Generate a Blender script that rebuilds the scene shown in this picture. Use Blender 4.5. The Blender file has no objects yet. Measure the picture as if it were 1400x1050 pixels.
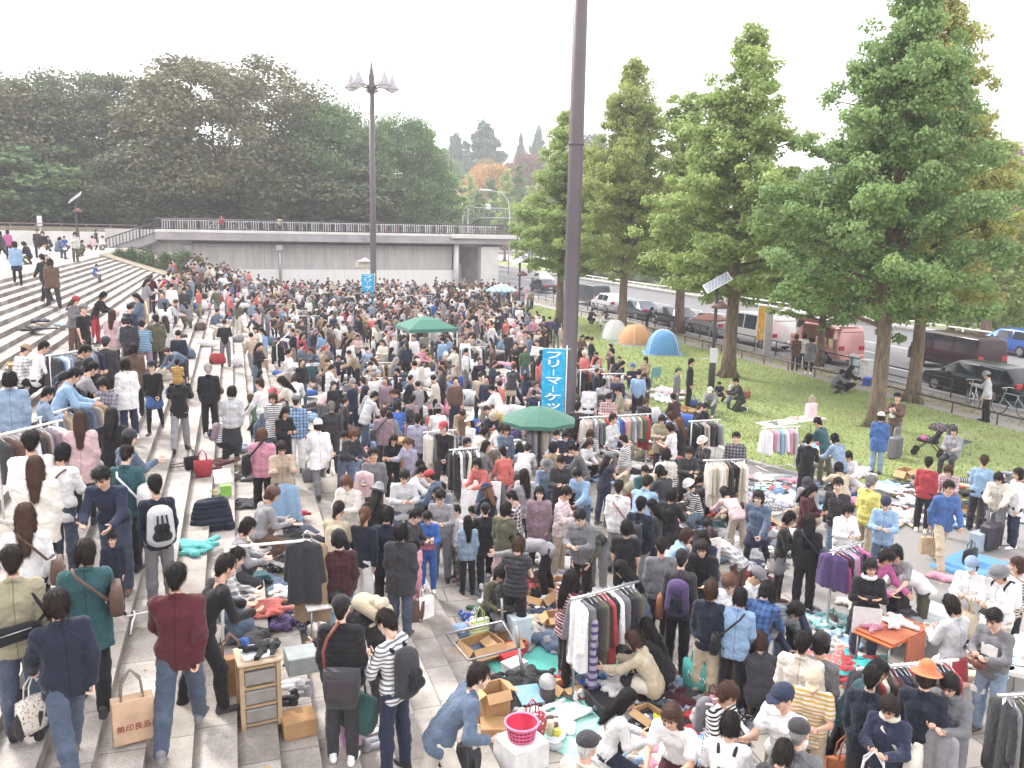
import bpy, bmesh, math, random
import numpy as np
from mathutils import Vector, Matrix
R = math.radians
PI = math.pi
rnd = random.Random(7)
nrs = np.random.RandomState(11)
scene = bpy.context.scene
COL = scene.collection
# ------------------------------------------------------------------ camera
EYE = 6.39
CAM_PITCH, CAM_YAW, CAM_ROLL = R(10.1927), R(18.1477), R(1.1026)
FPX = 1165.0                       # focal length in pixels of the 1400 wide photograph
def cam_axes():
 cy, sy = math.cos(CAM_YAW), math.sin(CAM_YAW)
 fw = Vector((sy*math.cos(CAM_PITCH), cy*math.cos(CAM_PITCH), -math.sin(CAM_PITCH)))
 r0 = Vector((cy, -sy, 0)); u0 = r0.cross(fw)
 r = math.cos(CAM_ROLL)*r0 + math.sin(CAM_ROLL)*u0
 u = -math.sin(CAM_ROLL)*r0 + math.cos(CAM_ROLL)*u0
 return r, u, fw
CR, CU, CF = cam_axes()
cam_data = bpy.data.cameras.new('camera')
cam = bpy.data.objects.new('camera', cam_data); COL.objects.link(cam)
m4 = Matrix((CR, CU, -CF)).transposed().to_4x4(); m4.translation = (0, 0, EYE)
cam.matrix_world = m4
cam_data.sensor_width = 36; cam_data.lens = 36*FPX/1400
cam_data.clip_start = 0.1; cam_data.clip_end = 3000
scene.camera = cam
# ------------------------------------------------------------------ light: bright thin overcast
SUN_EL, SUN_AZ = R(42), R(-28)      # azimuth from +Y towards +X
world = bpy.data.worlds.new('World'); scene.world = world; world.use_nodes = True
nt = world.node_tree; bg = nt.nodes['Background']
sky = nt.nodes.new('ShaderNodeTexSky'); sky.sky_type = 'NISHITA'; sky.sun_disc = False
sky.sun_elevation = SUN_EL; sky.sun_rotation = SUN_AZ; sky.air_density = 1.0; sky.dust_density = 3.0
mixn = nt.nodes.new('ShaderNodeMix'); mixn.data_type = 'RGBA'
cl = nt.nodes.new('ShaderNodeTexNoise'); cl.inputs['Scale'].default_value = 2.0; cl.inputs['Detail'].default_value = 4
mr = nt.nodes.new('ShaderNodeMapRange'); mr.inputs[1].default_value = .3; mr.inputs[2].default_value = .7
mr.inputs[3].default_value = .88; mr.inputs[4].default_value = .97
nt.links.new(cl.outputs['Fac'], mr.inputs[0]); nt.links.new(mr.outputs[0], mixn.inputs['Factor'])
nt.links.new(sky.outputs[0], mixn.inputs['A']); mixn.inputs['B'].default_value = (9.0, 8.95, 9.15, 1)
nt.links.new(mixn.outputs['Result'], bg.inputs['Color']); bg.inputs['Strength'].default_value = 0.115
sun_d = bpy.data.lights.new('sun', 'SUN'); sun_d.energy = 2.1; sun_d.angle = R(12); sun_d.color = (1, .965, .91)
sun = bpy.data.objects.new('sun', sun_d); COL.objects.link(sun)
sd = Vector((math.sin(SUN_AZ)*math.cos(SUN_EL), math.cos(SUN_AZ)*math.cos(SUN_EL), math.sin(SUN_EL)))
sun.rotation_euler = sd.to_track_quat('Z', 'Y').to_euler()
scene.view_settings.view_transform = 'Standard'; scene.view_settings.look = 'None'
scene.view_settings.exposure = 1.3; scene.view_settings.gamma = 1
scene.cycles.max_bounces = 6; scene.cycles.diffuse_bounces = 3; scene.cycles.transparent_max_bounces = 8
# ------------------------------------------------------------------ ground heights and photo points
T_, RI, XM = 0.4087, 0.1371, 3.136          # tread, riser, x of the last riser but one
NST = 30; TOPZ = NST*RI; XTOP = XM-(NST-1)*T_
def gz(x, y=0):
 if x > XM or y > 86: return 0.0
 n = min(NST, max(1, math.ceil((XM-x)/T_)))
 return n*RI
def ray(px, py):
 return CF + CR*((px-700)/FPX) + CU*((525-py)/FPX)
def at_z(px, py, z):
 d = ray(px, py); t = (z-EYE)/d.z
 return Vector((0, 0, EYE)) + d*t
def at_y(px, py, Y):
 d = ray(px, py); t = Y/d.y
 return Vector((0, 0, EYE)) + d*t
def at_x(px, py, X):
 d = ray(px, py); t = X/d.x
 return Vector((0, 0, EYE)) + d*t
def lawn_z(x, y): return 0.0
def on_ground(px, py, h=0.0, upper=False):
 """where the sight line through a photo point is h above the ground below it"""
 d = ray(px, py); t = 3.0
 while t < 400:
  x, y, z = d.x*t, d.y*t, EYE+d.z*t
  if z <= gz(x, y)+h: break
  t += .01 if t < 30 else .03
 return Vector((x, y, gz(x, y)))
def to_px(p):
 d = Vector(p)-Vector((0, 0, EYE)); z = d.dot(CF)
 return 700+FPX*d.dot(CR)/z, 525-FPX*d.dot(CU)/z
def cam_heading(p):
 """heading (about z) that points horizontally away from the camera at p"""
 return math.atan2(p.y, p.x)
# ------------------------------------------------------------------ materials
def srgb(c):
 if isinstance(c, str):
  c = [int(c[i:i+2], 16)/255 for i in (0, 2, 4)]
 return tuple(v/12.92 if v <= .04045 else ((v+.055)/1.055)**2.4 for v in c)
_mats = {}
def new_mat(name):
 m = bpy.data.materials.new(name); m.use_nodes = True
 n = m.node_tree; p = n.nodes['Principled BSDF']
 return m, n, p
def noise(n, scale, detail=4, rough=.55, coord='Object', vec=None):
 t = n.nodes.new('ShaderNodeTexNoise'); t.inputs['Scale'].default_value = scale
 t.inputs['Detail'].default_value = detail; t.inputs['Roughness'].default_value = rough
 if vec is None:
  tc = n.nodes.get('TC') or n.nodes.new('ShaderNodeTexCoord'); tc.name = 'TC'
  vec = tc.outputs[coord]
 n.links.new(vec, t.inputs['Vector'])
 return t.outputs['Fac']
def ramp(n, fac, stops):
 r = n.nodes.new('ShaderNodeValToRGB'); e = r.color_ramp.elements
 while len(e) < len(stops): e.new(.5)
 for k, (pos, c) in enumerate(stops):
  e[k].position = pos; e[k].color = (*c[:3], 1)
 n.links.new(fac, r.inputs[0]); return r.outputs[0]
def mixc(n, fac, a, b, mode='MIX'):
 x = n.nodes.new('ShaderNodeMix'); x.data_type = 'RGBA'; x.blend_type = mode
 for v, k in ((fac, 'Factor'), (a, 'A'), (b, 'B')):
  if isinstance(v, (int, float)): x.inputs[k].default_value = v
  elif isinstance(v, (tuple, list)): x.inputs[k].default_value = (*v[:3], 1)
  else: n.links.new(v, x.inputs[k])
 return x.outputs['Result']
def math_n(n, op, a, b=None):
 x = n.nodes.new('ShaderNodeMath'); x.operation = op
 for k, v in ((0, a), (1, b)):
  if v is None: continue
  if isinstance(v, (int, float)): x.inputs[k].default_value = v
  else: n.links.new(v, x.inputs[k])
 return x.outputs[0]
def bump(n, p, h, strength=.3, dist=.01):
 b = n.nodes.new('ShaderNodeBump'); b.inputs['Strength'].default_value = strength
 b.inputs['Distance'].default_value = dist
 n.links.new(h, b.inputs['Height']); n.links.new(b.outputs[0], p.inputs['Normal'])
def sepxyz(n, coord='Object'):
 tc = n.nodes.get('TC') or n.nodes.new('ShaderNodeTexCoord'); tc.name = 'TC'
 s = n.nodes.new('ShaderNodeSeparateXYZ'); n.links.new(tc.outputs[coord], s.inputs[0]); return s.outputs
def surf(name, col, rough=.7, metal=0., var=.18, scale=6., bumpy=.15, spec=.4, bscale=None):
 """plain worn surface: two tones of one colour, a little relief"""
 key = (name, col, rough, metal, var, scale)
 if key in _mats: return _mats[key]
 m, n, p = new_mat(name); c = srgb(col)
 f = noise(n, scale, 5)
 lo = tuple(v*(1-var) for v in c); hi = tuple(min(1, v*(1+var)) for v in c)
 n.links.new(ramp(n, f, [(.3, lo), (.7, hi)]), p.inputs['Base Color'])
 p.inputs['Roughness'].default_value = rough; p.inputs['Metallic'].default_value = metal
 p.inputs['Specular IOR Level'].default_value = spec
 if bumpy: bump(n, p, noise(n, bscale or scale*8, 4), bumpy, .01)
 _mats[key] = m; return m
def cloth(col, pat=None, col2='f2f2f2', scale=1.0, rough=.85):
 """woven cloth with soft creases; pat: stripe (across), vstripe, plaid, spots, camo"""
 key = ('cloth', col, pat, col2, scale, rough)
 if key in _mats: return _mats[key]
 m, n, p = new_mat('cloth'); c = srgb(col); g = .3*c[0]+.55*c[1]+.15*c[2]; c = tuple(v*.72+g*.16 for v in c)
 base = ramp(n, noise(n, 9, 4), [(.25, tuple(v*.9 for v in c)), (.75, tuple(min(1, v*1.06+.002) for v in c))])
 c2 = tuple(v*.9 for v in srgb(col2))
 if col in ('4b586e', '5c6f88', '88a0bb'):
  base = mixc(n, .55, base, ramp(n, noise(n, 4.5, 5, .7), [(.32, (.62, .64, .7)), (.68, (1.3, 1.28, 1.22))]), 'MULTIPLY')
 if pat == 'zip':
  base = mixc(n, math_n(n, 'MULTIPLY', math_n(n, 'LESS_THAN', math_n(n, 'ABSOLUTE', sepxyz(n)[0]), .006), .6), base, tuple(v*.35 for v in c))
 elif pat and pat != 'quilt':
  o = sepxyz(n)
  def band(axis, per, duty):
   a = math_n(n, 'DIVIDE', o[axis], per*scale); a = math_n(n, 'FRACT', a)
   return math_n(n, 'LESS_THAN', a, duty)
  if pat == 'stripe': fac = band(2, .045, .42)
  elif pat == 'vstripe': fac = band(0, .05, .4)
  elif pat == 'plaid':
   fac = math_n(n, 'ADD', math_n(n, 'MULTIPLY', band(2, .075, .4), .42), math_n(n, 'MULTIPLY', band(0, .075, .4), .42))
  elif pat == 'spots':
   v = n.nodes.new('ShaderNodeTexVoronoi'); v.inputs['Scale'].default_value = 17/scale
   n.links.new(n.nodes['TC'].outputs['Object'], v.inputs['Vector'])
   fac = math_n(n, 'LESS_THAN', v.outputs['Distance'], .3)
  elif pat == 'camo':
   fac = math_n(n, 'GREATER_THAN', noise(n, 11/scale, 3), .5)
  base = mixc(n, fac, base, c2)
 n.links.new(base, p.inputs['Base Color'])
 p.inputs['Roughness'].default_value = rough; p.inputs['Specular IOR Level'].default_value = .2
 p.inputs['Sheen Weight'].default_value = .12
 w = n.nodes.new('ShaderNodeTexNoise'); w.inputs['Scale'].default_value = 10; w.inputs['Detail'].default_value = 3
 w.inputs['Distortion'].default_value = 1.4
 tc = n.nodes.get('TC') or n.nodes.new('ShaderNodeTexCoord'); tc.name = 'TC'
 mp = n.nodes.new('ShaderNodeMapping'); mp.inputs['Scale'].default_value = (1, 1, .5); n.links.new(tc.outputs['Object'], mp.inputs[0]); n.links.new(mp.outputs[0], w.inputs['Vector'])
 hgt = w.outputs['Fac']
 if pat == 'quilt': hgt = math_n(n, 'ADD', math_n(n, 'MULTIPLY', hgt, .5), math_n(n, 'ABSOLUTE', math_n(n, 'SINE', math_n(n, 'MULTIPLY', sepxyz(n)[2], PI/.075))))
 bump(n, p, hgt, .7, .03)
 _mats[key] = m; return m
def hairmat(col):
 key = ('hair', col)
 if key in _mats: return _mats[key]
 m, n, p = new_mat('hair'); c = srgb(col)
 tc = n.nodes.new('ShaderNodeTexCoord'); tc.name = 'TC'
 mp = n.nodes.new('ShaderNodeMapping'); mp.inputs['Scale'].default_value = (90, 90, 7)
 n.links.new(tc.outputs['Object'], mp.inputs[0])
 f = noise(n, 1, 3, vec=mp.outputs[0])
 n.links.new(ramp(n, f, [(.3, tuple(v*.5 for v in c)), (.7, tuple(v*1.2+.002 for v in c))]), p.inputs['Base Color'])
 p.inputs['Roughness'].default_value = .5; p.inputs['Specular IOR Level'].default_value = .22
 bump(n, p, f, 1.0, .014)
 _mats[key] = m; return m
def skinmat(k):
 col = ['d9b29c', 'cda58e', 'e0bfac'][k]
 key = ('skin', k)
 if key in _mats: return _mats[key]
 m, n, p = new_mat('skin'); c = srgb(col)
 n.links.new(ramp(n, noise(n, 22, 3), [(.3, (c[0]*.9, c[1]*.82, c[2]*.8)), (.7, c)]), p.inputs['Base Color'])
 p.inputs['Roughness'].default_value = .55; p.inputs['Subsurface Weight'].default_value = .0
 _mats[key] = m; return m
# ------------------------------------------------------------------ object helpers
def link(name, me, mat=None, parent=None, loc=None, rz=None, smooth=True):
 o = bpy.data.objects.new(name, me); COL.objects.link(o)
 if mat is not None and len(me.materials) == 0:
  for x in (mat if isinstance(mat, (list, tuple)) else [mat]): me.materials.append(x)
 if parent: o.parent = parent
 if loc is not None: o.location = loc
 if rz is not None: o.rotation_euler = (0, 0, rz)
 return o
def setmat(o, k, mat):
 o.material_slots[k].link = 'OBJECT'; o.material_slots[k].material = mat
def tag(o, label, cat, group=None):
 o['label'] = label; o['category'] = cat
 if group: o['group'] = group
 return o
def thing(name, label, cat, loc=(0, 0, 0), rz=0, group=None):
 o = bpy.data.objects.new(name, None); COL.objects.link(o); o.empty_display_size = .1
 o.location = loc; o.rotation_euler = (0, 0, rz)
 return tag(o, label, cat, group)
def struct(o, kind='structure'):
 o['kind'] = kind; return o
def copy_tree(o, parent=None, loc=None, rz=None, label=None, scale=None):
 c = o.copy(); COL.objects.link(c)
 if parent is not None:
  c.parent = parent; c.matrix_parent_inverse = o.matrix_parent_inverse.copy()
 if loc is not None: c.location = loc
 if rz is not None: c.rotation_euler = (0, 0, rz)
 if scale is not None: c.scale = (scale,)*3 if isinstance(scale, (int, float)) else scale
 if label: c['label'] = label
 for ch in o.children: copy_tree(ch, c)
 return c
class MB:
 """collects boxes, tubes and lofts into one mesh"""
 def __init__(s): s.v = []; s.f = []; s.mi = []; s.m = 0; s.sm = []; s.smooth = False
 def face(s, idx): s.f.append(idx); s.mi.append(s.m); s.sm.append(s.smooth)
 def add(s, vs, fs):
  b = len(s.v); s.v += [tuple(v) for v in vs]
  for f in fs: s.face([b+i for i in f])
  return s
 def box(s, c, size, rz=0, M=None, taper=1.0):
  x, y, z = (v/2 for v in size); vs = []
  for sz in (-1, 1):
   k = taper if sz > 0 else 1
   for sx, sy in ((-1, -1), (1, -1), (1, 1), (-1, 1)):
    v = Vector((sx*x*k, sy*y*k, sz*z))
    if M is not None: v = M @ v
    elif rz: v = Matrix.Rotation(rz, 3, 'Z') @ v
    vs.append(v+Vector(c))
  return s.add(vs, [(3, 2, 1, 0), (4, 5, 6, 7), (0, 1, 5, 4), (1, 2, 6, 5), (2, 3, 7, 6), (3, 0, 4, 7)])
 def bevbox(s, c, size, b=.01, rz=0, M=None):
  x, y, z = (v/2 for v in size); vs = []; b = min(b, x*.49, y*.49, z*.49)
  ring = [(x-b, -y), (x, -y+b), (x, y-b), (x-b, y), (-x+b, y), (-x, y-b), (-x, -y+b), (-x+b, -y)]
  rin = [(x-b, -y+b)]*2+[(x-b, y-b)]*2+[(-x+b, y-b)]*2+[(-x+b, -y+b)]*2
  lev = [(-z, rin, 0), (-z+b, ring, 1), (z-b, ring, 1), (z, rin, 0)]
  for zz, rg, _ in lev:
   for px, py in rg:
    v = Vector((px, py, zz))
    if M is not None: v = M @ v
    elif rz: v = Matrix.Rotation(rz, 3, 'Z') @ v
    vs.append(v+Vector(c))
  fs = [tuple(range(7, -1, -1)), tuple(range(24, 32))]
  for l in range(3):
   for k in range(8):
    k2 = (k+1) % 8; fs.append((l*8+k, l*8+k2, l*8+8+k2, l*8+8+k))
  return s.add(vs, fs)
 def tube(s, pts, r, n=8, cap=True, smooth=True):
  pts = [Vector(p) for p in pts]; rs = r if isinstance(r, (list, tuple)) else [r]*len(pts)
  b = len(s.v); old = s.smooth; s.smooth = smooth; up = None
  for i, p in enumerate(pts):
   d = (pts[min(i+1, len(pts)-1)]-pts[max(i-1, 0)]).normalized()
   if up is None: up = d.orthogonal().normalized()
   up = (up-d*up.dot(d)); up = up.normalized() if up.length > 1e-6 else d.orthogonal().normalized()
   w = d.cross(up)
   for k in range(n):
    a = 2*PI*k/n; s.v.append(tuple(p+(up*math.cos(a)+w*math.sin(a))*rs[i]))
  for i in range(len(pts)-1):
   for k in range(n):
    k2 = (k+1) % n; s.face([b+i*n+k, b+i*n+k2, b+(i+1)*n+k2, b+(i+1)*n+k])
  s.smooth = False
  if cap:
   s.face([b+k for k in range(n-1, -1, -1)]); e = b+(len(pts)-1)*n; s.face([e+k for k in range(n)])
  s.smooth = old; return s
 def lathe(s, prof, c=(0, 0, 0), n=16, smooth=True, cap=True):
  b = len(s.v); old = s.smooth; s.smooth = smooth
  for r, z in prof:
   for k in range(n):
    a = 2*PI*k/n; s.v.append((c[0]+r*math.cos(a), c[1]+r*math.sin(a), c[2]+z))
  for i in range(len(prof)-1):
   for k in range(n):
    k2 = (k+1) % n; s.face([b+i*n+k, b+i*n+k2, b+(i+1)*n+k2, b+(i+1)*n+k])
  s.smooth = False
  if cap: s.face([b+k for k in range(n-1, -1, -1)]); e = b+(len(prof)-1)*n; s.face([e+k for k in range(n)])
  s.smooth = old; return s
 def prism(s, poly, z0, z1, M=None):
  n = len(poly); vs = [Vector((x, y, z)) for z in (z0, z1) for x, y in poly]
  if M is not None: vs = [M @ v for v in vs]
  fs = [tuple(range(n-1, -1, -1)), tuple(range(n, 2*n))]+[(i, (i+1) % n, n+(i+1) % n, n+i) for i in range(n)]
  return s.add(vs, fs)
 def mesh(s, name, mats=None):
  me = bpy.data.meshes.new(name); me.from_pydata(s.v, [], s.f)
  me.polygons.foreach_set('material_index', s.mi); me.polygons.foreach_set('use_smooth', s.sm)
  if mats is not None:
   for x in (mats if isinstance(mats, (list, tuple)) else [mats]): me.materials.append(x)
  me.update(); return me
 def obj(s, name, mats=None, parent=None, loc=None, rz=None):
  return link(name, s.mesh(name, mats), None, parent, loc, rz)
def np_mesh(name, V, F, mats=None, smooth=True, mi=None):
 """V (n,3), F (m,4) or (m,3) int arrays"""
 me = bpy.data.meshes.new(name); k = F.shape[1]
 me.vertices.add(len(V)); me.vertices.foreach_set('co', np.ascontiguousarray(V, np.float32).ravel())
 me.loops.add(F.size); me.loops.foreach_set('vertex_index', np.ascontiguousarray(F, np.int32).ravel())
 me.polygons.add(len(F)); me.polygons.foreach_set('loop_start', np.arange(0, F.size, k, dtype=np.int32))
 if smooth: me.polygons.foreach_set('use_smooth', np.ones(len(F), bool))
 if mi is not None: me.polygons.foreach_set('material_index', np.ascontiguousarray(mi, np.int32))
 if mats is not None:
  for x in (mats if isinstance(mats, (list, tuple)) else [mats]): me.materials.append(x)
 me.update(calc_edges=True); return me
# ------------------------------------------------------------------ soft solids: blended capsules -> one surface
class Solid:
 def __init__(s, k=.03): s.p = []; s.k = k
 def cap(s, a, b, ra, rb=None, flat=None, k=None):
  """tapered capsule; flat=(axis vector, factor): thinned along the axis"""
  s.p.append(('c', np.array(a, float), np.array(b, float), ra, ra if rb is None else rb, flat, s.k if k is None else k)); return s
 def ell(s, c, rad, M=None, k=None, sub=False):
  s.p.append(('s' if sub else 'e', np.array(c, float), np.array(rad, float), None if M is None else np.array(M, float), 0, None, s.k if k is None else k)); return s
 def bounds(s):
  lo = np.full(3, 9.); hi = -lo
  for q in s.p:
   if q[0] == 'c':
    r = max(q[3], q[4]); pts = (q[1]-r, q[2]-r, q[1]+r, q[2]+r)
   elif q[0] == 'e': r = q[2].max() if q[3] is not None else q[2]; pts = (q[1]-r, q[1]+r)
   else: continue
   lo = np.minimum(lo, np.min(pts, 0)); hi = np.maximum(hi, np.max(pts, 0))
  return lo, hi
 def surface(s, h, fold=0., seed=0, cut=None):
  lo, hi = s.bounds(); lo = lo-2.5*h; hi = hi+2.5*h
  n = np.ceil((hi-lo)/h).astype(int)+1
  ax = [lo[i]+h*np.arange(n[i]) for i in range(3)]
  D = np.full(n, .2)
  for q in s.p:
   kk = q[6]; mar = kk+2*h
   if q[0] == 'c': r = max(q[3], q[4]); l = np.minimum(q[1], q[2])-r-mar; u = np.maximum(q[1], q[2])+r+mar
   else:
    r = q[2].max() if q[3] is not None else q[2]; l = q[1]-r-mar; u = q[1]+r+mar
   i0 = np.clip(np.floor((l-lo)/h).astype(int), 0, n-1); i1 = np.clip(np.ceil((u-lo)/h).astype(int)+1, 1, n)
   X = ax[0][i0[0]:i1[0], None, None]; Y = ax[1][None, i0[1]:i1[1], None]; Z = ax[2][None, None, i0[2]:i1[2]]
   if q[0] == 'c':
    a, b = q[1], q[2]; ba = b-a; L = ba @ ba+1e-9
    px, py, pz = X-a[0], Y-a[1], Z-a[2]
    t = np.clip((px*ba[0]+py*ba[1]+pz*ba[2])/L, 0, 1)
    ex, ey, ez = px-t*ba[0], py-t*ba[1], pz-t*ba[2]
    if q[5] is not None:
     f, fac = q[5]; e = (ex*f[0]+ey*f[1]+ez*f[2])*(fac-1)
     ex, ey, ez = ex+e*f[0], ey+e*f[1], ez+e*f[2]
    d = np.sqrt(ex*ex+ey*ey+ez*ez)-(q[3]+(q[4]-q[3])*t)
   else:
    px, py, pz = X-q[1][0], Y-q[1][1], Z-q[1][2]
    if q[3] is not None:
     M = q[3]; px, py, pz = M[0][0]*px+M[1][0]*py+M[2][0]*pz, M[0][1]*px+M[1][1]*py+M[2][1]*pz, M[0][2]*px+M[1][2]*py+M[2][2]*pz
    k0 = np.sqrt((px/q[2][0])**2+(py/q[2][1])**2+(pz/q[2][2])**2)
    d = (k0-1)*q[2].min()
   S = D[i0[0]:i1[0], i0[1]:i1[1], i0[2]:i1[2]]
   if q[0] == 's':
    hh = np.maximum(kk-np.abs(-d-S), 0)/kk
    S[...] = np.maximum(S, -d)+hh*hh*kk*.25
   else:
    hh = np.maximum(kk-np.abs(d-S), 0)/kk
    S[...] = np.minimum(S, d)-hh*hh*kk*.25
  if cut is not None: D = np.maximum(D, cut(ax[0][:, None, None], ax[1][None, :, None], ax[2][None, None, :]))
  if fold:
   rs = np.random.RandomState(seed); X = ax[0][:, None, None]; Y = ax[1][None, :, None]; Z = ax[2][None, None, :]
   w = 0
   for fr, am in ((19, .9), (36, .85), (62, .6)):
    ph = rs.rand(6)*6; k = rs.randn(3, 3)*.5
    w = w+am*np.sin(fr*(X*(1+k[0, 0])+Z*(.55+k[0, 2]))+ph[0]+1.5*np.sin(fr*.5*(Y+Z)+ph[1]))*np.sin(fr*(Y*(1+k[1, 1])-Z*(.5+k[1, 2]))+ph[2]+1.3*np.sin(fr*.4*(X-Z)+ph[3]))
   D = D+fold*(.45-1.5*np.abs(np.tanh(w*.9)))
  return surface_nets(D, lo, h)
def surface_nets(D, lo, h):
 n = np.array(D.shape); ins = D < 0
 c = [ins[i:n[0]-1+i, j:n[1]-1+j, k:n[2]-1+k] for i in (0, 1) for j in (0, 1) for k in (0, 1)]
 cnt = sum(x.astype(np.int8) for x in c); act = (cnt > 0) & (cnt < 8)
 idx = np.argwhere(act); vid = np.full(act.shape, -1, np.int64); vid[act] = np.arange(len(idx))
 acc = np.zeros((len(idx), 3)); num = np.zeros(len(idx))
 corner = [(i, j, k) for i in (0, 1) for j in (0, 1) for k in (0, 1)]
 val = [D[idx[:, 0]+i, idx[:, 1]+j, idx[:, 2]+k] for i, j, k in corner]
 for a in range(8):
  for b in range(a+1, 8):
   df = [corner[b][t]-corner[a][t] for t in range(3)]
   if sum(abs(x) for x in df) != 1: continue
   va, vb = val[a], val[b]; m = (va < 0) != (vb < 0)
   t = np.where(m, va/np.where(m, va-vb, 1), 0)
   p = np.array(corner[a])[None]+t[:, None]*np.array(df)[None]
   acc += np.where(m[:, None], p, 0); num += m
 V = lo+h*(idx+acc/num[:, None]); F = []
 for a in range(3):
  b, c2 = (a+1) % 3, (a+2) % 3
  sl0 = [slice(None)]*3; sl1 = [slice(None)]*3; sl0[a] = slice(0, n[a]-1); sl1[a] = slice(1, n[a])
  A = ins[tuple(sl0)]; B = ins[tuple(sl1)]
  e = np.argwhere(A != B); ok = (e[:, b] > 0) & (e[:, c2] > 0) & (e[:, b] < n[b]-1) & (e[:, c2] < n[c2]-1); e = e[ok]
  fl = A[e[:, 0], e[:, 1], e[:, 2]]
  q = []
  for db, dc in ((-1, -1), (0, -1), (0, 0), (-1, 0)):
   g = e.copy(); g[:, b] += db; g[:, c2] += dc; q.append(vid[g[:, 0], g[:, 1], g[:, 2]])
  q = np.array(q).T; q[~fl] = q[~fl][:, ::-1]; F.append(q)
 return V, np.vstack(F)
def joinVF(parts):
 V = []; F = []; M = []; b = 0
 for v, f, mi in parts:
  V.append(v); F.append(f+b); M.append(np.full(len(f), mi)); b += len(v)
 return np.vstack(V), np.vstack(F), np.concatenate(M)
# =================================================================== THE SETTING
def sheet(name, poly, z, mat, kind='structure'):
 b = MB(); b.add([(x, y, z) for x, y in poly], [tuple(range(len(poly)))])
 return struct(b.obj(name, mat), kind)
def asphalt_mat(name, col, spots=.25, crack=True):
 m, n, p = new_mat(name); c = srgb(col)
 big = noise(n, .35, 6, .6); fine = noise(n, 60, 2)
 col1 = ramp(n, big, [(.3, tuple(v*(1-spots) for v in c)), (.7, tuple(v*(1+spots*.7) for v in c))])
 col2 = mixc(n, .35, col1, ramp(n, fine, [(.3, (c[0]*.5,)*3), (.7, tuple(min(1, v*1.5) for v in c))]))
 n.links.new(col2, p.inputs['Base Color']); p.inputs['Roughness'].default_value = .85
 bump(n, p, fine, .3, .01); return m
def paving_mat(name, col, w, h, joint=.012, jcol='5c5856', rot=0):
 m, n, p = new_mat(name); c = srgb(col)
 tc = n.nodes.new('ShaderNodeTexCoord'); tc.name = 'TC'
 mp = n.nodes.new('ShaderNodeMapping'); mp.inputs['Rotation'].default_value = (0, 0, rot)
 n.links.new(tc.outputs['Object'], mp.inputs[0])
 br = n.nodes.new('ShaderNodeTexBrick'); n.links.new(mp.outputs[0], br.inputs['Vector'])
 br.inputs['Scale'].default_value = 1; br.inputs['Brick Width'].default_value = w; br.inputs['Row Height'].default_value = h
 br.inputs['Mortar Size'].default_value = joint; br.inputs['Mortar Smooth'].default_value = .2
 br.inputs['Color1'].default_value = (*[v*.88 for v in c], 1); br.inputs['Color2'].default_value = (*[min(1, v*1.1) for v in c], 1)
 br.inputs['Mortar'].default_value = (*srgb(jcol), 1)
 st = ramp(n, noise(n, .8, 7, .65), [(.3, (.72, .71, .7)), (.62, (1, 1, 1))])
 sp = ramp(n, noise(n, 55, 2), [(.32, (.7, .7, .7)), (.6, (1.1, 1.1, 1.1))])
 x = mixc(n, 1, br.outputs['Color'], st, 'MULTIPLY'); x = mixc(n, .6, x, sp, 'MULTIPLY')
 n.links.new(x, p.inputs['Base Color']); p.inputs['Roughness'].default_value = .8
 bump(n, p, math_n(n, 'SUBTRACT', noise(n, 40, 3), br.outputs['Fac']), .35, .01); return m
def granite_mat():
 m, n, p = new_mat('granite'); o = sepxyz(n)
 tcv = n.nodes['TC'].outputs['Object']
 step = math_n(n, 'FLOOR', math_n(n, 'DIVIDE', math_n(n, 'SUBTRACT', XM+60*T_, o[0]), T_))
 yy = math_n(n, 'ADD', math_n(n, 'DIVIDE', o[1], .88), math_n(n, 'MULTIPLY', step, .37))
 fr = math_n(n, 'FRACT', yy); joint = math_n(n, 'LESS_THAN', fr, .014)
 cx = n.nodes.new('ShaderNodeCombineXYZ'); n.links.new(step, cx.inputs[0]); n.links.new(math_n(n, 'FLOOR', yy), cx.inputs[1])
 wn = n.nodes.new('ShaderNodeTexWhiteNoise'); wn.noise_dimensions = '2D'; n.links.new(cx.outputs[0], wn.inputs['Vector'])
 base = ramp(n, wn.outputs['Value'], [(0, srgb('b0a79f')), (.5, srgb('c2b9b2')), (1, srgb('d0c8c2'))])
 wn2 = n.nodes.new('ShaderNodeTexWhiteNoise'); wn2.noise_dimensions = '1D'; n.links.new(step, wn2.inputs['W'])
 base = mixc(n, .8, base, ramp(n, wn2.outputs['Value'], [(0, (.72, .71, .7)), (1, (1, 1, 1))]), 'MULTIPLY')
 speck = ramp(n, noise(n, 70, 2, .7), [(.34, (.5, .49, .48)), (.5, (.95, .95, .94)), (.7, (1.15, 1.13, 1.1))])
 base = mixc(n, .75, base, speck, 'MULTIPLY')
 stain = ramp(n, noise(n, 1.3, 8, .68), [(.32, (.45, .44, .44)), (.58, (1, 1, 1))])
 base = mixc(n, .8, base, stain, 'MULTIPLY')
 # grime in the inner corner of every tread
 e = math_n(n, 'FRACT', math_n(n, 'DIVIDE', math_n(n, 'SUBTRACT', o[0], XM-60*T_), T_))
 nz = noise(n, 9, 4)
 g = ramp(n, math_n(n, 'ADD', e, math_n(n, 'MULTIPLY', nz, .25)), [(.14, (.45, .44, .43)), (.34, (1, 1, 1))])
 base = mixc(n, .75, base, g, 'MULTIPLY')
 base = mixc(n, math_n(n, 'MULTIPLY', joint, .75), base, srgb('4a4643'))
 n.links.new(base, p.inputs['Base Color']); p.inputs['Roughness'].default_value = .82
 bump(n, p, math_n(n, 'SUBTRACT', noise(n, 80, 3), joint), .3, .008); return m
M_GRANITE = granite_mat()
M_PLAZA = paving_mat('plaza_paving', '9f9892', 1.2, .6, .012, '67625f', R(4))
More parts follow.
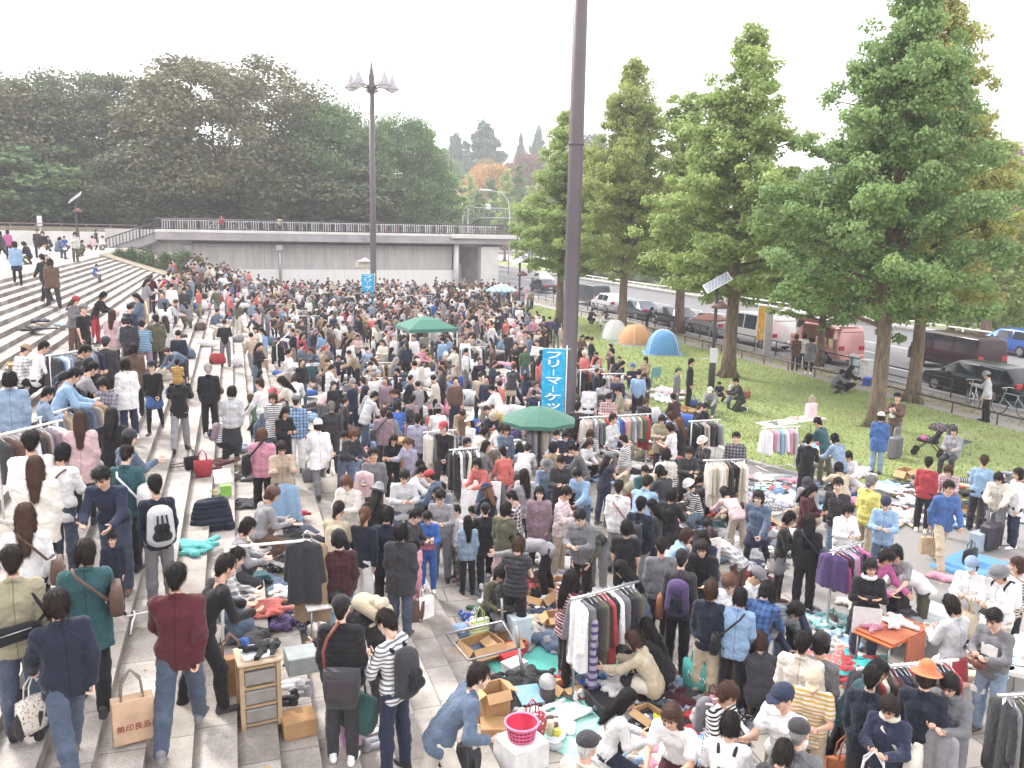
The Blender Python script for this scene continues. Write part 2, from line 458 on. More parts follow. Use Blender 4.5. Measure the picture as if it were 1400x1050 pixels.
M_ASPH = asphalt_mat('asphalt', '8c8784', .2)
M_ROAD = asphalt_mat('road_asphalt', '767477', .12)
M_PATH = asphalt_mat('path_asphalt', '938c88', .2)
M_CONC = surf('concrete', 'a7a3a1', .85, var=.16, scale=1.2, bumpy=.2)
def grass_mat():
 m, n, p = new_mat('lawn_grass')
 a = ramp(n, noise(n, .35, 6, .65), [(.3, srgb('8f8a5e')), (.48, srgb('92a068')), (.72, srgb('98a872'))])
 b = ramp(n, noise(n, 25, 4, .7), [(.3, (.55, .55, .5)), (.7, (1.2, 1.2, 1.1))])
 x = mixc(n, .8, a, b, 'MULTIPLY'); pt = ramp(n, noise(n, 1.1, 5, .7), [(.36, (1, 1, 1)), (.3, (0, 0, 0))])
 x = mixc(n, math_n(n, 'MULTIPLY', pt, .45), x, srgb('a08f6c'))
 n.links.new(x, p.inputs['Base Color']); p.inputs['Roughness'].default_value = .95
 bump(n, p, noise(n, 50, 4), .8, .03); return m
M_GRASS = grass_mat()
M_DIRT = surf('dirt', '8f8473', .95, var=.3, scale=2.5, bumpy=.5)
sheet('ground', [(-420, -60), (420, -60), (420, 620), (-420, 620)], -.03, M_GRASS)
sheet('plaza', [(XM, -12), (25.3, -12), (25.3, 90), (-16, 90), (-16, 86.2), (XM, 86.2)], 0, M_PLAZA)
# asphalt margin along the lawn, slightly above the slabs
LAWN = [(19.6, 66), (19.0, 58), (17.0, 44), (15.2, 33), (14.0, 24.5), (13.7, 20.4), (14.6, 18.0), (16.2, 15.9), (18.6, 14.3), (22, 13.0), (25.1, 12.2), (25.1, 70), (21, 70)]
sheet('plaza_margin', [(9.6, 8), (22, 2), (25.3, 2), (25.3, 30), (13.2, 30), (11.2, 20), (9.4, 14)], .004, M_ASPH)
# flight of steps: one solid, thirty risers
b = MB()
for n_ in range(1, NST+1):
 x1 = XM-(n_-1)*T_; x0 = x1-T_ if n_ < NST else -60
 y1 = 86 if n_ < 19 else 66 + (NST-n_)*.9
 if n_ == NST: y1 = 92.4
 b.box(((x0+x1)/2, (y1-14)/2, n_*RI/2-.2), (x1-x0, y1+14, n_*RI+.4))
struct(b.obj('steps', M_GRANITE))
# lawn: low mound inside a kerb
b = MB(); top = [(x, y, .03) for x, y in LAWN]
cx_, cy_ = 20.5, 40
b.add(top, [tuple(range(len(top)))[::-1]])
me = b.mesh('lawn', M_GRASS); lawn = struct(link('lawn', me))
b = MB()
for i in range(len(LAWN)-4):
 (xa, ya), (xb, yb) = LAWN[i], LAWN[i+1]; d = Vector((xb-xa, yb-ya, 0)); L = d.length
 b.bevbox(((xa+xb)/2, (ya+yb)/2, .03), (L+.04, .14, .16), .015, math.atan2(d.y, d.x))
struct(b.obj('lawn_kerb', M_CONC))
# grass tufts so that the lawn has a nap
def tufts(n, seed, poly, hmin=.03, hmax=.08):
 rs = np.random.RandomState(seed); P = np.array(poly); lo, hi = P.min(0), P.max(0); out = []
 pts = rs.rand(int(n*2.2), 2)*(hi-lo)+lo
 ins = np.zeros(len(pts), bool); j = len(P)-1
 for i in range(len(P)):
  c = ((P[i, 1] > pts[:, 1]) != (P[j, 1] > pts[:, 1])) & (pts[:, 0] < (P[j, 0]-P[i, 0])*(pts[:, 1]-P[i, 1])/(P[j, 1]-P[i, 1]+1e-9)+P[i, 0])
  ins ^= c; j = i
 pts = pts[ins][:n]; m = len(pts); a = rs.rand(m)*6.28; w = .012+.02*rs.rand(m); h = hmin+(hmax-hmin)*rs.rand(m)
 dx, dy = np.cos(a)*w, np.sin(a)*w; lx, ly = (rs.rand(m)-.5)*.08, (rs.rand(m)-.5)*.08
 z = np.full(m, .028)
 V = np.stack([np.c_[pts[:, 0]-dx, pts[:, 1]-dy, z], np.c_[pts[:, 0]+dx, pts[:, 1]+dy, z], np.c_[pts[:, 0]+lx, pts[:, 1]+ly, z+h]], 1).reshape(-1, 3)
 return V, np.arange(3*m).reshape(-1, 3)
def leafy(name, cols, transl=.25, rough=.6):
 m, n, p = new_mat(name)
 g = n.nodes.new('ShaderNodeNewGeometry')
 c = ramp(n, g.outputs['Random Per Island'], [(i/(len(cols)-1), srgb(x)) for i, x in enumerate(cols)])
 big = ramp(n, noise(n, .45, 3), [(.35, (.78, .8, .8)), (.65, (1.15, 1.12, 1.0))])
 c = mixc(n, .8, c, big, 'MULTIPLY')
 n.links.new(c, p.inputs['Base Color']); p.inputs['Roughness'].default_value = rough; p.inputs['Specular IOR Level'].default_value = .25
 t = n.nodes.new('ShaderNodeBsdfTranslucent'); n.links.new(c, t.inputs['Color'])
 x = n.nodes.new('ShaderNodeMixShader'); x.inputs[0].default_value = transl
 out = n.nodes['Material Output']
 n.links.new(p.outputs[0], x.inputs[1]); n.links.new(t.outputs[0], x.inputs[2]); n.links.new(x.outputs[0], out.inputs[0]); return m
V, F = tufts(60000, 3, LAWN)
o = link('lawn_grass', np_mesh('lawn_grass', V, F, leafy('grass_blades', ['88945c', '96a468', 'a4b074', 'aeae80'], .2), smooth=False)); struct(o, 'stuff')
# path, tree strip, road
sheet('footpath', [(25.3, -12), (27.9, -12), (27.9, 120), (25.3, 120)], .0, M_PATH)
V, F = tufts(9000, 5, [(25.9, 10), (27.5, 10), (27.5, 80), (25.9, 80)], .02, .06)
sheet('tree_strip', [(25.75, 24), (27.3, 24), (27.3, 62), (25.75, 62)], .006, M_DIRT)
struct(link('strip_weeds', np_mesh('strip_weeds', V, F, leafy('weeds', ['7f7f4c', '8f8a5c', '6f7c40'], .2), smooth=False)), 'stuff')
b = MB(); b.bevbox((27.98, 54, .04), (.16, 132, .2), .02); struct(b.obj('road_kerb', M_CONC))
sheet('road', [(28.06, -40), (45, -40), (45, 400), (28.06, 400)], -.02, M_ROAD)
M_WHITE = surf('road_paint', 'd8d6d2', .7, var=.12, scale=9)
b = MB()
for y in range(-10, 200, 8): b.add([(34.3, y, -.016), (34.45, y, -.016), (34.45, y+4.5, -.016), (34.3, y+4.5, -.016)], [(0, 1, 2, 3)])
for x in (31.2, 37.6): b.add([(x, -30, -.016), (x+.15, -30, -.016), (x+.15, 300, -.016), (x, 300, -.016)], [(0, 1, 2, 3)])
struct(b.obj('road_markings', M_WHITE))
b = MB(); b.bevbox((45.1, 150, .06), (.2, 500, .24), .02); struct(b.obj('far_kerb', M_CONC))
sheet('far_pavement', [(45.2, -40), (49, -40), (49, 400), (45.2, 400)], .0, M_PATH)
sheet('far_paved_ground', [(55, -40), (150, -40), (150, 300), (55, 300)], -.01, surf('pale_paving', 'cfcac6', .85, var=.06, scale=.6))
# raised park ground behind the retaining wall
b = MB(); b.box((-140, 235, 2.8), (256, 275, 6.2)); struct(b.obj('park_ground', M_DIRT))
b = MB(); b.prism([(-3.4, 66.5), (-3.4, 87.2), (-8.9, 92.2), (-8.9, 66.5)], 0, 1)
me = b.mesh('planting_bank', M_DIRT)
for v in me.vertices:
 if v.co.z > .5: v.co.z = gz(v.co.x, 60)+.12
 else: v.co.z = -.2
struct(link('planting_bank', me))
# ------------------------------------------------------------------ bridge and walls
BY = 88.0
def bx(px): return at_y(px, 320, BY).x
M_CLIGHT = surf('light_concrete', 'd0ccc8', .85, var=.1, scale=.9, bumpy=.15)
M_CDARK = surf('stained_concrete', '9a9597', .88, var=.22, scale=.7, bumpy=.25)
def panel_mat(name, col, w, streak=.3):
 m, n, p = new_mat(name); c = srgb(col); o = sepxyz(n)
 j = math_n(n, 'LESS_THAN', math_n(n, 'FRACT', math_n(n, 'DIVIDE', o[0], w)), .03)
 mp = n.nodes.new('ShaderNodeMapping'); mp.inputs['Scale'].default_value = (2.2, 2.2, .25)
 n.links.new(n.nodes['TC'].outputs['Object'], mp.inputs[0])
 s = ramp(n, noise(n, 1, 6, .65, vec=mp.outputs[0]), [(.3, tuple(v*(1-streak) for v in c)), (.65, c)])
 n.links.new(mixc(n, math_n(n, 'MULTIPLY', j, .35), s, tuple(v*.45 for v in c)), p.inputs['Base Color'])
 p.inputs['Roughness'].default_value = .85; return m
M_WALLUP = panel_mat('grey_wall', 'c2bdba', 3.0, .28); M_WALLLO = panel_mat('white_panels', 'e2dfdc', .9, .07)
M_IRON = surf('dark_iron', '4a4548', .5, .3, var=.15)
M_STEEL = surf('galvanised_steel', 'a9a9ab', .4, .6, var=.15)
M_PALEMETAL = surf('pale_painted_metal', 'd2cfcf', .5, .1, var=.08)
bridge = thing('footbridge', 'long grey concrete footbridge with bar railing and white hoarding under its deck', 'bridge', (0, BY, 0))
XL, XR = bx(213), bx(708)
b = MB(); b.box(((XL+XR)/2, 4, 5.3), (XR-XL, 9, .7)); b.box(((XL+XR)/2-.4, 4.6, 4.8), (XR-XL-2, 7.4, .36)); b.obj('deck', M_CDARK, bridge)
b = MB(); b.bevbox(((XL+XR)/2, -.3, 5.78), (XR-XL, .5, .26), .03); b.bevbox(((bx(615)+XR)/2, -.5, 5.72), (XR-bx(615), .7, .44), .03); b.obj('deck_edge', M_CLIGHT, bridge)
xa, xb_ = bx(205), bx(622)
b = MB(); b.box(((xa+xb_)/2, 1.6, 2.3), (xb_-xa, .6, 4.7)); b.obj('wall', M_WALLUP, bridge)
b = MB(); b.box(((bx(285)+bx(622))/2, .95, 1.05), (bx(622)-bx(285), .5, 2.2)); b.obj('hoarding', M_WALLLO, bridge)
b = MB(); b.box((bx(671), .9, 2.3), (bx(684)-bx(660), 1.5, 4.7)); b.obj('pillar', M_CLIGHT, bridge)
b = MB(); b.box((bx(648), 8.2, 2.3), (bx(690)-bx(610), .4, 4.7)); b.obj('back_wall', M_CDARK, bridge)
b = MB(); b.box((bx(646), 6.6, 1.3), (1.0, .5, 2.6)); b.obj('cabinet', M_CLIGHT, bridge)
for px in (382, 625):
 b = MB(); b.tube([(bx(px), .3, 0), (bx(px), .3, 4.9)], .14 if px < 400 else .3, 10); b.obj('drain_pipe', M_STEEL if px < 400 else M_PALEMETAL, bridge)
b = MB(); b.bevbox((bx(382)-.05, .25, 4.3), (.7, .5, .6), .05); b.obj('junction_box', M_STEEL, bridge)
b = MB(); b.tube([(bx(262), .2, 4.72), (bx(395), .2, 4.72), (bx(620), .2, 4.72)], .12, 8)
for px in range(270, 620, 22): b.box((bx(px), .2, 4.85), (.1, .1, .5))
b.obj('service_pipe', M_IRON, bridge)
b = MB(); b.bevbox((bx(254), 1.1, 4.1), (.85, .35, .75), .05); b.obj('meter_box', surf('grey_box', 'a9adb2', .5), bridge)
b = MB(); b.lathe([(.0, -.04), (.22, -.04), (.22, .04), (0, .04)], n=18)
me = b.mesh('mirror', M_PALEMETAL); o = link('round_plate', me, None, bridge, (bx(229), 1.05, 3.6)); o.rotation_euler = (R(90), 0, 0)
def railing_mesh(pts, h, gap, r=.028, bar=.016, mid=True):
 b = MB(); pts = [Vector(p) for p in pts]
 for a, c in zip(pts, pts[1:]):
  L = (c-a).length; n = max(1, int(L/gap)); up = Vector((0, 0, h))
  b.tube([a+up, c+up], r, 6); b.tube([a+Vector((0, 0, .1)), c+Vector((0, 0, .1))], r*.8, 6)
  for i in range(n+1):
   q = a.lerp(c, i/n); rr = bar*2 if i % 10 == 0 else bar
   b.box(q+Vector((0, 0, h/2)), (rr*2, rr*2, h))
 return b
railing_mesh([(XL, -.25, 5.9), (bx(600), -.25, 5.9), (XR, -.35, 5.94)], 1.0, .19, .05, .024).obj('railing', M_IRON, bridge)
railing_mesh([(XL, 8.2, 5.66), (XR, 8.2, 5.66)], 1.15, .25, .04, .03).obj('railing', M_PALEMETAL, bridge)
# ramp up to the deck with its own railing
A, B = at_y(146, 342, BY), at_y(214, 319, BY)
ramp_t = thing('ramp', 'sloping concrete ramp with dark bar railing rising to the footbridge', 'ramp', (0, BY, 0))
b = MB(); b.prism([(A.x, A.z-.75), (B.x, B.z-.75), (B.x, B.z), (A.x, A.z)], 0, 2.2, Matrix(((1, 0, 0), (0, 0, -1), (0, 1, 0))).to_4x4() @ Matrix.Translation((0, 0, -2.2)))
b.obj('slope', M_CDARK, ramp_t)
railing_mesh([(A.x, -.1, A.z), (B.x, -.1, B.z)], 1.05, .3, .06, .035).obj('railing', M_IRON, ramp_t)
b = MB(); b.box(((A.x+bx(290))/2-.4, 3.2, 3.2), (bx(290)-A.x, 1.0, 6.3)); tag(b.obj('retaining_wall', M_WALLUP, None, (0, BY, -.5)), 'grey concrete wall behind the ramp and the clipped bushes', 'wall')
wy = 94.0; wtop = at_y(75, 316, wy).z
b = MB(); b.box((-36, .2, (wtop+3)/2), (bx(180)+60, .5, wtop-3));
wl = thing('parapet_wall', 'low pale concrete wall with a pipe rail edging the upper terrace', 'wall', (0, wy, 0))
W0, W1 = -62, bx(180)
b = MB(); b.box(((W0+W1)/2, .2, (wtop+3)/2), (W1-W0, .5, wtop-3)); b.obj('wall', M_CLIGHT, wl)
b = MB()
for zz in (.35, .7): b.tube([(W0, .2, wtop+zz), (W1, .2, wtop+zz)], .045, 6)
x = W0
while x < W1: b.box((x, .2, wtop+.35), (.08, .08, .7)); x += 2.2
b.obj('pipe_rail', surf('bronze_rail', '8a7672', .5, .2), wl)
# ------------------------------------------------------------------ trees
M_BARK = None
def bark_mat():
 m, n, p = new_mat('bark'); tc = n.nodes.new('ShaderNodeTexCoord'); tc.name = 'TC'
 mp = n.nodes.new('ShaderNodeMapping'); mp.inputs['Scale'].default_value = (9, 9, 1.6); n.links.new(tc.outputs['Object'], mp.inputs[0])
 f = noise(n, 1.4, 6, .7, vec=mp.outputs[0])
 n.links.new(ramp(n, f, [(.32, srgb('4d4139')), (.55, srgb('7c6a5b')), (.75, srgb('968271'))]), p.inputs['Base Color'])
 p.inputs['Roughness'].default_value = .9; bump(n, p, f, .9, .06); return m
M_BARK = bark_mat()
def leaf_quads(C, Rc, nper, size, rs, flat=.75, upbias=.5):
 """kite shaped leaves spread round the clump centres C with radii Rc"""
 C = np.repeat(np.asarray(C), nper, 0); Rr = np.repeat(np.asarray(Rc), nper); m = len(C)
 d = rs.randn(m, 3); d /= np.linalg.norm(d, axis=1)[:, None]
 r = Rr*rs.rand(m)**.45; P = C+d*r[:, None]*np.array([1, 1, flat])
 nrm = d*.6+rs.randn(m, 3)*.6; nrm[:, 2] += upbias; nrm /= np.linalg.norm(nrm, axis=1)[:, None]
 t = np.cross(nrm, rs.randn(m, 3)); t /= np.linalg.norm(t, axis=1)[:, None]; bt = np.cross(nrm, t)
 s = size*(.6+.8*rs.rand(m))[:, None]
 V = np.stack([P-t*s*.55, P+bt*s*.42+t*s*.1+nrm*s*.08, P+t*s*.55, P-bt*s*.42+t*s*.1+nrm*s*.08], 1).reshape(-1, 3)
 return V, np.arange(4*m).reshape(-1, 4)
def interp(prof, t):
 xs = [p[0] for p in prof]; ys = [p[1] for p in prof]; return float(np.interp(t, xs, ys))
def ginkgo_meshes(seed, H, z0, prof, nbr, leaf, per, tr, rise=(.35, .75), crad=.42, step=.42, spread=1.0):
 """upright tree: leader, rising branches in tiers, tufts of leaves along them"""
 rs = np.random.RandomState(seed); tb = MB(); C = []; Rc = []
 wob = lambda z: np.array([.12*math.sin(z*.8+seed), .12*math.cos(z*.6+seed*2), 0])
 tp = [(*(wob(z)[:2]*(z/H)), z) for z in np.linspace(-.1, H*.97, 14)]
 tb.tube(tp, [max(.02, tr*(1.25 if i == 0 else 1)*(1-.93*(i/13)**.9)) for i in range(14)], 12)
 for k in range(5):
  a = k*1.257+seed; tb.tube([(math.cos(a)*tr*.75, math.sin(a)*tr*.75, .45), (math.cos(a)*tr*1.5, math.sin(a)*tr*1.5, -.05)], [.02, tr*.42], 7)
 for i in range(nbr):
  t = (i+.5)/nbr; t = t**.85; z = z0+(H-z0)*t*.98; az = i*2.39996+rs.randn()*.35
  L = interp(prof, t)*(.72+.5*rs.rand())*spread
  if L < .25: L = .25
  rise_ = rise[0]+(rise[1]-rise[0])*t+rs.randn()*.12
  pts = []; nseg = max(3, int(L/.5)); base = np.array(tp[min(13, int(z/H*13))]); base = np.array([base[0], base[1], z])
  dirx = np.array([math.cos(az), math.sin(az), 0]); sd = np.array([-dirx[1], dirx[0], 0]); bend = rs.randn()*.12
  for j in range(nseg+1):
   u = j/nseg; pts.append(base+dirx*L*u+sd*bend*L*u*u+np.array([0, 0, L*rise_*u*(1-.35*u)]))
  tb.tube(pts, [max(.012, tr*.24*(1-t*.6)*(1-u)+.01) for u in np.linspace(0, 1, nseg+1)], 5, cap=False)
  nn = max(2, int(L/step))
  for j in range(nn):
   u = .22+.8*(j+rs.rand())/nn; q = base+dirx*L*u+sd*bend*L*u*u+np.array([0, 0, L*rise_*u*(1-.35*u)])
   q = q+rs.randn(3)*np.array([.22, .22, .1]); C.append(q); Rc.append(crad*(.65+.6*rs.rand())*(.75+.25*min(1, L)))
   if L > 1.3 and rs.rand() < .75:
    sgn = rs.choice([-1, 1]); C.append(q+sd*sgn*(.35+.45*rs.rand())+np.array([0, 0, .1*rs.randn()])); Rc.append(crad*(.55+.5*rs.rand()))
 V, F = leaf_quads(C, Rc, per, leaf, rs, .7)
 return tb.mesh('trunk', M_BARK), np_mesh('crown', V, F, smooth=False)
def put_tree(name, label, cat, loc, meshes, leafm, rz=0, s=1.0, group=None, sz=None):
 t = thing(name, label, cat, loc, rz, group); t.scale = (s, s, sz or s)
 tr = link('trunk', meshes[0], None, t); cr = link('crown', meshes[1], None, t)
 if len(meshes[1].materials) == 0: meshes[1].materials.append(leafm)
 setmat(cr, 0, leafm); return t
G1 = leafy('ginkgo_green', ['94a868', 'a2b674', 'b0c180', '889e60', 'bac88a'], .42)
G2 = leafy('ginkgo_turning', ['a4ae6c', 'b5b873', 'bfb577', '96a566', 'b3a874'], .42)
G3 = leafy('ginkgo_pale', ['a8b878', 'b4c17e', 'c0c888', '9ab070'], .42)
G6 = leafy('ginkgo_mixed', ['98aa66', 'a8b56e', 'b0b474', '8ea460', 'b6b880'], .42)
G4 = leafy('ginkgo_dark', ['7c9664', '8aa56e', '98b278', '708c5a', 'a2b87e'], .4)
PG = [(0, 3.4), (.12, 4.2), (.28, 3.7), (.45, 2.9), (.6, 2.15), (.75, 1.5), (.88, .9), (1, .35)]
gA = ginkgo_meshes(1, 14.0, 3.1, PG, 112, .115, 118, .31)
gB = ginkgo_meshes(4, 14.0, 3.0, [(0, 3.0), (.15, 3.7), (.3, 3.5), (.42, 2.3), (.55, 2.2), (.7, 1.5), (.82, 1.1), (.92, .45), (1, .3)], 98, .13, 105, .3)
gC = ginkgo_meshes(9, 12.0, 2.0, [(0, 1.5), (.2, 1.9), (.45, 1.6), (.7, 1.0), (.9, .5), (1, .2)], 70, .21, 38, .22, rise=(.8, 1.3))
def gt(px, py, H, meshes, mat, label, base=14.0, wide=1.0, rz=0, P=None):
 p = P or at_z(px, py, 0)
 s = H/base; t = put_tree('ginkgo_tree', label, 'tree', p, meshes, mat, rz, s*wide, 'ginkgo trees along the lawn and road', s); return t
gt(1196, 585, 14.3, gA, G4, 'largest dark green ginkgo tree with bare trunk on the lawn before the parked black cars', wide=.92, rz=.4)
gt(1247, 550, 15.2, gB, G2, 'yellowing ginkgo tree directly behind the largest ginkgo beside the footpath', wide=.85, rz=2.2)
gt(995, 516, 15.2, gB, G1, 'green ginkgo tree with stepped crown standing behind the nearest solar lamp', wide=1.04, rz=.9)
gt(850, 458, 16.6, gA, G6, 'tall yellow green ginkgo tree behind the white and orange dome tents', wide=.84, rz=3.0)
gt(928, 455, 14.6, gC, G1, 'slender ginkgo tree with narrow tip between the tent ginkgo and solar lamp ginkgo', base=12, wide=1.35, rz=1)
gt(765, 442, 14.4, gB, G1, 'green ginkgo tree partly hidden by the great lamp pole at the far lawn', wide=1.02, rz=5)
gt(1120, 500, 9.0, gA, G1, 'shorter green ginkgo tree rising behind the pink food truck', wide=1.15, rz=4.2)
gt(0, 0, 12.5, gC, G3, 'pale yellow ginkgo tree across the road at the edge of the pale paving', base=12, wide=1.5, P=at_x(1348, 452, 46.5).xy.to_3d())
gt(0, 0, 10.5, gA, G1, 'low spreading ginkgo tree beyond the road behind the maroon minivan', wide=1.0, rz=2.7, P=at_x(1300, 450, 47.5).xy.to_3d())
def broad_meshes(seed, H, rad, zc, ncl, per, leaf, crad, tr, flat=.62, holes=0):
 rs = np.random.RandomState(seed); C = []; Rc = []; tb = MB()
 tb.tube([(0, 0, -.3), (.1, .05, H*.12), (0, .1, H*.26)], [tr*1.3, tr, tr*.85], 10)
 for k in range(9):
  a = k*2.4+rs.rand(); e = .5+.5*rs.rand(); L = rad*(.55+.35*rs.rand())
  p0 = np.array([0, .1, H*(.2+.07*rs.rand())]); d = np.array([math.cos(a)*e, math.sin(a)*e, 1.15-.4*e]); pts = [p0+d*L*u*.9+np.array([0, 0, -.12*L*u*u]) for u in np.linspace(0, 1, 5)]
  tb.tube(pts, [tr*.5*(1-u*.85) for u in np.linspace(0, 1, 5)], 6, cap=False)
  for u in (.5, .75):
   q = p0+d*L*u*.9; dd = d+rs.randn(3)*.5; tb.tube([q, q+dd*L*.25, q+dd*L*.45+np.array([0, 0, .1*L])], [tr*.2, tr*.12, .03], 5, cap=False)
 while len(C) < ncl:
  d = rs.randn(3); d /= np.linalg.norm(d)
  if d[2] < -.8: continue
  r = .55+.4*rs.rand()**.5; lump = 1+.09*math.sin(3*math.atan2(d[1], d[0])+seed)+.06*math.sin(5*d[2]+seed*1.7)
  C.append(np.array([d[0]*rad*r*lump, d[1]*rad*r*lump, zc+d[2]*(H-zc)*r*lump*(1 if d[2] > 0 else .9)])); Rc.append(crad*(.6+.7*rs.rand()))
 V, F = leaf_quads(C, Rc, per, leaf, rs, flat, .4)
 return tb.mesh('trunk', M_BARK), np_mesh('crown', V, F, smooth=False)
bA = broad_meshes(2, 22, 12.5, 9.0, 360, 210, .34, 2.4, .6)
bB = broad_meshes(5, 18, 9.5, 7.5, 280, 190, .32, 2.2, .5)
bC = broad_meshes(8, 9, 4.6, 4.0, 110, 150, .3, 1.2, .3)
K1 = leafy('zelkova_dark', ['5c6c4c', '657352', '6e7256', '546649', '726f56'], .22)
K2 = leafy('zelkova_russet', ['6c7456', '787458', '66704f', '82745e', '727a5c'], .22)
K3 = leafy('camphor_green', ['5e7852', '6c865c', '7a9262', '56704e', '889e6c'], .28)
K4 = leafy('orange_autumn', ['c89a5a', 'b88a50', 'd0a868', 'a8905a'], .3)
K5 = leafy('red_autumn', ['8f6a60', '9a7a6a', '7c6a5a', '86604f'], .25)
K6 = leafy('far_green', ['6f8a60', '7c966a', '8aa272', '65805a'], .25)
K7 = leafy('cedar_blue', ['5f7a6c', '587064', '6b8876', '758f80'], .15)
def bt(name, px, topy, Y, wpx, meshes, bh, br, mat, label, zb=5.9, rz=0, grp='trees beyond the footbridge'):
 top = at_y(px, topy, Y); W = wpx*Y/FPX/math.cos(CAM_YAW)/2; H = top.z-zb
 return put_tree(name, label, 'tree', (top.x, Y, zb), meshes, mat, rz, W/br, grp, H/bh)
bt('broadleaf_tree', 300, 76, 114, 290, bA, 22, 12.5, K2, 'widest dark domed tree with russet top above the footbridge ramp', rz=.3)
bt('broadleaf_tree', 110, 92, 120, 230, bA, 22, 12.5, K1, 'dark rounded tree with brownish crown above the terrace wall', rz=2.1)
bt('broadleaf_tree', -20, 100, 116, 220, bB, 18, 9.5, K2, 'dark tree cut by the picture edge above the upper terrace', rz=4)
bt('broadleaf_tree', 205, 190, 108, 170, bB, 18, 9.5, K1, 'lower dark tree filling the space under the widest domed tree', rz=1.2)
bt('broadleaf_tree', 20, 190, 108, 180, bC, 9, 4.6, K3, 'low dark green bushy tree behind the terrace wall', rz=2.2)
bt('broadleaf_tree', 375, 200, 110, 150, bB, 18, 9.5, K1, 'low dark tree behind the bicycles between the domed tree and green tree', rz=5.2)
bt('broadleaf_tree', 455, 138, 112, 150, bB, 18, 9.5, K3, 'green rounded tree just in front of which the three-lamp post rises', rz=3.3)
bt('broadleaf_tree', 540, 158, 118, 135, bB, 18, 9.5, K3, 'green tree with airy crown beside the tall conical tree', rz=.8)
bt('broadleaf_tree', 480, 225, 106, 150, bC, 9, 4.6, K1, 'low dark bush-like tree behind the bridge railing and parked bicycles', rz=.8)
bt('conical_tree', 583, 178, 128, 90, gC, 12, 1.9, G4, 'dark green conical tree at the end of the broadleaf trees', zb=0, rz=1)
bt('conical_tree', 615, 240, 140, 60, gC, 12, 1.9, K6, 'short green conical tree next to the road gantry', zb=0, rz=3)
cA = ginkgo_meshes(21, 20, 3, [(0, 7), (.25, 8.2), (.5, 6.8), (.75, 4.2), (.9, 2), (1, .5)], 90, .55, 26, .6, rise=(.05, .25), crad=.85, step=.9)
bt('cedar_tree', 662, 166, 300, 100, cA, 20, 8.2, K7, 'broad blue green cedar with layered boughs in the distance', zb=0)
bt('cedar_tree', 622, 182, 320, 80, cA, 20, 8.2, K7, 'flat topped distant cedar beside the broad cedar', zb=0, rz=2)
bt('cedar_tree', 712, 182, 330, 30, cA, 20, 8.2, K7, 'small pointed distant cedar, thinner of the pair', zb=0, rz=1)
bt('cedar_tree', 737, 172, 320, 45, cA, 20, 8.2, K7, 'pointed distant cedar standing above the reddish tree', zb=0, rz=4)
bt('autumn_tree', 665, 222, 235, 90, bB, 18, 9.5, K4, 'orange autumn tree in the distance above the road gantry', zb=0, rz=1)
bt('autumn_tree', 722, 207, 250, 90, bB, 18, 9.5, K5, 'reddish brown autumn tree in the distance', zb=0, rz=2.5)
bt('broadleaf_tree', 812, 180, 230, 90, bB, 18, 9.5, K1, 'distant dark tree right behind the great lamp pole', zb=0, rz=3.5)
bt('broadleaf_tree', 600, 215, 260, 90, bB, 18, 9.5, K6, 'distant hazy green tree under the cedars', zb=0, rz=1.5)
for i, (px, ty, Y) in enumerate(((645, 240, 190), (673, 245, 180), (692, 232, 175), (708, 226, 170), (742, 236, 165), (655, 262, 150), (730, 255, 150))):
 bt('conical_tree', px, ty, Y, 34, gC, 12, 1.9, K6 if i % 2 else G3, 'small pale green column tree in the row beyond the road gantry', zb=0, rz=i*1.1, grp='row of column trees beyond the gantry')
bt('broadleaf_tree', 950, 300, 210, 260, bB, 18, 9.5, K1, 'distant dark tree seen low between the lawn ginkgos', zb=0, rz=.5)
bt('broadleaf_tree', 1120, 230, 200, 190, bB, 18, 9.5, K3, 'distant green tree showing between the two nearest lawn ginkgos', zb=0, rz=.9)
bt('broadleaf_tree', 1392, 190, 130, 60, bB, 18, 9.5, K5, 'greyish thin tree beyond the pale paving', zb=0, rz=2)
bt('broadleaf_tree', 1330, 265, 150, 170, bB, 18, 9.5, K6, 'distant green tree beyond the pale paving behind the yellow ginkgo', zb=0, rz=4)
bt('broadleaf_tree', 1250, 280, 170, 170, bA, 22, 12.5, K3, 'distant broad tree hidden behind the largest ginkgo', zb=0, rz=5)
WH = ['nearest of its row', 'second nearest of its row', 'third of its row', 'fourth of its row', 'in the middle of its row', 'fourth from the far end', 'third from the far end', 'second from the far end', 'at the far end of its row']
for i in range(9):
 Y = 46+i*9.5+(i*7 % 5); t = put_tree('roadside_tree', 'low leafy tree across the road '+WH[i], 'tree', (49.6+(i*3 % 4)*.7, Y, -.2), bC, [G1, K3, G3, G6][i % 4], i*1.3, .75+(i*5 % 4)*.09, 'low trees across the road', .72+(i*3 % 5)*.06)
rs_ = np.random.RandomState(77); CC = np.c_[rs_.uniform(-70, 26, 520), rs_.uniform(122, 140, 520), rs_.uniform(5.5, 13, 520)]
CC2 = np.c_[rs_.uniform(10, 160, 420), rs_.uniform(255, 300, 420), rs_.uniform(0, 13, 420)]
V, F = leaf_quads(np.vstack([CC, CC2]), np.full(940, 2.6), 85, .62, rs_, .8, .3)
struct(link('far_undergrowth', np_mesh('far_undergrowth', V, F, K1, smooth=False)), 'stuff')
